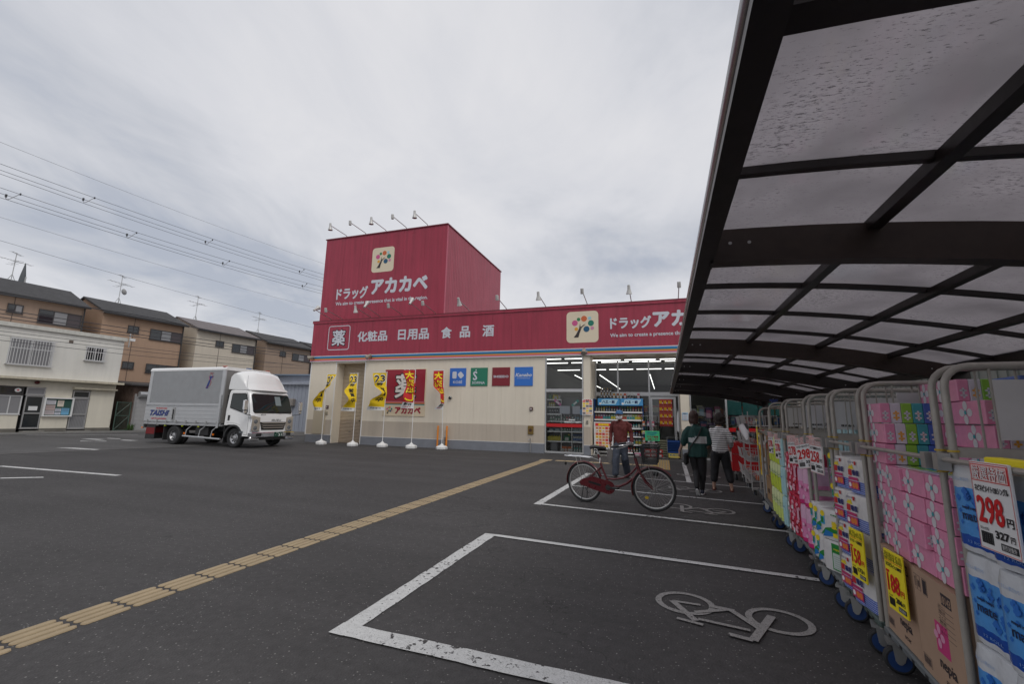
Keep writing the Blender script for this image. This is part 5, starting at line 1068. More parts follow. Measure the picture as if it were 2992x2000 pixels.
for (a,b,c,d,nb,kd) in ((-4.79,3.52,-3.12,4.9,15,('c','c')),(-1.75,4.07,-.88,4.88,8,('g','g'))):
    o = win(wb, a, b, c, d, 0, kd, m=WFR); w_, h_ = c-a, d-b
    mb = MB(); mb.box((-.02,-.26,0),(.01,-.06,.03),WFR)
    for z in (.02,h_*.62,h_*.98): mb.box((-.06,-.27,z-.018),(w_+.06,-.25,z+.018),WFR)
    for x in (-.04,w_+.02): mb.box((x,-.27,0),(x+.02,-.0,.02),WFR); mb.box((x,-.27,h_-.02),(x+.02,0,h_),WFR)
    mb.build('bar_rail', o)
    mb = MB(); mb.box((-.011,-.265,0),(.011,-.245,h_),WFR); bmh = mb.mesh('bar')
    for i in range(nb): mobj('bar', bmh, o, (.04+(w_-.08)*i/(nb-1),0,0))
mb = MB(); mb.box((-2.53,-.02,4.96),(-2.35,.0,5.12),mat('rusty vent',(.14,.11,.09),.8)); mb.build('vent', wb)
win(wb, -4.78, .98, -3.90, 1.95, .1, ('c','c'), m=WFR); win(wb, -4.78, 1.99, -3.90, 2.40, .1, ('g',), m=DKF)
o = win(wb, -3.78, .26, -3.08, 1.96, .1, ('g',), m=ALU, label='glass office door'); mb = MB(); mb.box((.05,-.07,.75),(.65,-.032,.82),ALU); mb.box((.18,-.045,.93),(.52,-.033,1.15),PAPER); mb.build('door_rail', o)
o = win(wb, -3.80, 2.0, -3.07, 2.40, .1, ('c',), m=ALU); 
o = win(wb, -1.92, .22, -1.18, 1.90, .1, ('c',), m=ALU); mb = MB(); mb.box((.05,-.07,.75),(.69,-.032,.82),ALU)
for i in range(9): mb.box((.10+i*.065,-.034,.1),(.115+i*.065,-.031,1.6),mat('blind shadow line',(.12,.12,.12),.8))
mb.build('door_rail', o); win(wb, -1.92, 1.93, -1.18, 2.32, .1, ('g',), m=ALU)
t = thing('red_lamp', 'round dark red lamp over the office door of the white building', 'lamp', Vector((-31.2,17.5,0))+DV*-3.5+Vector((.12,-.012,0))*0, AZ); mb = MB(); mb.sphere((0,-.08,2.66),.11,mat('dark red lamp glass',srgb(90,20,26),.3),14,8,(1,.8,.8)); mb.build('globe', t, smooth=60); mb = MB(); mb.lathe([(.05,-.02),(.05,.03)],STEEL,10,axis='y',c=(0,.03,2.66)); mb.build('mount', t)
t = thing('red_cross_sticker', 'oval white sticker with a red cross in the office transom window', 'sign', Vector((-31.2,17.5,0))+DV*-4.12, AZ); mb = MB(); disc(mb,(0,.03,2.22),X_,Z_,.13,WHT,20,ry=.10); mb.box((-.05,.022,2.205),(.05,.028,2.235),REDINK); mb.box((-.015,.0215,2.17),(.015,.0285,2.27),REDINK); mb.build('sticker', t)
t = thing('notice_board', 'white framed green notice board of papers on the white building', 'notice board', Vector((-31.2,17.5,.0))+DV*-2.47, AZ)
mb = MB()
for a, b, c, d in ((-.6,.88,.6,.94),(-.6,1.84,.6,1.90),(-.6,.94,-.54,1.84),(.54,.94,.6,1.84)): mb.box((a,-.10,b),(c,.04,d),WHITEP)
mb.build('frame', t); mb = MB(); mb.box((-.54,-.01,.94),(.54,.0,1.84),mat('green felt',srgb(50,84,76),.8)); mb.build('felt', t)
for x, z, w_, h_, c in ((-.50,1.54,.38,.22,(210,210,215)),(-.50,1.22,.38,.28,(190,170,165)),(-.50,.98,.38,.22,(200,190,190)),(-.05,1.42,.26,.34,(215,205,190)),(-.10,1.14,.24,.18,(190,195,205)),(-.10,.98,.24,.13,(200,205,215)),(.16,.98,.32,.36,(110,170,205))):
    mb = MB(); mb.box((x,-.02,z),(x+w_,-.012,z+h_),mat('notice %d%d' % c[:2],srgb(*c),.6))
    for i in range(4): mb.box((x+.03,-.024,z+h_-.04-i*.045),(x+w_-.04,-.021,z+h_-.03-i*.045),col('notice text',110,100,110)) if z+h_-.04-i*.045 > z else None
    mb.build('paper', t)
# pavement in front of the street houses
mb = MB(); SPc = Matrix.Translation((-31.2,17.5,0)) @ Matrix.Rotation(AZ,4,'Z')
mb.box((-9,-.9,-.1),(22,0,.07),mat('pavement concrete',(.17,.165,.155),.9,var=.15,vscale=2),SPc); mb.box((-9,-1.05,-.1),(22,-.9,.075),mat('kerb concrete',(.25,.245,.235),.85,var=.12),SPc); tag(mb.build('pavement'),kind='structure')
# gate, rusty lean-to and shuttered shed beside the white building
t = thing('mesh_gate', 'green chain link gate between the white building and the rusty shed', 'gate', Vector((-31.2,17.5,0))+DV*.1, AZ)
GG = mat('green gate paint', (.05,.09,.07), .5, var=.2)
mb = MB()
for x in (.05,.75): mb.tube([(x,.0,0),(x,0,1.8)],.03,GG,6)
for z in (.08,.95,1.75): mb.tube([(.05,0,z),(.75,0,z)],.025,GG,6)
mb.tube([(.05,0,.1),(.75,0,.95)],.018,GG,5); mb.tube([(.05,0,.95),(.75,0,1.75)],.018,GG,5); mb.build('frame', t)
mb = MB()
for i in range(24): mb.tube([(.05+max(0,(i-14)*.07),0,.1+max(0,1.65-(i+1)*.12) if i < 14 else .1),(min(.75,.05+i*.07),0,1.75)],.003,GG,3) if 0 else mb.tube([(.05+i*.03,0,.1),(.05+i*.03,0,1.74)],.003,GG,3)
for i in range(30): mb.tube([(.05,0,.12+i*.055),(.75,0,.12+i*.055)],.003,GG,3)
mb.build('wire_mesh', t, kind='stuff')
t = thing('rusty_shed', 'dark rusty lean-to shed with a pale roller shutter beside the gate', 'shed', Vector((-31.2,17.5,0))+DV*.9, AZ)
RU = mat('rusty metal wall', (.10,.065,.05), .85, var=.45, vscale=4)
mb = MB(); mb.prism([(.0,0),(0,2.85),(5,3.2),(5,0)][::1], .0, 5.6, RU, 'yz'); mb.build('wall', t)
mb = MB(); mb.prism([(-.3,2.80),(-.3,2.90),(5.1,3.3),(5.1,3.2)], -.3, 5.8, mat('dark sheet roof',(.06,.055,.055),.7,var=.2), 'yz'); mb.build('roof', t)
mb = MB(); mb.prism([(-.85,2.12),(-.02,2.78),(-.02,2.4),(-.3,2.15)], .4, .8, RU, 'xz') if 0 else mb.box((-.02,-.02,0),(.1,.02,2.8),RU); mb.build('corner_post', t)
mb = MB(); mb.cyl((.22,-.16,2.28),(2.9,-.16,2.28),.19,mat('silver roller case',(.5,.51,.52),.35,metal=.5),14); mb.build('roller_case', t, smooth=40)
mb = MB()
for i in range(26): mb.box((.14,-.05,.08+i*.08),(2.85,-.02,.08+i*.08+.072),mat('pale shutter slat',(.42,.42,.42),.5,var=.06))
mb.build('roller_shutter', t); mb = MB(); mb.box((.05,-.1,0),(.14,.0,2.3),ALU); mb.box((2.85,-.1,0),(2.94,0,2.3),ALU); mb.build('shutter_rail', t)
t = thing('weeds', 'tuft of green weeds at the foot of the gate', 'plant', Vector((-31.2,17.5,0))+DV*.85+Vector((.25,0,.07)), AZ)
mb = MB(); r4 = random.Random(3); LG = mat('weed leaf', (.05,.10,.025), .6)
for i in range(60):
    a = r4.uniform(0,2*PI); l = r4.uniform(.15,.5); b = Vector((r4.uniform(-.2,.2),r4.uniform(-.1,.1),0)); d = Vector((math.cos(a)*.3,math.sin(a)*.3,1)).normalized(); s_ = Vector((-math.sin(a),math.cos(a),0))*.02
    mb.quad([b,b+d*l*.6+s_,b+d*l,b+d*l*.6-s_],LG)
mb.build('leaf', t, kind='stuff')
# pale corrugated shed between the truck and the shop
t = thing('corrugated_shed', 'pale blue grey corrugated shed with a duct hood left of the shop wall', 'shed', (-20.6,21.7,0), math.radians(8))
CB = mat('pale corrugated sheet', srgb(158,164,176), .5, var=.06, streak=.1)
mb = MB()
for i in range(40): mb.box((-5.2+i*.13,-.02 if i%2 else .0,0),(-5.2+(i+1)*.13,.1,3.05+i*.006),CB)
mb.build('wall', t); mb = MB(); mb.prism([(-.2,3.05),(-.2,3.2),(4.5,3.5),(4.5,3.35)], -5.4,.2, CB,'yz'); mb.build('roof', t)
mb = MB(); mb.box((-.02,0.1,0),(0.0,4.4,3.2),CB); mb.build('side_wall', t)
mb = MB(); mb.rbox((-1.35,-.35,1.72),(-.85,-.02,2.2),mat('duct grey',(.28,.26,.24),.5),.05); mb.tube([(-1.3,-.2,1.95),(-1.7,-.2,1.95)],.2,mat('duct grey',(0,0,0)),12); mb.build('duct', t, smooth=40)
mb = MB(); mb.box((-6,-.3,0),(.4,-.05,.22),mat('low concrete curb',(.25,.24,.23),.9)); mb.build('curb', t)
t = thing('far_shed_roof', 'pale blue low roof seen above the truck cab', 'roof', (-24.5,26,0), math.radians(8)); mb = MB(); mb.box((-4,0,0),(2.6,4,4.1),CB); mb.build('wall', t); mb = MB(); mb.prism([(-.3,4.05),(-.3,4.15),(4.3,4.5),(4.3,4.4)],-4.2,2.8,mat('blue sheet roof',srgb(120,134,150),.5),'yz'); mb.build('roof', t)
# rooftop aerials
def aerial(s, z, h_, label, dish=False, yoff=3.0):
    base = Vector((-36.5,17.5,0))+DV*s+Vector((-.9945,.1045,0))*yoff
    t = thing('roof_aerial', label, 'aerial', (base.x,base.y,z), AZ+.3, 'television aerials on the house roofs')
    mb = MB(); mb.tube([(0,0,0),(0,0,h_)],.022,STEEL,6)
    for a in range(3): mb.tube([(.28*math.cos(a*2.1),.28*math.sin(a*2.1),-.05),(.1*math.cos(a*2.1),.1*math.sin(a*2.1),.35),(0,0,.55)],.015,STEEL,5)
    mb.build('mast', t)
    for q, (zz, L_, n, rot) in enumerate(((h_*.97,.45,5,.5),(h_*.72,.9,7,0),(h_*.66,.8,4,1.2))):
        mb = MB(); c, s_ = math.cos(rot), math.sin(rot); mb.tube([(-L_*c,-L_*s_,zz),(L_*c,L_*s_,zz)],.012,STEEL,4)
        for i in range(n): u = -L_+2*L_*i/(n-1); l = .14+.05*q; mb.tube([(u*c+s_*l,u*s_-c*l,zz),(u*c-s_*l,u*s_+c*l,zz)],.008,STEEL,4)
        mb.build('antenna_boom', t)
    if dish: mb = MB(); mb.lathe([(.02,0),(.15,.02),(.24,.07)],mat('dish grey',(.5,.5,.5),.4),14,M=Matrix.Translation((.15,-.1,h_*.45)) @ Matrix.Rotation(1.2,4,'Y')); mb.build('dish', t, smooth=40)
aerial(-2.4,9.3,2.0,'tall aerial at the left end of the brown roof'); aerial(3.3,9.2,2.3,'aerial with a small dish on the orange brown house roof',True); aerial(8.85,9.0,2.3,'aerial on the faded mauve roof'); aerial(14.7,8.95,2.2,'aerial on the tan house roof')
t = thing('radio_tower', 'small distant grey spire behind the leftmost brown roof', 'tower', (-60.6,24.3,0))
mb = MB(); mb.tube([(0,0,0),(0,0,12.9),(0,0,13.4),(0,0,14.4),(0,0,15.7)],.3,mat('spire grey',(.09,.10,.11),.6),8,rad=[.6,.55,.32,.22,.03]); mb.build('spire', t)
mb = MB(); mb.box((-.75,-.4,13.1),(.7,.4,13.45),mat('spire grey',(0,0,0))); mb.tube([(.5,0,13.4),(.55,0,14.2)],.06,STEEL,5); mb.build('platform', t)
# overhead wires in the street plane; each wire is its own thing
WP = Vector((-26,17.5,0)); W6 = Vector((math.sin(math.radians(6)), math.cos(math.radians(6)), 0))
WIRE = mat('black cable', (.05,.05,.055), .5); WIREG = mat('grey cable', (.22,.22,.23), .5)
def wire(pts, r, m, label, group, off=0.0):
    # quadratic through the sighted points, extended both ways
    ss = [p[0] for p in pts]; zs = [p[1] for p in pts]; n = len(pts)
    def lag(s):
        tot = 0
        for i in range(n):
            l_ = 1
            for j in range(n):
                if j != i: l_ *= (s-ss[j])/(ss[i]-ss[j])
            tot += zs[i]*l_
        return tot
    a, b = ss[0], ss[-1]; P = []
    k0 = (lag(a+.5)-zs[0])/.5; k1 = (zs[-1]-lag(b-.5))/.5
    for i in range(25):
        s = -14+i*(38/24.0)
        z = lag(s) if a <= s <= b else (zs[0]+k0*(s-a)*.8 if s < a else zs[-1]+k1*(s-b)*.8)
        if n > 3: # least wiggle: piecewise linear with smoothing
            for i2 in range(n-1):
                if ss[i2] <= s <= ss[i2+1]: z = zs[i2]+(zs[i2+1]-zs[i2])*(s-ss[i2])/(ss[i2+1]-ss[i2])
            if s < a: z = zs[0]+(zs[1]-zs[0])/(ss[1]-ss[0])*(s-a)*.5
            if s > b: z = zs[-1]
        p = WP+W6*s; P.append((p.x+off,p.y,z))
    mb = MB(); mb.tube(P, r, m, 5); o = mb.build('overhead_wire'); tag(o, label, 'wire', group); return o
HI = [[(-8.35,12.7),(-2.1,12.66),(9.11,13.0)],[(-8.21,11.75),(-1.98,11.75),(9.21,12.13)],[(-8.17,11.48),(-1.94,11.48),(9.25,11.83)],[(-8.15,11.31),(-1.91,11.27),(9.27,11.61)],[(-8.06,10.71),(-1.83,10.69),(9.19,11.11)],[(-8.02,10.47),(-1.8,10.42),(9.23,10.8)],[(-7.99,10.28),(-1.77,10.24),(9.19,10.56)],[(-7.87,9.43),(-1.64,9.28),(9.26,9.34)],[(-7.72,8.42),(-1.48,8.08),(8.91,7.75)]]
nm = ['topmost faint grey wire','uppermost wire of the higher three','middle wire of the higher three','lowest wire of the higher three','uppermost wire of the lower three','middle wire of the lower three','lowest wire of the lower three','single thin wire below the two bundles','lowest thin wire just above the house roofs']
for i, w_ in enumerate(HI): wire(w_, .007 if i in (0,7,8) else .010, WIREG if i in (0,7) else WIRE, nm[i]+' crossing the sky on the left', 'overhead wires crossing the sky')
LO = [[(-7.38,6.11),(-1.81,6.33),(.64,6.16),(4.36,6.13),(8.72,6.49)],[(-7.29,5.47),(-.7,5.52),(4.28,5.6),(8.81,5.75)],[(-7.26,5.3),(-2.3,5.27),(4.3,5.39),(8.83,5.54)],[(-7.24,5.14),(-2.28,5.13),(4.32,5.21),(8.85,5.38)],[(-7.15,4.55),(-2.2,4.58),(4.46,4.71),(8.63,4.73)],[(-7.13,4.39),(-2.18,4.39),(4.48,4.6),(8.61,4.89)],[(-7.1,4.16),(-2.14,4.15),(4.43,4.34),(8.65,4.61)]]
for i, w_ in enumerate(LO): wire(w_, .026 if i == 0 else .018 if i < 4 else .011, WIRE, '%s dark cable from the top in front of the houses' % ['first and thickest','second','third','fourth','fifth','sixth','lowest'][i], 'cables running in front of the houses')
for i, (s, z) in enumerate(((-7.43,10.60),(-4.97,11.62),(-3.05,10.55),(.75,11.62),(1.92,10.66),(7.4,11.85),(7.77,10.85))):
    p = WP+W6*s; mb = MB(); P = [(0,0,.12)]+[(.03,-.14-.18*math.sin(a)*.5-.1*a,-.05-.28*math.sin(a*1.0)) for a in (0.3,.8,1.4,2.0,2.6)]
    mb.tube(P,.013,WIREG,5); mb.box((-.022,-.022,.06),(.022,.022,.15),WIRE); mb.box((0,-.46,-.25),(.06,-.4,-.12),WIRE); o = mb.build('cable_loop', None, (p.x,p.y,z)); tag(o,'small drooping cable loop on the %s bundle, %s from the left' % ('lower' if i in (0,2,4,6) else 'higher',['first','first','second','second','third','third','fourth'][i]),'cable loop','drooping loops on the wire bundles')
t = thing('service_bracket', 'grey service box and bracket on the white building roof corner', 'bracket', Vector((-31.2,17.5,5.4))+DV*.15, AZ); mb = MB(); mb.tube([(0,-.2,-.3),(0,-.2,.55)],.03,STEEL,6); mb.box((0,-.3,.1),(.25,-.1,.25),WHITEP); mb.box((-.15,-.25,.4),(.15,-.2,.44),STEEL); mb.build('bracket', t)
# ------------------------------------------------------------------ carport over the trolleys
def polycarb():
    m = bpy.data.materials.new('smoked polycarbonate'); m.use_nodes = True; t = m.node_tree; t.nodes.clear(); n_ = t.nodes.new; l_ = t.links.new
    o = n_('ShaderNodeOutputMaterial'); g = n_('ShaderNodeNewGeometry')
    mp = n_('ShaderNodeMapping'); mp.inputs['Scale'].default_value = (1.0,3.2,1); mp.inputs['Rotation'].default_value = (0,0,.12); l_(g.outputs['Position'], mp.inputs[0])
    v = n_('ShaderNodeTexNoise'); v.inputs['Scale'].default_value = 42; v.inputs['Detail'].default_value = 8; v.inputs['Roughness'].default_value = .75; l_(mp.outputs[0], v.inputs[0])
    big = n_('ShaderNodeTexNoise'); big.inputs['Scale'].default_value = 2.2; big.inputs['Detail'].default_value = 4; l_(g.outputs['Position'], big.inputs[0])
    s_ = n_('ShaderNodeMath'); s_.operation = 'MULTIPLY_ADD'; l_(big.outputs[0], s_.inputs[0]); s_.inputs[1].default_value = .35; l_(v.outputs[0], s_.inputs[2])
    r = n_('ShaderNodeMapRange'); r.inputs[1].default_value = .745; r.inputs[2].default_value = .80; r.inputs[3].default_value = 1; r.inputs[4].default_value = .5; l_(s_.outputs[0], r.inputs[0])
    r2 = n_('ShaderNodeMapRange'); r2.inputs[1].default_value = .3; r2.inputs[2].default_value = .7; r2.inputs[3].default_value = .82; r2.inputs[4].default_value = 1.12; l_(big.outputs[0], r2.inputs[0])
    mm = n_('ShaderNodeMath'); mm.operation = 'MULTIPLY'; l_(r.outputs[0], mm.inputs[0]); l_(r2.outputs[0], mm.inputs[1])
    c1 = n_('ShaderNodeVectorMath'); c1.operation = 'SCALE'; c1.inputs[0].default_value = (.66,.63,.655); l_(mm.outputs[0], c1.inputs[3])
    c2 = n_('ShaderNodeVectorMath'); c2.operation = 'SCALE'; c2.inputs[0].default_value = (.94,.90,.93); l_(mm.outputs[0], c2.inputs[3])
    tr_ = n_('ShaderNodeBsdfTransparent'); l_(c1.outputs[0], tr_.inputs[0]); tl = n_('ShaderNodeBsdfTranslucent'); l_(c2.outputs[0], tl.inputs[0])
    mx_ = n_('ShaderNodeMixShader'); mx_.inputs[0].default_value = .5; l_(tr_.outputs[0], mx_.inputs[1]); l_(tl.outputs[0], mx_.inputs[2])
    gl = n_('ShaderNodeBsdfGlossy'); gl.inputs['Roughness'].default_value = .08; fr = n_('ShaderNodeFresnel'); fr.inputs[0].default_value = 1.45
    m2 = n_('ShaderNodeMixShader'); l_(fr.outputs[0], m2.inputs[0]); l_(mx_.outputs[0], m2.inputs[1]); l_(gl.outputs[0], m2.inputs[2]); l_(m2.outputs[0], o.inputs[0]); return m
PC = polycarb(); WOODB = mat('brown woodgrain beam', (.042,.027,.021), .45, var=.15, vscale=14)
cp = thing('carport', 'dark brown cantilever carport roof with smoked panels over the row of trolleys', 'carport', (0,0,0))
def zb(x): # underside of the arched beams
    return 2.215-.035*(x-.3)-.044*(x-.3)**2
XS = [.276+i*(2.95-.276)/12 for i in range(13)]
BEAMS = [2.50,5.88,8.27,11.0,13.2,15.35]
def ex(y): return .27-.0025*y-(.03 if y < 3 else 0)+.04
for k, y in enumerate(BEAMS):
    h = .18; mb = MB(); poly = [(x, zb(x)) for x in XS]+[(x, zb(x)+h) for x in XS[::-1]]
    mb.prism(poly, y-.045, y+.045, WOODB if y < 6 else DARKBR, 'xz'); b = mb.build('beam', cp)
    mb = MB(); mb.box((.262,y-.05,zb(.31)-.005),(.275,y+.05,zb(.31)+h+.005),DARKBR); mb.build('end_cap', b)
for y in (2.50,5.88,8.27,11.0,13.2,15.35):
    mb = MB(); mb.box((2.86,y-.07,0),(3.0,y+.07,zb(2.93)+.15),DARKBR); p_ = mb.build('post', cp); mb = MB(); mb.box((2.80,y-.12,0),(3.06,y+.12,.02),STEEL); mb.build('base_plate', p_)
zt = lambda x: zb(x)+.20
bo = MB(); bo.lathe([(.009,-.004),(.007,.0)],STEEL,8,axis='y'); bom = bo.mesh('bolt')
for y in BEAMS:
    for x in (.36,.45,2.7): mobj('bolt', bom, cp, (x, y-.047, zb(x)+.10))
# gutter along the outer edge with a rounded pale face
mb = MB(); sil = mat('grey anodised edge', (.16,.155,.165), .25, metal=.7)
P0, P1 = Vector((.225,-2.0,2.22)), Vector((.225,15.45,2.22))
mb.tube([(.222,-2.0,2.285),(.222,15.45,2.285)],.036,sil,12); mb.build('gutter_lip', cp, smooth=40)
mb = MB(); mb.box((.198,-2.0,2.222),(.276,15.45,2.25),DARKBR); mb.box((.252,-2.0,2.25),(.276,15.45,2.385),DARKBR); mb.build('eave_beam', cp)
mb = MB(); mb.box((2.90,-2.0,zt(2.95)-.08),(2.98,15.45,zt(2.95)+.05),DARKBR); mb.build('eave_beam', cp)
PUR = [.99,1.70,2.36]
for x in PUR: mb = MB(); mb.box((x-.028,-2.0,zt(x)-.055),(x+.028,15.40,zt(x)-.005),DARKBR); mb.build('purlin', cp)
BARS = [-1.9,-1.0,.1,1.08,1.89,2.70,3.56,4.43,5.27,6.08,6.85,7.65,8.45,9.25,10.05,10.85,11.65,12.45,13.25,14.05,14.75,15.3]
for y in BARS:
    w_ = .045 if abs(y-1.08) < .01 else .018; mb = MB(); poly = [(x, zt(x)-(.03 if w_ < .04 else .07)) for x in XS]+[(x, zt(x)+.012) for x in XS[::-1]]; mb.prism(poly, y-w_, y+w_, DARKBR, 'xz'); mb.build('glazing_bar', cp)
edges = [.276]+PUR+[2.9]
for i in range(len(BARS)-1):
    for j in range(4):
        a, b = edges[j], edges[j+1]; xs = [a+(b-a)*q/3 for q in range(4)]; mb = MB()
        poly = [(x, zt(x)+.004) for x in xs]+[(x, zt(x)+.008) for x in xs[::-1]]; mb.prism(poly, BARS[i]+.018, BARS[i+1]-.018, PC, 'xz'); mb.build('roof_panel', cp)

# ------------------------------------------------------------------ roll trolleys
TUBG = mat('grey beige trolley tube', (.36,.335,.30), .38, metal=.15, var=.12, vscale=12); DECK = mat('grey resin deck', (.13,.145,.15), .6, var=.15, vscale=9); HUB = mat('blue caster hub', srgb(28,58,108), .4); BOARD = mat('grey white name board', (.62,.61,.61), .5, var=.03)
TILT = .067; RZ = -PI/2-TILT
def caster_bm():
    mb = MB(); mb.lathe([(.03,-.018),(.062,-.02),(.072,-.012),(.072,.012),(.062,.02),(.03,.018)], RUBBER, 20, axis='y', c=(0,0,.072)); mb.lathe([(.054,-.0225),(.05,-.0205),(.05,.0205),(.054,.022)], HUB, 18, axis='y', c=(0,0,.072)); mb.lathe([(.018,-.03),(.018,.03)], STEEL, 10, axis='y', c=(0,0,.072)); return mb.mesh('wheel', 40)
def fork_bm():
    mb = MB(); mb.prism([(-.02,.07),(.02,.07),(.05,.165),(-.03,.165)],-.034,-.026,STEEL,'xz'); mb.prism([(-.02,.07),(.02,.07),(.05,.165),(-.03,.165)],.026,.034,STEEL,'xz'); mb.box((-.05,-.045,.155),(.06,.045,.172),STEEL); return mb.mesh('caster_fork')
CW, CF = caster_bm(), fork_bm()
def uframe(L_y, h, y0):
    """inverted U frame in the local yz plane, with cross rails and rods"""
    mb = MB(); r = .0148; c = .09; pts = [(0,y0,.17),(0,y0,h-c)]
    for i in range(1,5): a = PI/2*i/5; pts.append((0,y0+c-c*math.cos(a),h-c+c*math.sin(a)))
    pts.append((0,y0+c,h)); pts.append((0,y0+L_y-c,h))
    for i in range(1,5): a = PI/2*i/5; pts.append((0,y0+L_y-c+c*math.sin(a),h-c+c*math.cos(a)))
    pts += [(0,y0+L_y,h-c),(0,y0+L_y,.17)]; mb.tube(pts,r,TUBG,10); return mb
def trolley(yn, yf_, xf, label, h=1.64, depth=.74, board=True, deckm=None, group='grey roll trolleys parked under the carport', bar=True, frames=(True,True)):
    L_ = yf_-yn; t = thing('roll_trolley', label, 'trolley', (xf, yf_, 0), RZ, group)
    mb = MB(); mb.rbox((.0,.0,.175),(L_,depth,.215),deckm or DECK,.008)
    for i in range(6): mb.box((.08+i*(L_-.2)/5,-.002,.185),(.11+i*(L_-.2)/5,.0,.200),GAP)
    mb.build('deck', t)
    for x in (.09,L_-.09):
        for y in (.03,depth-.08):
            o = mobj('caster', CF, t, (x,y,0), (0,0,PI/2+rnd.uniform(-.55,.35))); mobj('wheel', CW, o, (0,0,0))
    for k, x in enumerate((.02,L_-.02)):
        if not frames[k]: continue
        mb = uframe(depth-.04,h,.02); f = mb.build('side_frame', t, (x,0,0), smooth=50)
        mb = MB(); mb.box((-.006,.03,1.255),(.006,depth-.03,1.295),TUBG); mb.build('cross_rail', f); mb = MB(); mb.box((-.006,.03,.735),(.006,depth-.03,.775),TUBG); mb.build('cross_rail', f)
        mb = MB(); mb.cyl((0,0,.76),(0,0,h),.005,TUBG,6); rm = mb.mesh('rod')
        for i in range(4): mobj('rod', rm, f, (0,.04+(depth-.08)*(i+1)/5,0))
    mb = MB()
    for z in (.45,.85,1.25,h-.02): mb.tube([(.03,depth-.02,z),(L_-.03,depth-.02,z)],.009,TUBG,6)
    for i in range(7): x = .06+i*(L_-.12)/6; mb.tube([(x,depth-.02,.2),(x,depth-.02,h-.02)],.005,TUBG,5)
    mb.build('back_frame', t)
    if bar:
        mb = MB(); mb.tube([(.02,-.02,1.245),(L_-.02,-.02,1.245)],.011,TUBG,8); bb = mb.build('front_bar', t)
        for x in (.02,L_-.02):
            mb = MB(); mb.box((x-.022,-.045,1.20),(x+.022,.0,1.27),STEEL); mb.build('latch', bb)
            for z in (1.19,1.28): mb = MB(); mb.lathe([(.0195,z-.004),(.0195,z+.004)],mat('yellow band',srgb(190,160,50),.5),10,c=(x,.02,0)); mb.build('yellow_ring', t)
    if board:
        mb = MB(); mb.box((L_-.012,.22,1.33),(L_-.006,.66,1.585),BOARD)
        M_ = 0; k = 0
        for b, u0, u1, z0, z1 in (('株式会社',.30,.40,1.355,1.375),('アカカベ',.42,.56,1.352,1.385)):
            for oy, oz in ((0,0),(.0015,0),(0,.0015),(-.0015,0)): write(mb, b, (L_-.0055+.0006*k,(u0+u1)/2+oy,(z0+z1)/2+oz), Y_, Z_, u1-u0, z1-z0, INK, 0); k += 1
        mb.build('name_board', t)
    return t
def at(t, lx, ly, lz):
    return t.location+Matrix.Rotation(RZ,4,'Z') @ Vector((lx,ly,lz))
T = {}
T[0] = trolley(1.50,2.43,1.13,'roll trolley nearest the camera loaded with blue toilet roll packs')
T[1] = trolley(2.47,3.42,1.185,'roll trolley with cardboard cartons under pink tissue packs')
T[2] = trolley(3.46,4.12,1.225,'narrow roll trolley of kitchen towel packs with blue gingham print', deckm=mat('green grey deck',(.07,.10,.09),.6,var=.15))
T[3] = trolley(4.16,4.85,1.26,'roll trolley of white and green kitchen towel packs')
T[4] = trolley(4.90,5.88,1.305,'roll trolley of pink and rose printed packs')
T[5] = trolley(5.93,7.00,1.355,'roll trolley stacked with lime green packs')
T[6] = trolley(7.05,8.10,1.43,'farthest roll trolley with cartons and yellow hanging strips', h=1.60)
ROTT = {0:.10, 2:.20, 3:.42, 4:.18, 5:.12}
def put(me, name, t, lx, ly, lz, label, cat, group=None, rz=0.0, jit=.01):
    rz += ROTT.get(next((k_ for k_, v_ in T.items() if v_ is t), 9), 0) if name not in ('carton',) and 'back row' not in label and 'behind' not in label else 0
    o = mobj(name, me, None, at(t,lx,ly,lz), (0,0,RZ+rz+rnd.uniform(-jit,jit)*2)); return tag(o, label, cat, group)
YCARD = mat('yellow card',srgb(240,222,40),.5)
NVP = mat('navy print',srgb(16,34,70),.4)
# --- tissue packs: five boxes side by side, ends towards +x, the pink box at the front (-y)
FILM = dict(rough=.28)
TC = [('pink',(226,146,178)),('white',(210,204,214)),('green',(140,190,70)),('teal',(66,158,166)),('blue',(70,104,182))]
def tmat(n, c): return mat('tissue box '+n, srgb(*c), .22, var=.07, vscale=22, bump=.10, bscale=30)
def flower(mb, o, ux, uy, r, pet, cen, n):
    o = Vector(o); ux = Vector(ux); uy = Vector(uy)
    for q in range(4):
        a = PI/2*q; disc(mb, o+ux*math.cos(a)*r*.62+uy*math.sin(a)*r*.62+n*.0003*q, ux, uy, r*.44 if q % 2 == 0 else r*.36, pet, 12, ry=r*.36 if q % 2 == 0 else r*.44)
    disc(mb, o+n*.0016, ux, uy, r*.20, cen, 8)
fcen = {'pink':(60,160,170),'white':(225,160,40),'green':(110,100,190),'teal':(220,140,60),'blue':(200,70,90)}
TB = []
for n_, c in TC:
    mb = MB(); mb.rbox((0,0,0),(.228,.0485,.1135),tmat(n_,c),.003)
    pet = mat('petal white',(.66,.63,.67),.3) if n_ != 'white' else mat('petal yellow',srgb(230,165,50),.4); cen = mat('flower eye '+n_, srgb(*fcen[n_]), .4)
    for q, zz in enumerate((.055,.03)): flower(mb,(.2288,.024,zz),Y_,Z_,.0145,pet,cen,X_)
    for q, xx in enumerate((.0,)): flower(mb,(-.0008,.024,.06),-Y_,Z_,.014,pet,cen,-X_)
    if n_ == 'pink': flower(mb,(.062,-.0008,.057),X_,Z_,.056,pet,cen,-Y_)
    boldtext(mb,'nepia',.09,.13,.05,.07,-.0004,mat('pale pink print',srgb(225,160,185),.4),0) if n_ == 'pink' else None
    TB.append(mb.mesh('tissue_box'))
TBF = TB
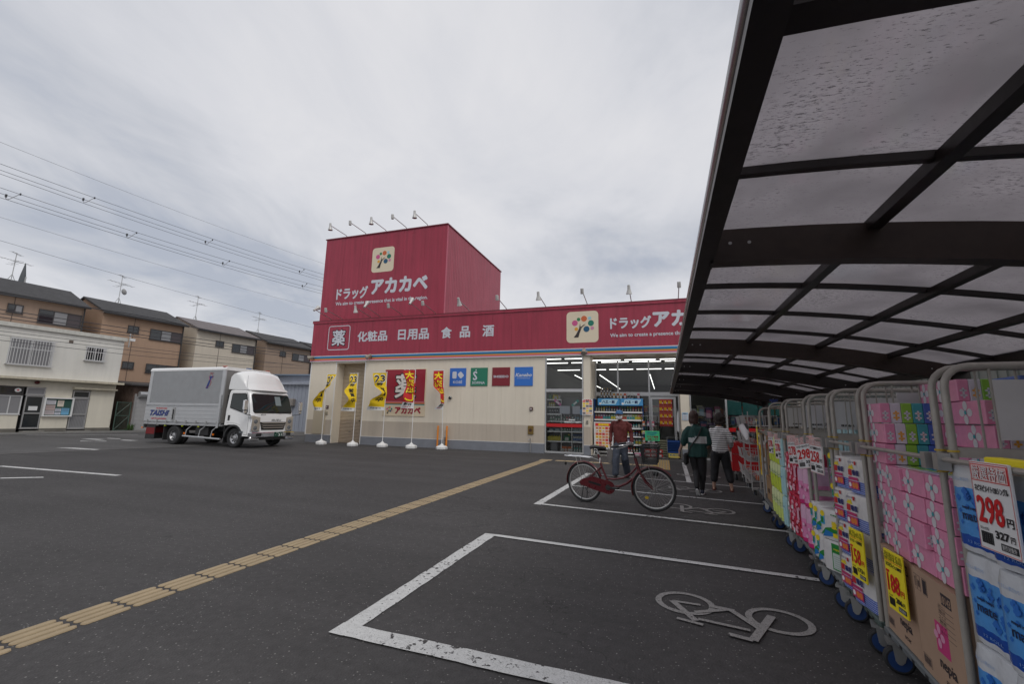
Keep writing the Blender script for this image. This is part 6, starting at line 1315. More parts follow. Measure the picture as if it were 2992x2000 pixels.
def tissue_pack(loc, rot, label, group):
    t = thing('tissue_pack', label, 'tissue pack', loc, 0, group); t.rotation_euler = rot
    for i, me in enumerate(TB): mobj('tissue_box', me, t, (0,i*.05,0))
    return t
stacks = [(.70,.02,4,'front row, column nearest the camera'),(.465,.02,4,'front row, second column'),(.23,.02,4,'front row, third column'),(.0,.045,7,'front row, farthest column'),(.70,.30,5,'back row, column nearest the camera'),(.465,.30,7,'back row, second column'),(.23,.30,8,'back row, third column'),(.0,.30,8,'back row, farthest column')]
ordn = ['lowest','second','third','fourth','fifth','sixth','seventh','topmost']
for lx, ly, n, nm_ in stacks:
    for k in range(n):
        tissue_pack(at(T[1],lx+.018+rnd.uniform(-.005,.005),ly+rnd.uniform(-.012,.010),.69+k*.1175),(0,0,RZ+rnd.uniform(-.035,.035)),'pink tissue pack, %s in the %s above the cartons' % ('topmost' if k == n-1 else ordn[k], nm_),'five box tissue packs on the second trolley')
# one pack on its side with the brand ends showing upside down
mb0 = []
t = thing('tissue_pack','tissue pack on its side with upside down lettering on its five ends','tissue pack',at(T[1],.70,.33,1.375),RZ,'five box tissue packs on the second trolley')
for i, (n_, c) in enumerate(TC):
    mb = MB(); mb.rbox((0,0,0),(.2,.118,.0455),tmat(n_,c),.003); pet = mat('petal white',(1,1,1)) if n_ != 'white' else mat('petal yellow',(1,1,1)); cen = mat('flower eye '+n_,(1,1,1))
    for yy in (.072,.104): flower(mb,(.2008,yy,.023),Y_,Z_,.017,pet,cen,X_)
    write(mb,'nepia',(.2006,.032,.020),-Y_,-Z_,.030,.012,mat('pale print',(.55,.55,.6),.5) if n_ != 'white' else mat('grey print',(.2,.2,.22),.5)); mb.build('tissue_box', t, (0,0,i*.0465))
# --- cartons with printed faces
CARD = mat('brown cardboard', srgb(168,140,118), .8, var=.05, vscale=6); CINK = mat('carton print', (.04,.03,.035), .7); NP = mat('magenta label', srgb(196,58,120), .6)
def barcode(mb, x, z, w_, h_):
    mb.box((x,-.0005,z),(x+w_,.0,z+h_),CINK); mb.box((x+.002,-.0010,z+.002),(x+w_-.002,-.0004,z+h_-.002),CARD)
    for i in range(12): mb.box((x+.006+i*(w_-.012)/12,-.0015,z+.006),(x+.006+(i+.4+.3*(i%3))*(w_-.012)/12*1.0 if 0 else x+.006+i*(w_-.012)/12+.0022*(1+i%3*.5),-.0009,z+h_-.005),CINK)
def carton(mb, w_=.44, d_=.5, h_=.465):
    mb.box((0,0,0),(w_,d_,h_),CARD); mb.box((w_/2-.0012,-.0008,h_-.002),(w_/2+.0012,d_,h_+.0008),GAP) if 0 else mb.box((0,d_/2-.001,h_),(w_,d_/2+.001,h_+.0008),mat('carton seam',(.15,.1,.08),.9))
    # arrows and count marks
    for x in (.012,.05):
        mb.box((x,-.0006,h_-.10),(x+.03,0,h_-.03),CINK); mb.box((x+.002,-.0012,h_-.098),(x+.028,-.0005,h_-.032),CARD)
    for x in (.020,.031): mb.box((x,-.0018,h_-.088),(x+.003,-.0011,h_-.045),CINK); mb.quad([(x-.003,-.0016,h_-.05),(x+.006,-.0016,h_-.05),(x+.0015,-.0016,h_-.038)],CINK)
    boldtext(mb,'10',.054,.076,h_-.085,h_-.05,-.0014,CINK,.001); barcode(mb,.10,h_-.105,.05,.075)
    mb.box((.285,-.0006,h_-.085),(.375,0,h_-.035),CINK); boldtext(mb,'18143',.290,.372,h_-.078,h_-.045,-.0008,CARD,.001)
    for i in range(6): mb.box((.245,-.0006,h_-.11-i*.022),(.38,0,h_-.1085-i*.022),CINK); boldtext(mb,['品名ティシュ','数量10束','サイズ','製造','王子','問合せ'][i],.25,.31,h_-.105-i*.022,h_-.092-i*.022,-.0008,CINK,0)
    mb.box((.19,-.0006,.155),(.31,0,.285),NP); flower(mb,(.225,-.0012,.225),X_,Z_,.048,mat('petal pale pink',srgb(215,150,180),.6),NP,-Y_)
    boldtext(mb,'nepia',.20,.35,.075,.135,-.001,CINK,.0015); boldtext(mb,'ネピネピ',.24,.32,.035,.055,-.001,CINK,.0005); barcode(mb,.02,.03,.085,.045)
mb = MB(); carton(mb); CM = mb.mesh('carton')
put(CM,'carton',T[1],.02,.02,.216,'brown tissue carton printed with a magenta flower label, far half of the second trolley deck','carton','brown tissue cartons'); put(CM,'carton',T[1],.485,.012,.216,'brown tissue carton printed with a magenta flower label, half nearest the camera','carton','brown tissue cartons')
# --- film wrapped roll packs
def rollpack(mb, w_, d_, h_, nx, ny, zones, amp=.01, top=.02, body=None):
    """zones: list of (fraction of height, material) from the bottom up"""
    per = []
    def side(n, k): return [((i+.5)/(k*n)) for i in range(k*n)]
    K = 6
    for i in range(K*nx): u = (i+.5)/(K*nx); per.append((u*w_, -amp*abs(math.sin(PI*u*nx))+amp))
    for i in range(K*ny): u = (i+.5)/(K*ny); per.append((w_+amp*abs(math.sin(PI*u*ny))-amp, u*d_))
    for i in range(K*nx): u = 1-(i+.5)/(K*nx); per.append((u*w_, d_+amp*abs(math.sin(PI*u*nx))-amp))
    for i in range(K*ny): u = 1-(i+.5)/(K*ny); per.append((-amp*abs(math.sin(PI*u*ny))+amp, u*d_))
    n = len(per); r_ = random.Random(int(w_*1000+h_*777))
    lv = [(0,.03),(.03,.005)]; z = 0
    for f, m in zones: lv.append((f, .0))
    zs = [0,.02]+[f for f, m in zones]; zs = sorted(set([0,.015]+[f for f, m in zones]+[.985,1.0])); vs = []
    zz = []
    for a, b in zip(zs, zs[1:]):
        k = max(1, int((b-a)/.12))
        zz += [a+(b-a)*i/k for i in range(k)]
    zz.append(1.0)
    for f in zz:
        ins = .022 if f <= .0 else (.004 if f < .03 else (.006 if f > .95 and f < .99 else (.02 if f >= .99 else 0)))
        for x, y in per:
            cx, cy = w_/2, d_/2; j = r_.uniform(-.0006,.0006); sx = 1-2*ins/w_; sy = 1-2*ins/d_
            vs.append((cx+(x-cx)*sx+j, cy+(y-cy)*sy+j, f*h_+(r_.uniform(-.003,.003) if .03 < f < .97 else 0)))
    base = len(mb.v); mb.v += vs
    def zm(f):
        for lim, m in zones:
            if f < lim: return m
        return zones[-1][1]
    for i in range(len(zz)-1):
        m = mb.mi(zm((zz[i]+zz[i+1])/2))
        for j in range(n): mb.f.append((base+i*n+j, base+i*n+(j+1)%n, base+(i+1)*n+(j+1)%n, base+(i+1)*n+j)); mb.m.append(m)
    mb.f.append(tuple(base+j for j in range(n-1,-1,-1))); mb.m.append(mb.mi(zones[0][1]))
    mb.f.append(tuple(base+(len(zz)-1)*n+j for j in range(n))); mb.m.append(mb.mi(body or zones[-1][1]))
def flat(mb, n0):
    for i in range(n0, len(mb.v)):
        x, y, z = mb.v[i]
        if y < 0: mb.v[i] = (x, y*.4-.0006, z)
def fm(n, c, rough=.22): return mat('film '+n, srgb(*c), rough, var=.06, vscale=18, bump=.2, bscale=26)
# blue toilet roll packs
BW, BD, BL = fm('white',(205,208,212)), fm('deep blue',(24,76,168)), fm('sky blue',(82,152,220))
PB = mat('film pattern blue', srgb(48,116,204), .25)
mb = MB(); rollpack(mb,.232,.34,.335,2,3,[(.08,BW),(.20,BD),(.74,BL),(1,BW)],.008); n0 = len(mb.v)
r5 = random.Random(5)
for i in range(26):
    x, z = r5.uniform(.04,.195), r5.uniform(.085,.24); s_ = r5.choice([.008,.012,.017])
    y_ = .001-.001
    for q in range(4): a = PI/2*q; disc(mb,(x+s_*.6*math.cos(a),-.0026-.0002*q,z+s_*.6*math.sin(a)),X_,Z_,s_*.5,PB,8)
boldtext(mb,'nepi nepi',.06,.15,.165,.18,-.004,mat('navy print',srgb(16,34,70),.4),.0008); boldtext(mb,'mate',.055,.16,.125,.155,-.004,mat('navy print',(0,0,0)),.001); boldtext(mb,'やさしい肌ざわり',.02,.12,.275,.29,-.004,mat('pale blue print',srgb(120,160,210),.4),0); boldtext(mb,'12 ROLL',.07,.17,.04,.05,-.004,mat('pale blue print',(0,0,0)),0)
flat(mb,n0); me = mb.mesh('toilet_roll_pack', 40)
for ci in range(4):
    for k in range(3): put(me,'toilet_roll_pack',T[0],.02+ci*.236,-.005+rnd.uniform(-.01,.006),.217+k*.338,'blue and white toilet roll pack, %s layer, %s column from the post' % (['bottom','middle','top'][k],['first','second','third','fourth'][ci]),'toilet roll pack','blue toilet roll packs on the nearest trolley')
# gingham kitchen towels
def gingham():
    m = bpy.data.materials.new('blue gingham print'); m.use_nodes = True; t = m.node_tree; b = t.nodes['Principled BSDF']; tc_ = t.nodes.new('ShaderNodeTexCoord')
    w1_ = []
    sepn = t.nodes.new('ShaderNodeSeparateXYZ'); t.links.new(tc_.outputs['Object'], sepn.inputs[0]); outs = []
    for ax in (0,2):
        a = t.nodes.new('ShaderNodeMath'); a.operation = 'MULTIPLY'; a.inputs[1].default_value = 75; t.links.new(sepn.outputs[ax], a.inputs[0])
        f = t.nodes.new('ShaderNodeMath'); f.operation = 'FRACT'; t.links.new(a.outputs[0], f.inputs[0]); g = t.nodes.new('ShaderNodeMath'); g.operation = 'GREATER_THAN'; g.inputs[1].default_value = .5; t.links.new(f.outputs[0], g.inputs[0]); outs.append(g)
    ad = t.nodes.new('ShaderNodeMath'); ad.operation = 'ADD'; t.links.new(outs[0].outputs[0], ad.inputs[0]); t.links.new(outs[1].outputs[0], ad.inputs[1])
    r = t.nodes.new('ShaderNodeValToRGB'); mlt = t.nodes.new('ShaderNodeMath'); mlt.operation = 'MULTIPLY'; mlt.inputs[1].default_value = .5; t.links.new(ad.outputs[0], mlt.inputs[0]); t.links.new(mlt.outputs[0], r.inputs[0])
    r.color_ramp.elements[0].color = srgb(200,205,225)+(1,); r.color_ramp.elements[1].color = srgb(20,50,150)+(1,); e_ = r.color_ramp.elements.new(.5); e_.color = srgb(90,120,200)+(1,)
    t.links.new(r.outputs[0], b.inputs['Base Color']); b.inputs['Roughness'].default_value = .28; return m
GING = gingham(); TWH = fm('towel white',(215,213,212)); REDF = mat('film red',srgb(200,40,50),.3); NVF = mat('film navy',srgb(30,40,110),.3); PUF = mat('film magenta',srgb(190,50,110),.3); YLF = mat('film yellow',srgb(235,210,40),.3); ORF = mat('film orange',srgb(225,130,60),.3)
mb = MB(); rollpack(mb,.29,.25,.23,2,2,[(.36,GING),(1,TWH)],.007); n0 = len(mb.v)
for q, xo in enumerate((.0,)):
    boldtext(mb,'エリエール',.02,.095,.20,.213,-.003,NVF,.0006); polyp(mb,(.055,-.003,.178),X_,Z_,[(-.04,-.015),(-.01,.012),(.0,.0),(.02,.018),(.03,-.01),(.04,-.018)],YLF); boldtext(mb,'超',.015,.065,.115,.16,-.004,REDF,.004); boldtext(mb,'吸収',.07,.15,.118,.158,-.004,NVF,.002)
    mb.box((.015,-.0045,.088),(.13,-.003,.108),PUF); mb.box((.012,-.0045,.03),(.14,-.003,.082),PUF); disc(mb,(.03,-.005,.055),X_,Z_,.016,WHT,12); disc(mb,(.075,-.005,.055),X_,Z_,.02,ORF,12); disc(mb,(.11,-.005,.055),X_,Z_,.02,ORF,12); mb.box((.10,-.0045,.19),(.12,-.003,.215),REDF)
    disc(mb,(.112,-.0025,.137),X_,Z_,.052,mat('film pale lilac',srgb(190,190,220),.3),20) if 0 else None
flat(mb,n0); me = mb.mesh('kitchen_towel_pack', 40)
for ci in range(2):
    for k in range(4): put(me,'kitchen_towel_pack',T[2],.025+ci*.30+.0,-.03+rnd.uniform(-.012,.012)+(.02 if k == 3 else 0),.217+k*.233,'kitchen towel pack with blue gingham and red print, %s layer, %s column' % (['bottom','second','third','top'][k],['farther','nearer'][ci]),'kitchen towel pack','gingham kitchen towel packs')
# green and white kitchen towels
GRF = mat('film green',srgb(40,135,60),.3); BLF = mat('film azure',srgb(40,120,190),.3); CYF = mat('film cyan',srgb(80,170,215),.3)
GT0 = [0]
def gtowel(mb, w_, d_, h_, back=False):
    rollpack(mb,w_,d_,h_,max(1,int(w_/.14)),2,[(1,TWH)],.007); GT0[0] = len(mb.v)
    if back:
        mb.box((w_*.35,-.003,h_*.08),(w_*.95,-.0015,h_*.92),GRF); mb.box((w_*.38,-.0045,h_*.12),(w_*.93,-.0032,h_*.62),mat('film pale grey',srgb(195,205,200),.35)); boldtext(mb,'nepia 激吸収',w_*.42,w_*.9,h_*.70,h_*.80,-.004,YLF,.0006)
        for i in range(6): mb.box((w_*.42,-.006,h_*(.16+i*.07)),(w_*.88,-.0048,h_*(.168+i*.07)),mat('film grey print',srgb(110,130,120),.4))
        return
    disc(mb,(w_*.13,-.003,h_*.82),X_,Z_,.024,YLF,16); boldtext(mb,'激',w_*.06,w_*.17,h_*.50,h_*.72,-.004,GRF,.002); mb.box((w_*.05,-.0028,h_*.46),(w_*.2,-.0018,h_*.76),CYF)
    polyp(mb,(0,-.002,0),X_,Z_,[(w_*.04,h_*.12),(w_*.98,h_*.40),(w_*.98,h_*.62),(w_*.5,h_*.46),(w_*.2,h_*.36)],GRF); polyp(mb,(0,-.003,0),X_,Z_,[(w_*.1,h_*.06),(w_*.5,h_*.16),(w_*.45,h_*.26),(w_*.2,h_*.3)],BLF)
    if w_ > .2: boldtext(mb,'nepia',w_*.42,w_*.75,h_*.80,h_*.88,-.003,GRF,.0008); boldtext(mb,'激',w_*.42,w_*.60,h_*.38,h_*.64,-.004,YLF,.004); boldtext(mb,'吸収',w_*.64,w_*.95,h_*.46,h_*.70,-.004,TWH,.003); mb.box((w_*.45,-.005,h_*.12),(w_*.85,-.0035,h_*.25),YLF)
for key, w_, bk_ in (('wide',.33,False),('back',.33,True),('slim',.15,False)):
    mb = MB(); gtowel(mb,w_,.3,.235,bk_); flat(mb,GT0[0]); _GM['gt'+key] = mb.mesh('kitchen_towel_pack',40)
gg = 'green and white kitchen towel packs'
for lx, k, key, lb in ((.34,0,'back','with a green table of text, bottom layer'),(.34,1,'wide','with a large green band, second layer nearest the camera'),(.0,0,'slim','slim one at the far end of the bottom layer'),(.165,0,'slim','slim one in the middle of the bottom layer'),(.0,1,'slim','slim one at the far end of the second layer'),(.165,1,'slim','slim one in the middle of the second layer'),(.50,2,'slim','slim one on the third layer by the near post'),(.50,3,'slim','slim one on the fourth layer by the near post')):
    put(_GM['gt'+key],'kitchen_towel_pack',T[3],lx,-.04 if k < 2 else .03,.217+k*.238,'white and green kitchen towel pack, '+lb,'kitchen towel pack',gg)
for i in range(2): put(_GM['gtwide'],'kitchen_towel_pack',T[2],.0+i*.0,.30+i*.0,1.0+.238*i,'white and green kitchen towel pack at the back of the gingham trolley, %s' % ['lower','upper'][i],'kitchen towel pack',gg)
# pink packs, rose packs, lime packs
PKF, PKP, HPK = fm('pink',(226,140,185)), fm('pale pink',(222,178,205)), fm('hot pink',(205,50,120))
mb = MB(); rollpack(mb,.235,.3,.36,2,2,[(.12,HPK),(.62,PKF),(1,PKP)],.02)
for x, z in ((.05,.1),(.16,.07),(.1,.17),(.19,.2)): disc(mb,(x,-.003,z),X_,Z_,.025,mat('film light rose',srgb(235,190,215),.3),10,ry=.016)
me = mb.mesh('pink_roll_pack',40)
for ci in range(2):
    for k in range(2): put(me,'pink_roll_pack',T[4],.46+ci*.245,-.01,.217+k*.365,'pale pink roll pack on the pink and rose trolley, %s layer, %s column' % (['lower','upper'][k],['farther','nearer'][ci]),'roll pack','pale pink roll packs')
RSF = fm('rose red',(200,50,80)); mb = MB(); rollpack(mb,.21,.3,.42,2,2,[(1,RSF)],.012)
for i in range(26):
    x, z = r5.uniform(.02,.19), r5.uniform(.03,.39); c_ = r5.choice([(225,60,70),(230,120,150),(240,170,190),(180,30,60)]); y_ = -.0025-.0002*i
    disc(mb,(x,y_,z),X_,Z_,r5.uniform(.014,.03),mat('rose %d' % c_[0],srgb(*c_),.3),9,ry=r5.uniform(.012,.022)); 
disc(mb,(.03,-.009,.28),X_,Z_,.022,WHT,14); mb.box((.14,-.009,.18),(.19,-.0085,.29),mat('film label pink',srgb(225,170,190),.3)); disc(mb,(.04,-.009,.05),X_,Z_,.018,WHT,12,ry=.028)
me = mb.mesh('rose_roll_pack',40)
for ci in range(2):
    for k in range(2): put(me,'rose_roll_pack',T[4],.01+ci*.215,-.03,.217+k*.425,'rose printed red roll pack, %s layer, %s column' % (['lower','upper'][k],['farther','nearer'][ci]),'roll pack','rose printed roll packs')
LMF, LMP = fm('lime',(196,214,70)), fm('pale lime',(214,224,170))
for key, a, b in (('lime',LMF,LMP),('pale',LMP,LMP)):
    mb = MB(); rollpack(mb,.205,.3,.325,2,2,[(.55 if key == 'lime' else .45,LMF if key == 'lime' else fm('mid lime',(206,222,120))),(1,b)],.018); boldtext(mb,'nepia',.03,.09,.20,.215,-.003,GRF,.0006); boldtext(mb,'ネピア',.03,.10,.17,.185,-.003,GRF,.0004); boldtext(mb,'12',.13,.18,.20,.23,-.003,GRF,.0008)
    _GM['lm'+key] = mb.mesh('lime_roll_pack',40)
for ci in range(4):
    for k in range(3): put(_GM['lm'+('pale' if k == 0 else 'lime')],'lime_roll_pack',T[5],.01+ci*.21,-.03,.217+k*.33,'lime green roll pack, %s layer, %s column from the far end' % (['bottom','middle','top'][k],['first','second','third','fourth'][ci]),'roll pack','lime green roll packs')
mb = MB(); rollpack(mb,.17,.3,.325,2,2,[(1,fm('pale aqua',(170,210,215)))],.018); boldtext(mb,'nepia',.03,.1,.2,.215,-.003,BLF,.0006); me = mb.mesh('aqua_roll_pack',40)
for k in range(3): put(me,'aqua_roll_pack',T[5],.86,-.03,.217+k*.33,'pale aqua roll pack at the near end of the lime trolley, %s layer' % ['bottom','middle','top'][k],'roll pack','pale aqua roll packs')
# back rows so that the trolleys are not hollow
mb = MB(); rollpack(mb,.28,.3,.33,2,2,[(1,fm('pale aqua',(0,0,0)))],.02); me = mb.mesh('aqua_roll_pack',40)
for ti, n in ((3,2),(4,3)):
    for ci in range(n):
        for k in range(4): put(me,'aqua_roll_pack',T[ti],.03+ci*.31,.40,.217+k*.335,'pale aqua roll pack behind the %s packs, %s layer, %s column' % (['green towel','pink and rose'][ti-3],['bottom','second','third','top'][k],['farthest','next','nearest'][ci]),'roll pack','pale aqua roll packs')
mb = MB(); rollpack(mb,.29,.34,.335,2,3,[(.08,BW),(.20,BD),(.74,BL),(1,BW)],.016); me = mb.mesh('toilet_roll_pack',40)
for ci in range(3):
    for k in range(3): put(me,'toilet_roll_pack',T[0],.02+ci*.3,.36,.217+k*.338,'blue and white toilet roll pack in the back row, %s layer, %s column' % (['bottom','middle','top'][k],['far','middle','near'][ci]),'toilet roll pack','blue toilet roll packs on the nearest trolley')
# farthest trolley: cartons, yellow strips
BXC = mat('plain brown carton', srgb(160,128,92), .8, var=.08, vscale=5)
def plainbox(w_, d_, h_, m, print_=None):
    mb = MB(); mb.box((0,0,0),(w_,d_,h_),m); mb.box((0,d_/2-.02,h_),(w_,d_/2+.02,h_+.0008),mat('parcel tape',srgb(190,165,120),.3))
    if print_:
        for a in print_: a(mb)
    return mb
def pr_text(s, x0_, x1_, z0, z1, m, b=.001): return lambda mb: boldtext(mb, s, x0_, x1_, z0, z1, -.001, m, b)
def pr_rect(x0_, x1_, z0, z1, m): return lambda mb: mb.box((x0_,-.0012,z0),(x1_,0,z1), m)
for lx, ly, lz, w_, d_, h_, lb in ((.02,.05,.217,.48,.5,.35,'brown carton on the deck of the farthest trolley, far half'),(.53,.05,.217,.48,.5,.40,'brown carton on the deck of the farthest trolley, near half'),(.05,.08,.57,.42,.45,.33,'brown carton in the second layer of the farthest trolley, far half'),(.54,.08,.62,.44,.45,.36,'brown carton in the second layer of the farthest trolley, near half'),(.10,.12,.905,.40,.4,.28,'brown carton on top of the farthest trolley, far half'),(.55,.10,.985,.40,.4,.30,'brown carton on top of the farthest trolley, near half')):
    o = plainbox(w_,d_,h_,BXC,[pr_text('取扱注意',w_*.3,w_*.7,h_*.3,h_*.5,CINK)]).build('carton',None,at(T[6],lx,ly,lz),(0,0,RZ+rnd.uniform(-.03,.03))); tag(o,lb,'carton','brown cartons on the farthest trolley')
for lx, z0, lb in ((.40,.60,'long yellow hanging strip with a red figure on the farthest trolley'),(.18,1.02,'short yellow tag hanging high on the farthest trolley')):
    t = thing('hanging_strip', lb, 'price strip', at(T[6],lx,-.05,z0), RZ); mb = MB(); hh = .62 if z0 < 1 else .4; mb.box((-.07,-.002,0),(.07,0,hh),YEL); mb.box((-.06,-.003,hh*.72),(.06,-.002,hh*.95),PAPER)
    if z0 < 1: disc(mb,(0,-.004,hh*.36),X_,Z_,.05,REDINK,18,ry=.16); disc(mb,(0,-.005,hh*.36),X_,Z_,.028,YEL,18,ry=.11)
    boldtext(mb,'98',-.045,.045,hh*.76,hh*.90,-.004,INK,.002); mb.build('strip', t)
# price signs
SLV = mat('clear card sleeve', (.6,.6,.62), .15)
def price(x, y, z, w_, h_, rot, tilt, label, kind, big, small, head, line, group=None, bend=0):
    t = thing('price_sign', label, 'price sign', (x,y,z), 0, group); t.rotation_euler = (0,tilt,rot)
    bgm = PAPER if kind == 'w' else mat('yellow card',srgb(240,222,40),.5)
    mb = MB(); mb.rbox((-w_/2,-.004,-h_),(w_/2,.004,0),bgm,.001); mb.build('card', t)
    mb = MB(); W, H = w_, h_; dk = NVF if 0 else INK
    rdb = mat('price red',srgb(205,20,30),.45)
    if kind == 'w':
        rring(mb,(0,-.0052,-H/2),X_,Z_,W*.97,H*.98,.004,.002,rdb); mb.box((-W*.46,-.0056,-H*.225),(W*.46,-.004,-H*.03),rdb); mb.box((-W*.44,-.0062,-H*.215),(W*.44,-.0054,-H*.04),mat('price pale head',srgb(232,200,196),.5)); boldtext(mb,head,-W*.42,W*.42,-H*.205,-H*.05,-.0066,rdb,W*.008); boldtext(mb,head,-W*.42,W*.42,-H*.205,-H*.05,-.0082,PAPER,W*.001)
        boldtext(mb,line,-W*.42,W*.42,-H*.345,-H*.265,-.006,INK,W*.003)
    else:
        boldtext(mb,head,-W*.46,W*.46,-H*.17,-H*.03,-.006,INK,W*.006); boldtext(mb,head,-W*.46,W*.46,-H*.17,-H*.03,-.0078,mat('yellow card',(0,0,0)),0); mb.box((-W*.46,-.0056,-H*.19),(W*.46,-.004,-H*.182),rdb); boldtext(mb,line,-W*.42,W*.42,-H*.28,-H*.205,-.006,INK,W*.003); mb.box((-W*.46,-.0056,-H*.385),(-W*.28,-.004,-H*.345),rdb)
    b_ = W*.014
    boldtext(mb,big,-W*.42,W*.24,-H*.70,-H*.39,-.006,rdb,b_)
    boldtext(mb,'円',W*.28,W*.44,-H*.68,-H*.58,-.006,INK if kind == 'w' else rdb,W*.004)
    boldtext(mb,small,W*-.05,W*.28,-H*.84,-H*.75,-.006,INK,W*.008); boldtext(mb,'円',W*.31,W*.41,-H*.84,-H*.77,-.006,INK,W*.002)
    for i in range(10): mb.box((-W*.42+i*W*.03,-.0056,-H*.93),(-W*.42+i*W*.03+W*.013*(1+i%2*.6),-.004,-H*.80),INK)
    mb.box((W*.05,-.0056,-H*.95),(W*.44,-.004,-H*.875),INK); boldtext(mb,'割引対象外',W*.08,W*.41,-H*.94,-H*.885,-.006,PAPER,0)
    boldtext(mb,'税込価格',-W*.42,-W*.2,-H*.78,-H*.745,-.006,INK,0); mb.build('print', t); return t
price(1.06,2.03,1.262,.195,.300,RZ+.08,.0,'large white 298 yen price sign on the nearest trolley','w','298','327','厳選特価','ネピネピメイト12Rシングル')
mb = MB(); t = thing('yellow_clip_board','thick yellow sign holder behind the large 298 yen sign','sign holder',(1.115,2.00,1.265),RZ+.08); mb.rbox((-.12,-.02,-.02),(.13,.03,.012),mat('yellow card',(0,0,0)),.004); mb.build('holder', t)
price(1.14,3.065,.705,.19,.305,RZ+.10,.0,'yellow 188 yen price sign in front of the cardboard cartons','y','188','206','特選目玉品','ネピネピティシュ150W5P','yellow price signs')
price(1.15,3.59,.705,.18,.305,RZ+.15,.0,'yellow 158 yen price sign on the gingham towel packs','y','158','173','広告の品','エリエール超吸収','yellow price signs')
price(1.215,4.48,1.262,.19,.300,RZ+.3,.05,'white 258 yen price tag hanging right of the tilted 298 tag','w','258','283','お買得品','ネピア激吸収キッチン','white price tags on the front bars')
price(1.22,4.86,1.255,.30,.285,RZ+.35,-.16,'tilted white 298 yen price tag, largest on the front bars','w','298','327','お買得商品','エリエールシャワートイレ','white price tags on the front bars')
price(1.22,5.25,1.255,.20,.280,RZ+.3,-.06,'white 278 yen price tag left of the tilted 298 tag','w','278','305','お買得品','コアレックス消臭','white price tags on the front bars')
price(1.27,6.10,1.245,.18,.29,RZ+.25,.0,'white 278 yen price tag at the near end of the lime packs','w','278','305','お買得品','ネピア','white price tags on the front bars')
price(1.30,6.62,1.255,.17,.27,RZ+.25,.0,'white 278 yen price tag in the middle of the lime packs','w','278','305','お買得品','ネピア','white price tags on the front bars')
# flat dolly with boxes and U handle
t = thing('flat_dolly', 'low flat dolly with a bent tube handle beyond the roll trolleys', 'dolly', (1.56,9.3,0), RZ)
mb = MB(); mb.rbox((0,0,.14),(1.1,.7,.18),DECK,.008); mb.build('deck', t)
for x in (.1,1.0):
    for y in (.08,.62): o = mobj('caster', CF, t, (x,y,-.03)); mobj('wheel', CW, o)
mb = uframe(.6,1.18,.04); mb.build('handle', t, (.05,0,0), smooth=50)
mb = uframe(.6,1.10,.04); mb.build('handle', t, (1.05,0,0), smooth=50)
def atD(lx, ly, lz): return Vector((1.56,9.3,0))+Matrix.Rotation(RZ,4,'Z') @ Vector((lx,ly,lz))
WC_ = mat('white carton', (.5,.5,.5), .6)
for lx, lz, w_, h_, m, pr, lb in ((.05,.18,.45,.30,WC_,[pr_rect(.1,.35,.06,.2,NVF)],'white carton with a navy label at the bottom of the dolly, far side'),(.55,.18,.45,.36,BXC,[pr_text('178',.2,.4,.05,.2,REDINK,.006),pr_rect(.05,.18,.05,.33,PAPER)],'open brown carton with red price cards at the near end of the dolly'),(.05,.48,.42,.30,WC_,[pr_rect(.1,.32,.06,.2,NVF)],'white carton with a navy label in the middle of the stack on the dolly'),(.05,.78,.42,.14,BXC,[],'flat brown carton on top of the stack on the dolly'),(.62,.85,.3,.35,BXC,[pr_rect(.05,.16,.02,.3,PAPER),pr_text('98',.18,.28,.08,.2,REDINK,.006)],'brown carton with a 98 price card hanging at the handle of the dolly')):
    o = plainbox(w_,.5 if lz < .8 else .2,h_,m,pr).build('carton',None,atD(lx,.08,lz if lb[0] != 'b' or 'hanging' not in lb else lz),(0,0,RZ+rnd.uniform(-.04,.04))); tag(o,lb,'carton')
for i in range(8):
    c = ['red','gold','lblue','blue','white','red','orange','lblue'][i]; item('bag',c,'white' if c != 'white' else 'red',*atD(.62+(i%4)*.10,.12+(i//4)*.16,.50+(i%2)*.03),'small %s snack bag heaped in the open brown carton' % {'lblue':'pale blue'}.get(c,c),'snack bags in the open carton',rz=rnd.uniform(-2,2),s=.8)
# white wire display racks
WIR = mat('white coated wire', (.50,.49,.48), .4)
def wirerack(x, y, w_, d_, h_, label, tiers, group='white wire display racks'):
    t = thing('wire_display_rack', label, 'wire rack', (x,y,0), RZ, group); mb = MB()
    for a in (0,w_):
        for b in (0,d_): mb.tube([(a,b,.08),(a,b*(.75)+.0,h_)],.009,WIR,5)
    mb.build('frame', t)
    for z in tiers:
        mb = MB(); mb.tube([(0,-.04,z),(w_,-.04,z),(w_,d_,z),(0,d_,z)],.007,WIR,5,closed=True); mb.tube([(0,-.06,z+.2),(w_,-.06,z+.2),(w_,d_,z+.2),(0,d_,z+.2)],.006,WIR,5,closed=True)
        for i in range(15): u = w_*i/14; mb.tube([(u,-.06,z+.2),(u,-.03,z),(u,d_,z)],.0035,WIR,4)
        for i in range(6): u = d_*i/5; mb.tube([(w_,u,z+.2),(w_,u,z)],.0035,WIR,4); mb.tube([(0,u,z+.2),(0,u,z)],.0035,WIR,4)
        mb.build('basket', t)
    for a in (.05,w_-.05):
        for b in (.05,d_-.05): o = mobj('caster', CF, t, (a,b,-.06)); mobj('wheel', CW, o)
    return t
wr1 = wirerack(1.62,10.9,1.1,.5,1.58,'white wire display rack of orange and white bags, nearer one',(.25,.62,.95,1.3)); wr2 = wirerack(1.68,11.9,.85,.45,1.5,'white wire display rack of small goods, farther one',(.25,.6,.95,1.28))
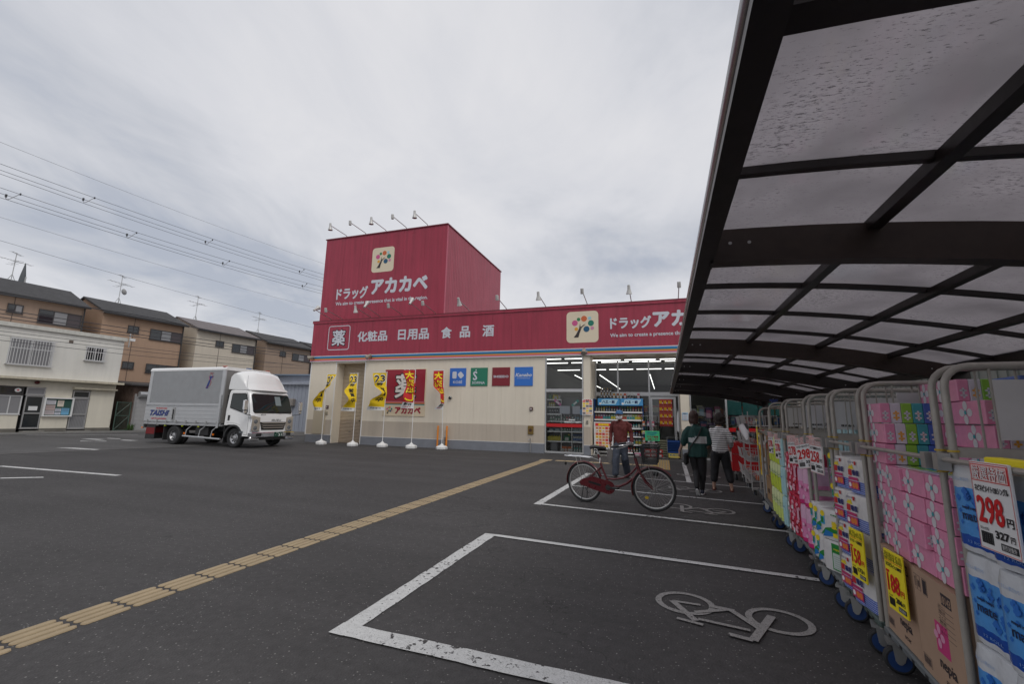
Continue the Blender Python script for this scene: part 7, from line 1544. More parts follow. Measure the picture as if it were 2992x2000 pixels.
for t_, w_ in ((wr1,1.1),(wr2,.85)):
    for z in (.26,.63,.96,1.31):
        for i in range(int(w_/.13)): c = ['white','orange','red','cream','pink','grey'][(i*5+int(z*10)) % 6]; p = t_.location+Matrix.Rotation(RZ,4,'Z') @ Vector((.08+i*.13,.12,z)); item('bag',c,'white' if c != 'white' else 'red',p.x,p.y,p.z,'%s bag in the %s basket of the %s white wire rack' % (c,{.26:'lowest',.63:'second',.96:'third',1.31:'top'}[z],'nearer' if t_ is wr1 else 'farther'),'%s bags in the white wire racks' % c,rz=RZ,s=.75)
t = thing('draped_bag','black and white plastic bag draped over the near end of the wire rack','bag',(1.60,9.95,1.28),RZ); mb = MB(); mb.tube([(-.25,-.1,-.12),(-.1,-.1,.0),(.1,-.08,.03),(.3,-.08,-.06)],.03,BLACK,8,rad=[.02,.04,.04,.02]); mb.tube([(-.05,-.13,-.06),(.1,-.14,-.01),(.3,-.12,-.10),(.42,-.1,-.25)],.05,WHT,8,rad=[.03,.07,.07,.02]); mb.build('bag', t, smooth=60)
# red sale wagon
t = thing('sale_wagon','red sale wagon with slanting white SALE lettering beyond the two women','wagon',(1.62,13.9,0),RZ)
RW = mat('bright red wagon panel', srgb(190,28,34), .45); mb = MB(); mb.rbox((0,0,.22),(2.0,.02,.88),RW,.004); mb.build('front_panel', t); mb = MB(); mb.rbox((1.98,.02,.22),(2.0,.7,.88),RW,.004); mb.build('end_panel', t); mb = MB(); mb.rbox((0,.02,.22),(.02,.7,.88),RW,.004); mb.build('end_panel', t); mb = MB(); mb.box((0,.02,.6),(2.0,.72,.63),STEEL); mb.build('tray', t)
mb = MB()
for x, s_ in ((.25,.20),(1.05,.26),(1.75,.24)): boldtext(mb,'SALE',x-.05,x+.62 if x < 1.4 else x+.24,.42,.42+s_,-.003,WHT,.018,.25)
mb.build('lettering', t)
for x in (.1,1.9):
    for y in (.08,.6): o = mobj('caster', CF, t, (x,y,0)); mobj('wheel', CW, o)
mb = MB()
for x in (.05,1.95): mb.box((x-.015,.05,.16),(x+.015,.08,.24),STEEL); mb.box((x-.015,.6,.16),(x+.015,.63,.24),STEEL)
mb.build('leg', t)
for i in range(22):
    c = ['white','black','red','lblue','grey','black','green','white'][i % 8]; p = t.location+Matrix.Rotation(RZ,4,'Z') @ Vector((.12+(i%11)*.17,.14+(i//11)*.22,.80)); item('bag' if i % 3 else 'can',c,'white' if c != 'white' else 'red',p.x,p.y,p.z,'%s packet heaped in the red sale wagon' % {'lblue':'pale blue'}.get(c,c),'packets heaped in the sale wagon',rz=rnd.uniform(-2,2),s=1.0)
t = thing('umbrella_bunch','bunch of dark folded umbrellas sticking out of the sale wagon','umbrellas',(1.75,12.4,.8),RZ); 
for i in range(7): mb = MB(); mb.tube([(i*.03-.1,.1,0),(i*.07-.25,-.05,.30+.02*i)],.012,BLACK,6,rad=[.02,.008]); mb.sphere((i*.07-.25,-.05,.31+.02*i),.02,BLACK,8,6); mb.build('umbrella', t)
# boundary behind the carport
t = thing('ribbed_fence','grey green ribbed metal fence wall behind the carport posts','fence',(4.6,8,0)); RF = mat('grey green ribbed metal', (.19,.20,.18), .6, var=.06, streak=.1)
mb = MB()
for i in range(13): mb = MB(); [mb.box((4.6-.02*(j%2),-4+i*1.6+j*.1,0),(4.66,-4+i*1.6+(j+1)*.1,2.6),RF) for j in range(16)]; sp('panel', mb, parent=t)
t = thing('cream_outbuilding','cream outbuilding beside the right end of the shop','building',(6.6,14,0)); mb = MB(); mb.box((4.75,10.5,0),(9,16.8,3.2),CREAM); sp('wall', mb, parent=t); mb = MB(); mb.box((4.7,10.4,3.2),(9,16.9,3.3),mat('grey roof sheet',(0,0,0))); sp('roof', mb, parent=t)
# blue clip on the trolley top
t = thing('blue_clip','small blue clip on top of the farthest roll trolley frame','clip',at(T[6],1.0,.1,1.60),RZ); mb = MB(); mb.box((-.02,-.03,-.02),(.02,.03,.07),col('clip blue',30,50,110)); mb.box((-.01,-.05,.07),(.01,.05,.10),col('clip blue',0,0,0)); mb.build('clip', t)
# ------------------------------------------------------------------ banners on poles
def banner(x, y, label, group, kind, poleh, top, face, sway, fold=0.05, lean=0.0):
    """top: width along local x (signed); sway: list of (z fraction, x shift, y shift, width factor) down the cloth"""
    t = thing('banner_stand', label, 'banner', (x,y,0), 0, group)
    mb = MB(); k = .20; base = [(k,-.05,.0)]
    mb.lathe([(.215,.0),(.235,.02),(.24,.10),(.215,.125),(.08,.175),(.055,.20),(.045,.215)], WHITEP, 8); 
    for a in range(4): pass
    b_ = mb.build('water_base', t, (0,0,0), (0,0,PI/8), smooth=25)
    mb = MB(); mb.lathe([(.03,.205),(.035,.21),(.035,.235),(.03,.24)],WHITEP,10); mb.build('filler_cap', b_)
    mb = MB(); mb.tube([(0,0,.2),(lean*.4,0,1.4),(lean,0,poleh)],.014,WHITEP,8); mb.build('pole', t)
    zt_ = poleh-.03; mb = MB(); mb.tube([(lean-.02*(1 if top > 0 else -1),0,zt_),(lean+top*1.05,-.0,zt_+.015)],.008,WHITEP,6); mb.build('cross_rod', t)
    H = 1.62; nx, nz = 10, 34; vs = []; fs = []
    def sh_(f):
        for (f0,a0,b0,w0),(f1,a1,b1,w1_) in zip(sway, sway[1:]):
            if f0 <= f <= f1: u = (f-f0)/(f1-f0); u = u*u*(3-2*u); return a0+(a1-a0)*u, b0+(b1-b0)*u, w0+(w1_-w0)*u
        return sway[-1][1:]
    def P(u, f):  # u 0 at the pole side, 1 at the free side
        sx, sy, wf = sh_(f); x_ = lean*(1-f*.45)+top*u*wf+sx*u+(sx*.25 if abs(sx) > 0 else 0)
        y_ = sy*u+fold*math.sin(u*5+f*9)*min(1,f*4)*(.3+u)
        return Vector((x_, y_-.0, zt_-.02-f*H-.06*u*math.sin(f*6)*.5))
    if kind == 'y': cloth = mat('yellow banner cloth', srgb(232,196,24), .75); ban = mat('banner white', (.72,.72,.71), .75)
    else: cloth = mat('red banner cloth', srgb(196,36,36), .75); ban = mat('banner white', (.72,.72,.71), .75)
    mb = MB()
    for j in range(nz+1):
        for i in range(nx+1): vs.append(P(i/nx, j/nz))
    o0 = len(mb.v); mb.v += [tuple(v) for v in vs]
    for j in range(nz):
        for i in range(nx):
            f = (j+.5)/nz; white = (f > .90) if kind == 'y' else (f > .86 or False)
            if kind == 'y' and .07 < f < .27 and 2 <= i <= 8: white = False
            mb.f.append((j*(nx+1)+i, j*(nx+1)+i+1, (j+1)*(nx+1)+i+1, (j+1)*(nx+1)+i)); mb.m.append(mb.mi(ban if white else cloth))
    me = mb.mesh('cloth', 80); c = mobj('cloth', me, t)
    # print: characters mapped through the same cloth surface, on both sides
    def glyph(mb, ch, u0, u1, f0, f1, m, b, mirror=False, off=.006):
        vs2, fs2, asp = text2d(ch, 0, 0)
        for side in (-1,1):
            for ox, oy in ((0,0),(b,0),(-b,0),(0,b),(0,-b)):
                pts = []
                for gx, gy in vs2:
                    u = (u0+u1)/2+gx*(u1-u0)*(-1 if mirror else 1)+ox; f = (f0+f1)/2-gy*(f1-f0)+oy*.4; p = P(max(0,min(1,u)), max(0,min(1,f))); p2 = P(max(0,min(1,u+.02)), f); tv = (p2-p).normalized(); nv = Vector((tv.y,-tv.x,0))
                    pts.append(p+nv*(off+.0006*(ox+oy)/max(b,.001)*.5)*side)
                mb.add(pts, fs2, m)
    mb = MB()
    flip = (top < 0)
    U = lambda a, b: (1-b, 1-a) if flip else (a, b)
    if kind == 'y':
        mir = face < 0
        s_ = '23'; 
        glyph(mb,s_,*U(.12,.88),.055,.25,WHT,.035,mirror=mir if not flip else mir,off=.004); glyph(mb,s_,*U(.14,.86),.065,.24,INK,.018,mirror=mir,off=.008)
        for ch, f0, f1 in (('時',.26,.33),('営',.40,.50),('業',.52,.62),('中',.66,.78)): glyph(mb,ch,*U(.30,.74),f0,f1,INK,.012,mirror=mir)
        glyph(mb,'アカカベ',*U(.2,.8),.93,.965,INK,.004,mirror=mir)
    else:
        mir = face < 0
        for ch, f0, f1 in (('大',.03,.22),('売',.24,.42),('出',.45,.60),('し',.63,.82)): glyph(mb,ch,*U(.12,.88),f0,f1,INK,.03,mirror=mir,off=.004); glyph(mb,ch,*U(.14,.86),f0+.005,f1-.005,mat('banner yellow',srgb(244,214,20),.7),.022,mirror=mir,off=.008)
        glyph(mb,'お得',*U(.2,.8),.86,.93,INK,.006,mirror=mir); glyph(mb,'アカカベ',*U(.2,.8),.945,.975,mat('banner crimson',srgb(190,40,60),.7),.004,mirror=mir)
    mb.build('print', t)
    for i in range(3): mb = MB(); p = P(.1+i*.4,0); mb.box((p.x-.012,p.y-.006,p.z),(p.x+.012,p.y+.006,p.z+.045),WHITEP); mb.build('loop', t)
    return t
yg, rg = 'yellow banners on white poles', 'red banners on white poles'
banner(-14.33,16.06,'leftmost yellow banner blown left across its pole, with black 23','%s' % yg,'y',3.14,.50,1,[(0,0,0,1),(.25,-.05,-.15,.75),(.55,-.30,-.2,.35),(.8,-.50,-.15,.22),(1,-.55,-.1,.35)])
banner(-12.64,16.03,'yellow banner in front of the beige roller shutter',yg,'y',3.14,-.42,-1,[(0,0,0,1),(.2,.0,-.1,.85),(.45,.05,-.35,1.05),(.7,.12,-.3,.6),(1,-.20,-.2,.95)])
banner(-11.33,16.28,'yellow banner between the shutter and the crimson poster, 23 mirrored',yg,'y',3.20,-.72,-1,[(0,0,0,1),(.3,0.05,-.1,.9),(.55,.28,-.2,.55),(.8,.0,-.3,.75),(1,-.1,-.2,.95)])
banner(-9.93,16.29,'red banner hanging over the crimson medicine poster',rg,'r',3.30,-.58,1,[(0,0,0,1),(.4,.12,-.1,.9),(.8,.1,-.2,.85),(1,-.02,-.15,.95)])
banner(-8.65,16.53,'rightmost red banner twisted round its pole beside the orange posts',rg,'r',3.28,-.48,1,[(0,0,0,1),(.35,.02,-.1,1.0),(.65,.2,-.2,.5),(.85,.2,-.25,.45),(1,.05,-.2,.8)], lean=-.06)

# ------------------------------------------------------------------ red city bicycle
BR = mat('dark red bicycle paint', srgb(88,16,25), .3, var=.08, vscale=20, coat=.4)
bike = thing('bicycle','dark red city bicycle with a black front basket on its kickstand','bicycle',(-1.31,7.72,0),math.radians(-24.5))
bike.rotation_euler = (math.radians(2.5),0,math.radians(-20))
SX = lambda x: x if x < .47 else .47+(x-.47)*1.12
R = .325
def bwheel(x, parent, rot=0, nm='wheel'):
    mb = MB(); pts = [(R*math.cos(2*PI*i/48),0,R*math.sin(2*PI*i/48)) for i in range(48)]; mb.tube([(x_*(R-.017)/R,0,z*(R-.017)/R) for x_,_,z in pts],.018,RUBBER,8,closed=True); o = mb.build('wheel', parent, (x,0,R), (0,0,rot), smooth=60)
    mb = MB(); r1 = R-.044; mb.tube([(x_*r1/R,0,z*r1/R) for x_,_,z in pts],.0125,mat('pale alloy rim',(.50,.50,.49),.3,metal=.5),8,closed=True); mb.build('rim', o, smooth=60)
    mb = MB(); 
    for i in range(36):
        a = 2*PI*i/36; b = a+(.55 if i % 2 else -.55)*(1 if (i//2) % 2 else -1); s_ = .03 if i % 2 else -.03
        mb.tube([(.02*math.cos(b),s_,.02*math.sin(b)),(r1*math.cos(a),0,r1*math.sin(a))],.0014,STEEL,3)
    mb.build('spokes', o, kind='stuff'); mb = MB(); mb.cyl((0,-.05,0),(0,.05,0),.018,STEEL,10); mb.build('hub', o); return o
rw = bwheel(0, bike)
ST = Matrix.Translation((1.13,0,0)) 
mb = MB(); mb.tube([(.345,0,.55+.0),(.30,0,.70),(.27,0,.80)],.0165,BR,10); mb.tube([(.47,0,.30),(.345,0,.56),(.27,0,.80)],.0165,BR,10)
mb.tube([(.90,0,.66),(.80,0,.54),(.68,0,.455),(.54,0,.42),(.41,0,.42)],.015,BR,10); mb.tube([(.915,0,.60),(.84,0,.48),(.73,0,.38),(.62,0,.32),(.47,0,.295)],.019,BR,10)
mb.tube([(.925,0,.56),(.87,0,.78)],.022,BR,10)
for s in (-1,1): mb.tube([(0,s*.055,R),(.22,s*.045,.50),(.33,s*.02,.60)],.009,BR,8); mb.tube([(0,s*.055,R),(.25,s*.05,.30),(.46,s*.03,.295)],.010,BR,8)
mb.v = [(SX(x),y,z) for x,y,z in mb.v]; mb.build('frame', bike, smooth=50)
mb = MB(); pts = [(.47+.115*math.cos(a),.295+.105*math.sin(a)) for a in [(-PI/2+PI*i/10) for i in range(11)]]+[(.2,.44),(0,.385)]+[(.05*math.cos(a),R+.05*math.sin(a)) for a in [PI/2+PI*i/6 for i in range(7)]]+[(.0,.285),(.2,.235)]
mb.prism(pts,-.075,-.058,BR,'xz'); cc = mb.build('chain_case', bike); mb = MB(); mb.prism([(.12,.37),(.33,.335),(.35,.315),(.33,.300),(.12,.335)],-.078,-.0755,GAP,'xz'); mb.build('slot', cc)
mb = MB(); mb.lathe([(.045,-.082),(.045,-.076)],mat('dark disc',(.03,.03,.03),.4),16,c=(.47,0,.295),axis='y'); mb.tube([(.47,-.09,.295),(.63,-.095,.31)],.011,BLACK,8); mb.box((.59,-.18,.30),(.68,-.10,.325),BLACK); mb.tube([(.47,.07,.295),(.31,.08,.28)],.010,STEEL,8); mb.box((.27,.09,.27),(.35,.17,.29),BLACK); mb.build('crank', bike)
def fender(x, a0, a1, w_, par, rot=0):
    mb = MB(); n = 18; r_ = R+.02
    vs = []; fs = []
    for i in range(n+1):
        a = a0+(a1-a0)*i/n
        for j, (dy, dr) in enumerate(((-w_,-.014),(-w_*.6,0),(0,.006),(w_*.6,0),(w_,-.014))): vs.append(((r_+dr)*math.cos(a),dy,(r_+dr)*math.sin(a)))
    for i in range(n):
        for j in range(4): fs.append((i*5+j,i*5+j+1,(i+1)*5+j+1,(i+1)*5+j))
    mb.add(vs, fs, BR); return mb.build('mudguard', par, (x,0,R), (0,0,rot), smooth=50)
fender(0, .35, PI+.15, .03, bike)
mb = MB(); mb.lathe([(.0,-.03),(.025,-.01),(.03,.0)],BLACK,10,axis='x',c=(-.36,0,.60)); mb.build('tail_reflector', bike)
mb = MB(); mb.tube([(.20,0,.865),(.30,0,.80),(.25,0,.88)],.012,STEEL,8); mb.tube([(.27,0,.78),(.245,0,.88)],.013,STEEL,8); mb.build('seat_post', bike)
mb = MB()
prof = [(-.10,.055,.0),(-.085,.085,.012),(-.02,.09,.018),(.05,.055,.01),(.12,.03,.008),(.165,.02,.0),(.175,.008,-.008)]
vs = []; fs = []
for x, w_, z in prof:
    for j in range(10): a = 2*PI*j/10; vs.append((x+.245, w_*math.cos(a), .905+z+(.022 if math.sin(a) > 0 else .035)*math.sin(a)))
for i in range(len(prof)-1):
    for j in range(10): fs.append((i*10+j,i*10+(j+1)%10,(i+1)*10+(j+1)%10,(i+1)*10+j))
fs += [tuple(range(9,-1,-1)),tuple(range(60,70))]; mb.add(vs,fs,mat('black saddle',(.015,.015,.016),.35)); mb.build('saddle', bike, smooth=50)
mb = MB()
for s in (-1,0,1): mb.tube([(-.30,s*.06,.735),(-.1,s*.065,.745),(.14,s*.05,.735)],.008,CHROME,6)
for x in (-.3,-.15,0,.12): mb.tube([(x,-.06,.735),(x,.06,.735)],.006,CHROME,6)
mb.rbox((-.36,-.07,.728),(-.27,.07,.75),CHROME,.008)
for s in (-1,1): mb.tube([(-.12,s*.065,.735),(0,s*.065,R)],.005,STEEL,5)
mb.tube([(.14,0,.735),(.30,0,.70)],.006,STEEL,5); mb.build('rear_rack', bike)
mb = MB()
for s in (-1,1):
    mb.tube([(.02,s*.06,R-.02),(-.02,s*.10,.0)],.007,BLACK,6)
mb.tube([(-.02,-.10,.0),(-.02,.10,.0)],.007,BLACK,6); mb.tube([(.03,-.07,.28),(.11,-.075,.17),(.13,-.075,.18)],.006,BLACK,5); mb.build('kickstand', bike)
mb = MB()
for i in range(12): a = .75+.09*i; mb.tube([(.05*math.cos(a),-.05,R+.05*math.sin(a)),((R-.02)*math.cos(a),-.04,R+(R-.02)*math.sin(a))],.002,BLACK,3) if i in () else None
for i in range(9): a = .15+.10*i; mb.tube([(.16*math.cos(a),-.042,R+.16*math.sin(a)),((R+.01)*math.cos(a),-.042,R+(R+.01)*math.sin(a))],.0018,BLACK,3)
for r_ in (.17,.21,.25,.29,.33): mb.tube([(r_*math.cos(.15+.16*i),-.042,R+r_*math.sin(.15+.16*i)) for i in range(7)],.0018,BLACK,3)
mb.build('skirt_guard', bike, kind='stuff')
# steering assembly, turned towards the camera
SA = math.radians(13)
fk = MB(); Mst = Matrix.Translation((.955,0,.66)) @ Matrix.Rotation(SA,4,'Z') @ Matrix.Translation((-.90,0,-.66))
def stp(pts): return [Mst @ Vector(p) for p in pts]
for s in (-1,1): fk.tube(stp([(.925,s*.028,.60),(.955,s*.04,.53),(1.02,s*.05,.42),(1.13,s*.055,R)]),.012,BR,8,rad=[.014,.014,.012,.009])
fk.tube(stp([(.93,0,.60),(.86,0,.80),(.82,0,.97)]),.0135,BLACK,8); fk.build('fork', bike, smooth=50)
cf = Mst @ Vector((1.13,0,R)); fw = bwheel(cf.x, bike, SA); fw.location = (cf.x, cf.y, R)
f2 = fender(0, .7, PI+.35, .03, bike, 0); f2.location = (cf.x,cf.y,R); f2.rotation_euler = (0,0,SA)
hb = MB(); hb.tube(stp([(.60,-.28,.97),(.70,-.27,.99),(.80,-.20,1.0),(.84,-.06,.985),(.84,.06,.985),(.80,.20,1.0),(.70,.27,.99),(.60,.28,.97)]),.011,CHROME,8); h_ = hb.build('handlebar', bike, smooth=50)
for s in (-1,1):
    mb = MB(); mb.tube(stp([(.56,s*.282,.965),(.68,s*.272,.985)]),.017,BLACK,8); mb.build('grip', h_); mb = MB(); mb.tube(stp([(.80,s*.22,.985),(.70,s*.30,.955),(.64,s*.31,.945)]),.006,STEEL,5); mb.build('brake_lever', h_)
mb = MB()
for s in (-1,1): mb.tube(stp([(.78,s*.18,.99),(.95,s*.15,1.02),(.98,s*.02,.85),(.95,0,.62)]),.0035,BLACK,4)
mb.build('brake_cable', h_); mb = MB(); mb.sphere(tuple(Mst @ Vector((.80,-.12,1.03))),.022,CHROME,10,6); mb.build('bell', h_)
bk_ = MB(); BKM = mat('black basket mesh',(.03,.03,.03),.5)
def bp(u, v, f):  # u,v in -1..1, f height 0..1
    w_ = .13+.035*f; d_ = .10+.03*f; return Mst @ Vector((1.10+u*d_, v*w_, .72+.26*f))
for f in (0,.33,.66): bk_.tube([bp(a,b,f) for a,b in ((-1,-1),(1,-1),(1,1),(-1,1))],.0025,BKM,4,closed=True)
bk_.tube([bp(a,b,1) for a,b in ((-1,-1),(-.5,-1),(.5,-1),(1,-1),(1,1),(-1,1))],.011,BLACK,6,closed=True)
for f in range(0,14): bk_.tube([bp(a,b,f/13.5) for a,b in ((-1,-1),(1,-1),(1,1),(-1,1))],.0016,BKM,3,closed=True)
for i in range(16):
    t_ = -1+2*i/15
    for a, b in ((t_,-1),(t_,1),(-1,t_),(1,t_)): bk_.tube([bp(a,b,0),bp(a,b,1)],.0026,BKM,3)
for i in range(9): t_ = -1+2*i/8; bk_.tube([bp(t_,-1,0),bp(t_,1,0)],.0026,BKM,3); bk_.tube([bp(-1,t_,0),bp(1,t_,0)],.0026,BKM,3)
bko = bk_.build('basket', bike)
mb = MB(); mb.tube(stp([(1.06,-.06,.72),(1.10,-.058,.55),(1.13,-.058,R)]),.005,STEEL,5); mb.tube(stp([(1.06,.06,.72),(1.10,.058,.55),(1.13,.058,R)]),.005,STEEL,5); mb.build('basket_stay', bike)
mb = MB(); c_ = Mst @ Vector((1.02,-.02,.20)); mb.lathe([(.022,-.006),(.022,.006)],mat('yellow reflector',srgb(190,160,50),.3),12,axis='y',c=tuple(c_),sx=1.4); mb.build('reflector', bike)
mb = MB(); c_ = Mst @ Vector((1.15,.07,.55)); mb.lathe([(.03,-.03),(.035,.02),(.03,.04)],BLACK,10,axis='x',c=tuple(c_)); mb.build('headlight', bike)
mb = MB(); mb.box((.30,-.018,.66),(.315,.0,.74),WHT); mb.build('sticker', bike)

# ------------------------------------------------------------------ people
def vox(mb, name, m, size=.010, smooth=6, wr=0.0, wsc=14.0, parent=None, keepmat=None):
    me = mb.mesh(name); o = bpy.data.objects.new('tmp', me); C.objects.link(o)
    md = o.modifiers.new('r','REMESH'); md.mode = 'VOXEL'; md.voxel_size = size
    ms = o.modifiers.new('s','SMOOTH'); ms.iterations = smooth; ms.factor = .5
    dg = bpy.context.evaluated_depsgraph_get(); me2 = bpy.data.meshes.new_from_object(o.evaluated_get(dg)); bpy.data.objects.remove(o)
    me2.materials.clear(); me2.materials.append(m)
    from mathutils import noise
    if wr:
        me2.calc_loop_triangles(); ns = [v.normal.copy() for v in me2.vertices]
        for v, n_ in zip(me2.vertices, ns):
            p = v.co; q = noise.noise(Vector((p.x*wsc, p.y*wsc, p.z*wsc*.55)))+.5*noise.noise(Vector((p.x*wsc*2.3+5, p.y*wsc*2.3, p.z*wsc*1.2))); v.co = p+n_*wr*q
    for p in me2.polygons: p.use_smooth = True
    me2.name = name; return mobj(name, me2, parent)
def limb(mb, pts, rads, n=12):
    P = [Vector(p) for p in pts]; m = WHITEP
    mb.tube(P, 1, m, n, rad=rads)
    for p, r_ in zip(P, rads): mb.sphere(tuple(p), r_*.98, m, 10, 7)
def loft(mb, rings, n=20):
    vs = []; fs = []
    for z, cx, cy, rx, ry in rings:
        for j in range(n): a = 2*PI*j/n; vs.append((cx+rx*math.cos(a)*(1-.10*math.sin(2*a)**2*0), cy+ry*math.sin(a), z))
    k = len(rings)
    for i in range(k-1):
        for j in range(n): fs.append((i*n+j,i*n+(j+1)%n,(i+1)*n+(j+1)%n,(i+1)*n+j))
    fs += [tuple(range(n-1,-1,-1)),tuple(range((k-1)*n,k*n))]; mb.add(vs,fs,WHITEP)
def hand(mb, wrist, dirv, palmn, s=1.0, curl=.5, side=1):
    w_ = Vector(wrist); d = Vector(dirv).normalized(); n_ = Vector(palmn).normalized(); a = d.cross(n_).normalized()*side
    for u in (-.022,-.008,.008,.022): limb(mb,[w_+a*u*.6,w_+d*.045*s+a*u,w_+d*.085*s+a*u],[.013,.014,.012],8)
    for i, (u, l) in enumerate(((-.027,.058),(-.009,.072),(.009,.078),(.026,.068))):
        b = w_+d*.085*s+a*u; c = b+(d*math.cos(curl*.6)+n_*math.sin(curl*.6))*l*.5*s; e_ = c+(d*math.cos(curl*1.6)+n_*math.sin(curl*1.6))*l*.5*s; limb(mb,[b,c,e_],[.0088,.0082,.0065],8)
    b = w_+d*.02+a*.028; c = b+(d*.6+a*.6+n_*.3).normalized()*.035*s; e_ = c+(d*.9+n_*.3).normalized()*.028*s; limb(mb,[b,c,e_],[.012,.010,.008],8)
def head(mb, c, s=1.0, face=1):
    x, y, z = c
    mb.sphere((x,y-.01,z+.02),.095*s,WHITEP,18,12,(.80,.98,1.05)); loft(mb,[(z-.115*s,x,y+.045*s,.022*s,.022*s),(z-.10*s,x,y+.035*s,.042*s,.045*s),(z-.06*s,x,y+.018*s,.058*s,.066*s),(z,x,y+.005*s,.070*s,.086*s),(z+.03*s,x,y,.072*s,.088*s)])
    limb(mb,[(x,y+.09*s,z+.018),(x,y+.107*s,z-.018)],[.008,.013],8)
    for q in (-1,1): mb.sphere((x+q*.075*s,y-.005,z-.005),.022*s,WHITEP,8,6,(.4,.8,1.3)); mb.sphere((x+q*.03*s,y+.078*s,z+.035*s),.018*s,WHITEP,8,6,(1.2,.6,.5)); mb.sphere((x+q*.045*s,y+.06*s,z-.025*s),.02*s,WHITEP,8,6)
    limb(mb,[(x-.018,y+.083*s,z-.052*s),(x+.018,y+.083*s,z-.052*s)],[.008,.008],8)
def eyes(c, par, s=1.0):
    for q in (-1,1):
        mb = MB(); mb.sphere((c[0]+q*.03*s,c[1]+.079*s,c[2]+.012*s),.0115*s,mat('eye white',(.55,.52,.5),.3),8,6,(1.1,.5,.7)); mb.sphere((c[0]+q*.03*s,c[1]+.084*s,c[2]+.012*s),.0062*s,mat('eye iris',(.02,.012,.01),.2),8,6,(1,.6,1)); mb.build('eye', par)
SK_T = mat('tanned skin', (.27,.135,.085), .5, var=.08, vscale=25); SK_L = mat('light skin', (.42,.25,.18), .5, var=.06, vscale=25)
# old man walking towards the camera
man = thing('person','old man in a blue cap, white mask, maroon shirt and jeans','person',(-1.02,11.1,0),PI-.08)
mb = MB(); hc = (.005,.075,1.465)
head(mb,hc); limb(mb,[(0,.0,1.28),(0,.035,1.36),(0,.055,1.42)],[.07,.052,.052])
loft(mb,[(.78,0,0,.13,.09),(.95,0,0,.12,.085),(1.1,0,0,.13,.09),(1.25,0,0,.13,.075),(1.30,0,0,.07,.05)])
armR = [(.165,-.01,1.275),(.235,-.05,1.04),(.235,.04,.82)]; armL = [(-.165,-.01,1.275),(-.245,-.05,1.04),(-.275,.06,.83)]
for a in (armR,armL): limb(mb,a,[.034,.034,.025])
hand(mb,armR[2],(0.0,.12,-1),(-.9,.2,0),1,1.3,-1); hand(mb,armL[2],(-.05,.25,-1),(.9,.2,0),1,.6,1)
legR = [(.085,.0,.80),(.095,.13,.45),(.10,.20,.075)]; legL = [(-.085,.0,.80),(-.10,.02,.44),(-.115,-.22,.085)]
for l in (legR,legL): limb(mb,l,[.075,.05,.036])
body = vox(mb,'body',SK_T,.008,4,parent=man); eyes(hc,body)
mb = MB(); loft(mb,[(.80,0,.0,.152,.115),(.86,0,.0,.160,.120),(.95,0,.005,.158,.118),(1.08,0,.01,.168,.12),(1.2,0,.005,.180,.118),(1.28,0,-.005,.165,.10),(1.325,0,.01,.10,.075),(1.345,0,.02,.07,.065)])
limb(mb,[(.15,-.01,1.275),(.19,-.02,1.24),(.238,-.052,1.04),(.238,.03,.86)],[.060,.060,.050,.043]); limb(mb,[(-.15,-.01,1.275),(-.19,-.02,1.24),(-.248,-.052,1.04),(-.275,.045,.865)],[.060,.060,.050,.043])
vox(mb,'shirt',mat('maroon shirt',srgb(98,40,38),.8,var=.10,vscale=18),.010,4,wr=.018,wsc=12,parent=man)
mb = MB(); mb.prism([(.0,1.355),(.065,1.33),(.07,1.29),(.012,1.30)],.085,.10,mat('maroon collar',srgb(104,44,42),.8),'xz'); mb.prism([(.0,1.355),(-.012,1.30),(-.07,1.29),(-.065,1.33)],.085,.10,mat('maroon collar',(0,0,0)),'xz'); mb.build('collar', man)
mb = MB()
for i in range(5): mb.lathe([(.007,.125),(.007,.131)],mat('shirt button',srgb(150,90,80),.4),8,axis='y',c=(0,-.0,.90+i*.085))
mb.build('button', man) if 0 else None
mb = MB(); mb.box((-.0,.115,.62+.42),(-.0,.12,1.05),BLACK) if 0 else None
mb = MB(); loft(mb,[(.60,0,0,.05,.05),(.74,0,0,.155,.112),(.84,0,0,.152,.112),(.87,0,0,.150,.110)])
limb(mb,[(.08,0,.76),(.095,.125,.45),(.10,.18,.12)],[.098,.082,.082]); limb(mb,[(-.08,0,.76),(-.10,.02,.44),(-.112,-.19,.13)],[.098,.082,.082])
vox(mb,'trousers',mat('grey blue denim',srgb(66,72,84),.85,var=.12,vscale=12),.010,5,wr=.015,wsc=11,parent=man)
mb = MB(); mb.lathe([(.157,.855),(.160,.857),(.160,.882),(.157,.884)],BLACK,20,sy=.72); bl = mb.build('belt', man); mb = MB(); mb.box((-.02,.112,.853),(.02,.122,.886),mat('brass',(.35,.28,.12),.3,metal=.8)); mb.build('buckle', bl)
for (x, y, z) in ((.105,.235,.045),(-.12,-.185,.045)): mb = MB(); limb(mb,[(x,y-.06,z),(x,y+.02,z-.005),(x,y+.10,z-.014)],[.043,.042,.030]); mb.box((x-.04,y-.10,.0),(x+.04,y+.12,.018),WHITEP); vox(mb,'shoe',mat('dark brown shoe',(.03,.02,.018),.5),.009,3,parent=man)
mb = MB(); mb.sphere((hc[0],hc[1]-.012,hc[2]+.055),.104,WHITEP,20,12,(.88,1.02,.72)); cap = vox(mb,'cap',mat('blue cap',srgb(62,100,140),.8,var=.1),.008,3,wr=.003,wsc=30,parent=man)
mb = MB(); vs = []; fs = []
for i in range(9):
    a = PI*(.2+.6*i/8)
    for r_, dz in ((.085,0),(.125,-.006),(.16,-.018)): vs.append((hc[0]+r_*.80*math.cos(a), hc[1]+.01+r_*1.02*math.sin(a), hc[2]+.062+dz-.012*abs(math.cos(a))))
for i in range(8):
    for j in range(2): fs.append((i*3+j,i*3+j+1,(i+1)*3+j+1,(i+1)*3+j))
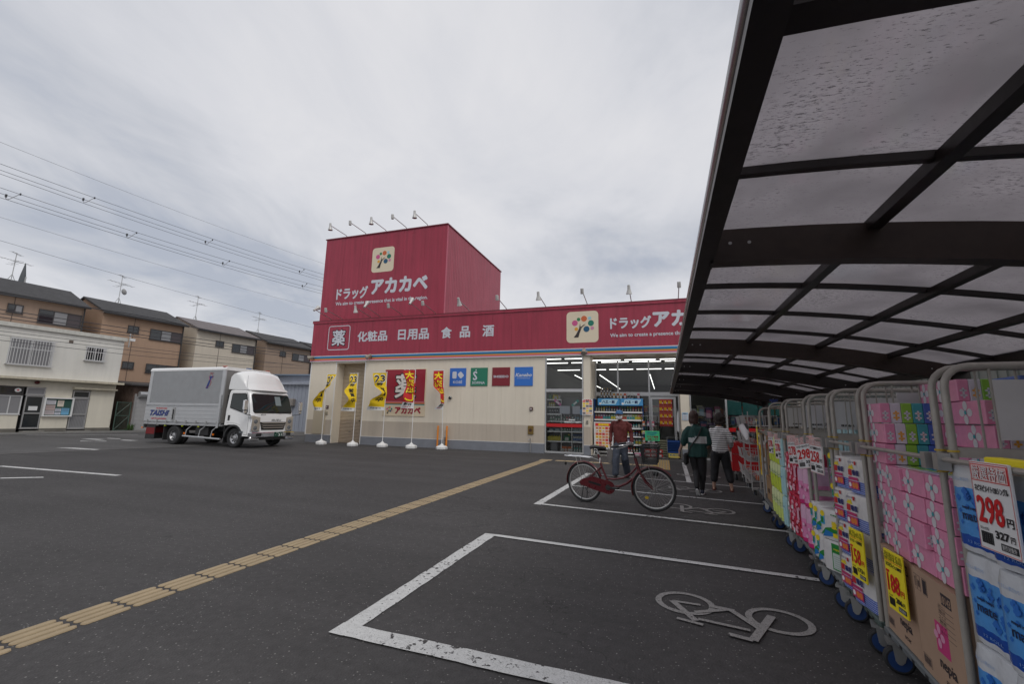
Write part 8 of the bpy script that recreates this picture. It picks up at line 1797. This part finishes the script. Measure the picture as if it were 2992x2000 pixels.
mb.add(vs,fs,mat('blue cap',(0,0,0))); mb.add([(x,y,z-.008) for x,y,z in vs],[f[::-1] for f in fs],mat('blue cap',(0,0,0))); mb.build('visor', cap, smooth=60)
def mask(c, par, s=1.0):
    mb = MB(); vs = []; fs = []; 
    for i in range(9):
        for j in range(7):
            u = -1+2*i/8; v = -1+2*j/6; r_ = 1-.16*v*v-.25*u*u*abs(v); x = .078*u*(1-.12*abs(v)); y = .108-.062*u*u-.018*v*v; vs.append((c[0]+x*s, c[1]+y*s+.004, c[2]-.045*s+v*.048*s*(1-.22*u*u)))
    for i in range(8):
        for j in range(6): fs.append((i*7+j,i*7+j+1,(i+1)*7+j+1,(i+1)*7+j))
    mb.add(vs,fs,mat('white mask cloth',(.74,.74,.74),.8)); o = mb.build('mask', par, smooth=70); mb = MB()
    for q in (-1,1): mb.tube([(c[0]+q*.076*s,c[1]+.045,c[2]-.03),(c[0]+q*.082*s,c[1],c[2]-.01)],.002,WHT,4)
    mb.build('ear_loop', o)
mask(hc, man)
mb = MB(); loft(mb,[(hc[2]-.03,hc[0],hc[1]-.045,.070,.055),(hc[2]+.03,hc[0],hc[1]-.03,.078,.075)]); vox(mb,'hair',mat('grey hair',(.16,.15,.14),.8),.008,2,wr=.004,wsc=60,parent=man)
bag = thing('hand_bag','dark strapped bag with a pale checked lower half in the old man\'s hand','bag',(-1.02-.235,11.1-.02,.0),PI+.3)
mb = MB(); mb.prism([(-.05,.30),(.05,.33),(.075,.52),(.05,.66),(-.02,.66),(-.06,.5)],-.09,.09,mat('checked bag cloth',(.16,.15,.145),.8,var=.4,vscale=70),'xz'); mb.build('bag_body', bag, smooth=40); mb = MB(); mb.tube([(-.0,-.05,.64),(-.01,-.03,.73),(0,0,.765),(.01,.03,.73),(.02,.05,.64)],.010,BLACK,6); mb.tube([(.03,-.05,.64),(.06,-.08,.70),(.09,-.05,.62)],.008,BLACK,5); mb.build('strap', bag)
# woman in the green shirt walking away
w1_ = thing('person','woman with a brown bob in a green shirt with a white back band','person',(.57,9.32,0),-.22); w1_.scale = (.85,.9,1)
hc = (-.045,.02,1.43); mb = MB(); head(mb,hc,.98); limb(mb,[(0,-.01,1.24),(-.03,0,1.31),(-.04,.01,1.37)],[.07,.05,.05])
loft(mb,[(.72,0,0,.15,.11),(.92,0,0,.13,.10),(1.1,0,0,.14,.09),(1.22,0,0,.09,.06)])
aL = [(-.165,-.01,1.22),(-.275,.0,1.00),(-.40,.10,.79)]; aR = [(.165,-.01,1.22),(.23,.02,1.0),(.20,.20,.88)]
for a in (aL,aR): limb(mb,a,[.036,.040,.027])
hand(mb,aL[2],(-.25,.25,-1),(.9,.1,-.2),.95,.6,1); hand(mb,aR[2],(-.2,.9,.1),(0,0,-1),.95,.9,1)
l1 = [(-.09,0,.78),(-.055,.06,.44),(-.02,-.13,.16)]; l2 = [(.09,0,.78),(.085,.08,.43),(.04,.14,.09)]
for l in (l1,l2): limb(mb,l,[.09,.055,.038])
body = vox(mb,'body',SK_L,.008,4,parent=w1_); eyes(hc,body,.98)
GRS = mat('dark green shirt',srgb(24,62,58),.8,var=.08,vscale=14); BNDW = mat('pale back band',(.46,.46,.46),.8)
mb = MB(); loft(mb,[(.70,0,.0,.205,.15),(.78,0,0,.208,.15),(.92,0,0,.195,.14),(1.08,0,0,.195,.135),(1.18,0,-.005,.19,.12),(1.24,0,-.01,.15,.09),(1.29,-.01,0,.075,.065),(1.31,-.02,0,.062,.06)])
limb(mb,[(-.15,-.01,1.21),(-.20,-.005,1.16),(-.285,.01,.97)],[.074,.080,.082]); limb(mb,[(.15,-.01,1.21),(.19,.0,1.16),(.235,.02,.98)],[.074,.078,.078])
s1 = vox(mb,'shirt',GRS,.010,5,wr=.022,wsc=9,parent=w1_); s1.data.materials.append(BNDW)
for p in s1.data.polygons:
    c = p.center
    if c.y < .03 and c.x > -.16 and .955+.10*max(0,-c.x*1.2) < c.z < 1.085-.04*max(0,-c.x) and (c.x > -.02 or c.z < 1.06) and c.x < .215: p.material_index = 1
mb = MB(); loft(mb,[(1.285,-.02,.0,.068,.062),(1.315,-.028,.0,.060,.056)]); mb.build('collar', w1_); bpy.data.objects[-1] if 0 else None
mb = MB(); limb(mb,[(.09,0,.74),(.085,.08,.43),(.042,.138,.10)],[.105,.078,.052]); limb(mb,[(-.09,0,.74),(-.055,.06,.44),(-.02,-.128,.165)],[.105,.078,.054]); loft(mb,[(.68,0,0,.10,.09),(.74,0,0,.165,.125),(.80,0,0,.16,.12),(.86,0,0,.145,.105)])
BLKL = mat('black leggings',(.016,.015,.017),.7,var=.2); vox(mb,'leggings',BLKL,.010,5,wr=.004,wsc=16,parent=w1_)
def shoe(par, c, yaw_, pitch_, m, nm='shoe', sole=WHT, stripe=False):
    mb = MB(); limb(mb,[(0,-.075,.05),(0,0,.05),(0,.09,.032)],[.040,.042,.030]); o = vox(mb,nm,m,.008,3,parent=par); o.location = c; o.rotation_euler = (pitch_,0,yaw_)
    mb = MB(); pts = [(.034*math.cos(a)*(1 if math.sin(a) < 0 else 1.1), .125*math.sin(a)) for a in [2*PI*i/18 for i in range(18)]]; mb.prism(pts,-.002,.022,sole,'xy'); mb.build('sole', o)
    if stripe:
        for q in (-1,1): mb = MB(); mb.prism([(-.06,.03),(-.03,.075),(.0,.075),(.02,.035)],q*.043,q*.047,WHT,'yz'); mb.build('side_stripe', o)
    return o
NVS = mat('navy sneaker',(.025,.03,.06),.6); shoe(w1_,(-.015,-.09,.035),.0,-.75,NVS,stripe=True); shoe(w1_,(.045,.17,.0),.0,0,NVS,stripe=True)
def hairdo(par, c, m, w_=1.0, low=.10, wr=.006):
    mb = MB(); x, y, z = c; mb.sphere((x,y-.018,z+.035),.112*w_,WHITEP,20,14,(.92,1.0,.98)); loft(mb,[(z-low,x,y-.055,.085*w_,.060),(z-low*.5,x,y-.05,.105*w_,.075),(z,x,y-.035,.103*w_,.082),(z+.05,x,y-.02,.10*w_,.09)]); return vox(mb,'hair',m,.008,3,wr=wr,wsc=34,parent=par)
hairdo(w1_, hc, mat('reddish brown hair',(.045,.018,.012),.55,var=.3,vscale=60), 1.0, .115)
mb = MB(); mb.tube([(.13,-.09,1.25),(.05,-.155,1.08),(-.10,-.165,.90),(-.20,-.10,.72)],.014,BLACK,6,rad=[.014]*4); mb.tube([(.13,-.09,1.25),(.12,.05,1.27),(.0,.15,1.05),(-.15,.14,.85),(-.21,.02,.74)],.012,BLACK,6); 
sb = thing('shoulder_bag','black shoulder bag at the hip of the woman in the green shirt','bag',(.57,9.32,0),-.22); sb.scale = (.85,.9,1); mb.build('strap', sb)
mb = MB(); mb.rbox((-.285,-.13,.54),(-.20,.13,.76),WHITEP,.03); vox(mb,'bag_body',mat('black bag cloth',(.014,.014,.015),.7),.010,4,wr=.004,parent=sb)
# woman in stripes
w2_ = thing('person','curly haired woman in a striped shirt','person',(1.05,10.12,0),-.12); w2_.scale = (.92,.95,1)
w2_['label'] = 'curly haired woman in a striped shirt, cropped black trousers and red sandals'
hc = (.03,.03,1.40); mb = MB(); head(mb,hc,.95); limb(mb,[(0,-.01,1.22),(.015,.01,1.29),(.025,.02,1.34)],[.07,.048,.048])
loft(mb,[(.72,0,0,.14,.10),(.92,0,0,.12,.09),(1.1,0,0,.13,.08),(1.20,0,0,.08,.05)])
aL = [(-.155,-.01,1.19),(-.20,.08,.97),(-.12,.25,.88)]; aR = [(.155,-.01,1.19),(.235,-.01,.98),(.215,.14,.83)]
for a in (aL,aR): limb(mb,a,[.034,.036,.025])
hand(mb,aR[2],(0,.8,-.4),(-.9,0,0),.92,.9,-1); hand(mb,aL[2],(.1,.9,0),(.3,0,-1),.92,.9,1)
l1 = [(-.085,0,.76),(-.13,.02,.43),(-.16,.0,.075)]; l2 = [(.085,0,.76),(.13,.04,.43),(.19,-.03,.075)]
for l in (l1,l2): limb(mb,l,[.085,.055,.034]); limb(mb,[l[2],(l[2][0],l[2][1]-.03,.03),(l[2][0],l[2][1]+.09,.022)],[.03,.028,.022])
body = vox(mb,'body',SK_L,.008,4,parent=w2_); eyes(hc,body,.95)
def stripes():
    m = bpy.data.materials.new('striped jersey'); m.use_nodes = True; t = m.node_tree; b = t.nodes['Principled BSDF']; b.inputs['Roughness'].default_value = .8; tc_ = t.nodes.new('ShaderNodeTexCoord'); s_ = t.nodes.new('ShaderNodeSeparateXYZ'); t.links.new(tc_.outputs['Object'], s_.inputs[0])
    a = t.nodes.new('ShaderNodeMath'); a.operation = 'MULTIPLY'; a.inputs[1].default_value = 1/.043; t.links.new(s_.outputs[2], a.inputs[0]); f = t.nodes.new('ShaderNodeMath'); f.operation = 'FRACT'; t.links.new(a.outputs[0], f.inputs[0]); g = t.nodes.new('ShaderNodeMath'); g.operation = 'GREATER_THAN'; g.inputs[1].default_value = .70; t.links.new(f.outputs[0], g.inputs[0])
    x = t.nodes.new('ShaderNodeMix'); x.data_type = 'RGBA'; t.links.new(g.outputs[0], x.inputs[0]); x.inputs[6].default_value = (.84,.83,.82,1); x.inputs[7].default_value = (.10,.10,.12,1); t.links.new(x.outputs[2], b.inputs['Base Color']); return m
mb = MB(); loft(mb,[(.75,0,.0,.165,.125),(.82,0,0,.168,.128),(.95,0,0,.158,.12),(1.08,0,0,.165,.12),(1.17,0,-.005,.165,.11),(1.22,0,-.01,.13,.08),(1.265,.01,0,.075,.06)])
limb(mb,[(-.14,-.01,1.18),(-.17,.02,1.12),(-.20,.09,.97),(-.15,.2,.91)],[.064,.064,.058,.05]); limb(mb,[(.14,-.01,1.18),(.18,-.01,1.12),(.235,-.01,.98),(.225,.07,.90)],[.064,.066,.062,.052])
vox(mb,'shirt',stripes(),.010,5,wr=.016,wsc=12,parent=w2_)
mb = MB(); limb(mb,[(.09,0,.72),(.13,.04,.43),(.175,-.015,.22)],[.11,.088,.078]); limb(mb,[(-.09,0,.72),(-.13,.02,.43),(-.15,.0,.22)],[.11,.088,.078]); loft(mb,[(.66,0,0,.10,.09),(.72,0,0,.165,.125),(.79,0,0,.155,.12),(.84,0,0,.14,.105)])
vox(mb,'trousers',mat('black trousers',(.02,.02,.023),.75,var=.2),.010,5,wr=.007,wsc=12,parent=w2_)
hairdo(w2_, hc, mat('dark brown curls',(.022,.012,.010),.6,var=.3,vscale=60), 1.08, .09, .014)
RS = mat('dark red sandal',(.11,.02,.016),.5)
for x, y in ((-.16,.04),(.19,.01)): 
    mb = MB(); pts = [(x+.042*math.cos(a), y+.12*math.sin(a)) for a in [2*PI*i/18 for i in range(18)]]; mb.prism(pts,.0,.022,RS,'xy'); mb.tube([(x-.04,y+.05,.02),(x-.02,y+.05,.055),(x+.02,y+.05,.055),(x+.04,y+.05,.02)],.012,RS,6); mb.tube([(x-.038,y-.03,.02),(x-.0,y-.06,.075),(x+.038,y-.03,.02)],.008,RS,6); mb.build('sandal', w2_)
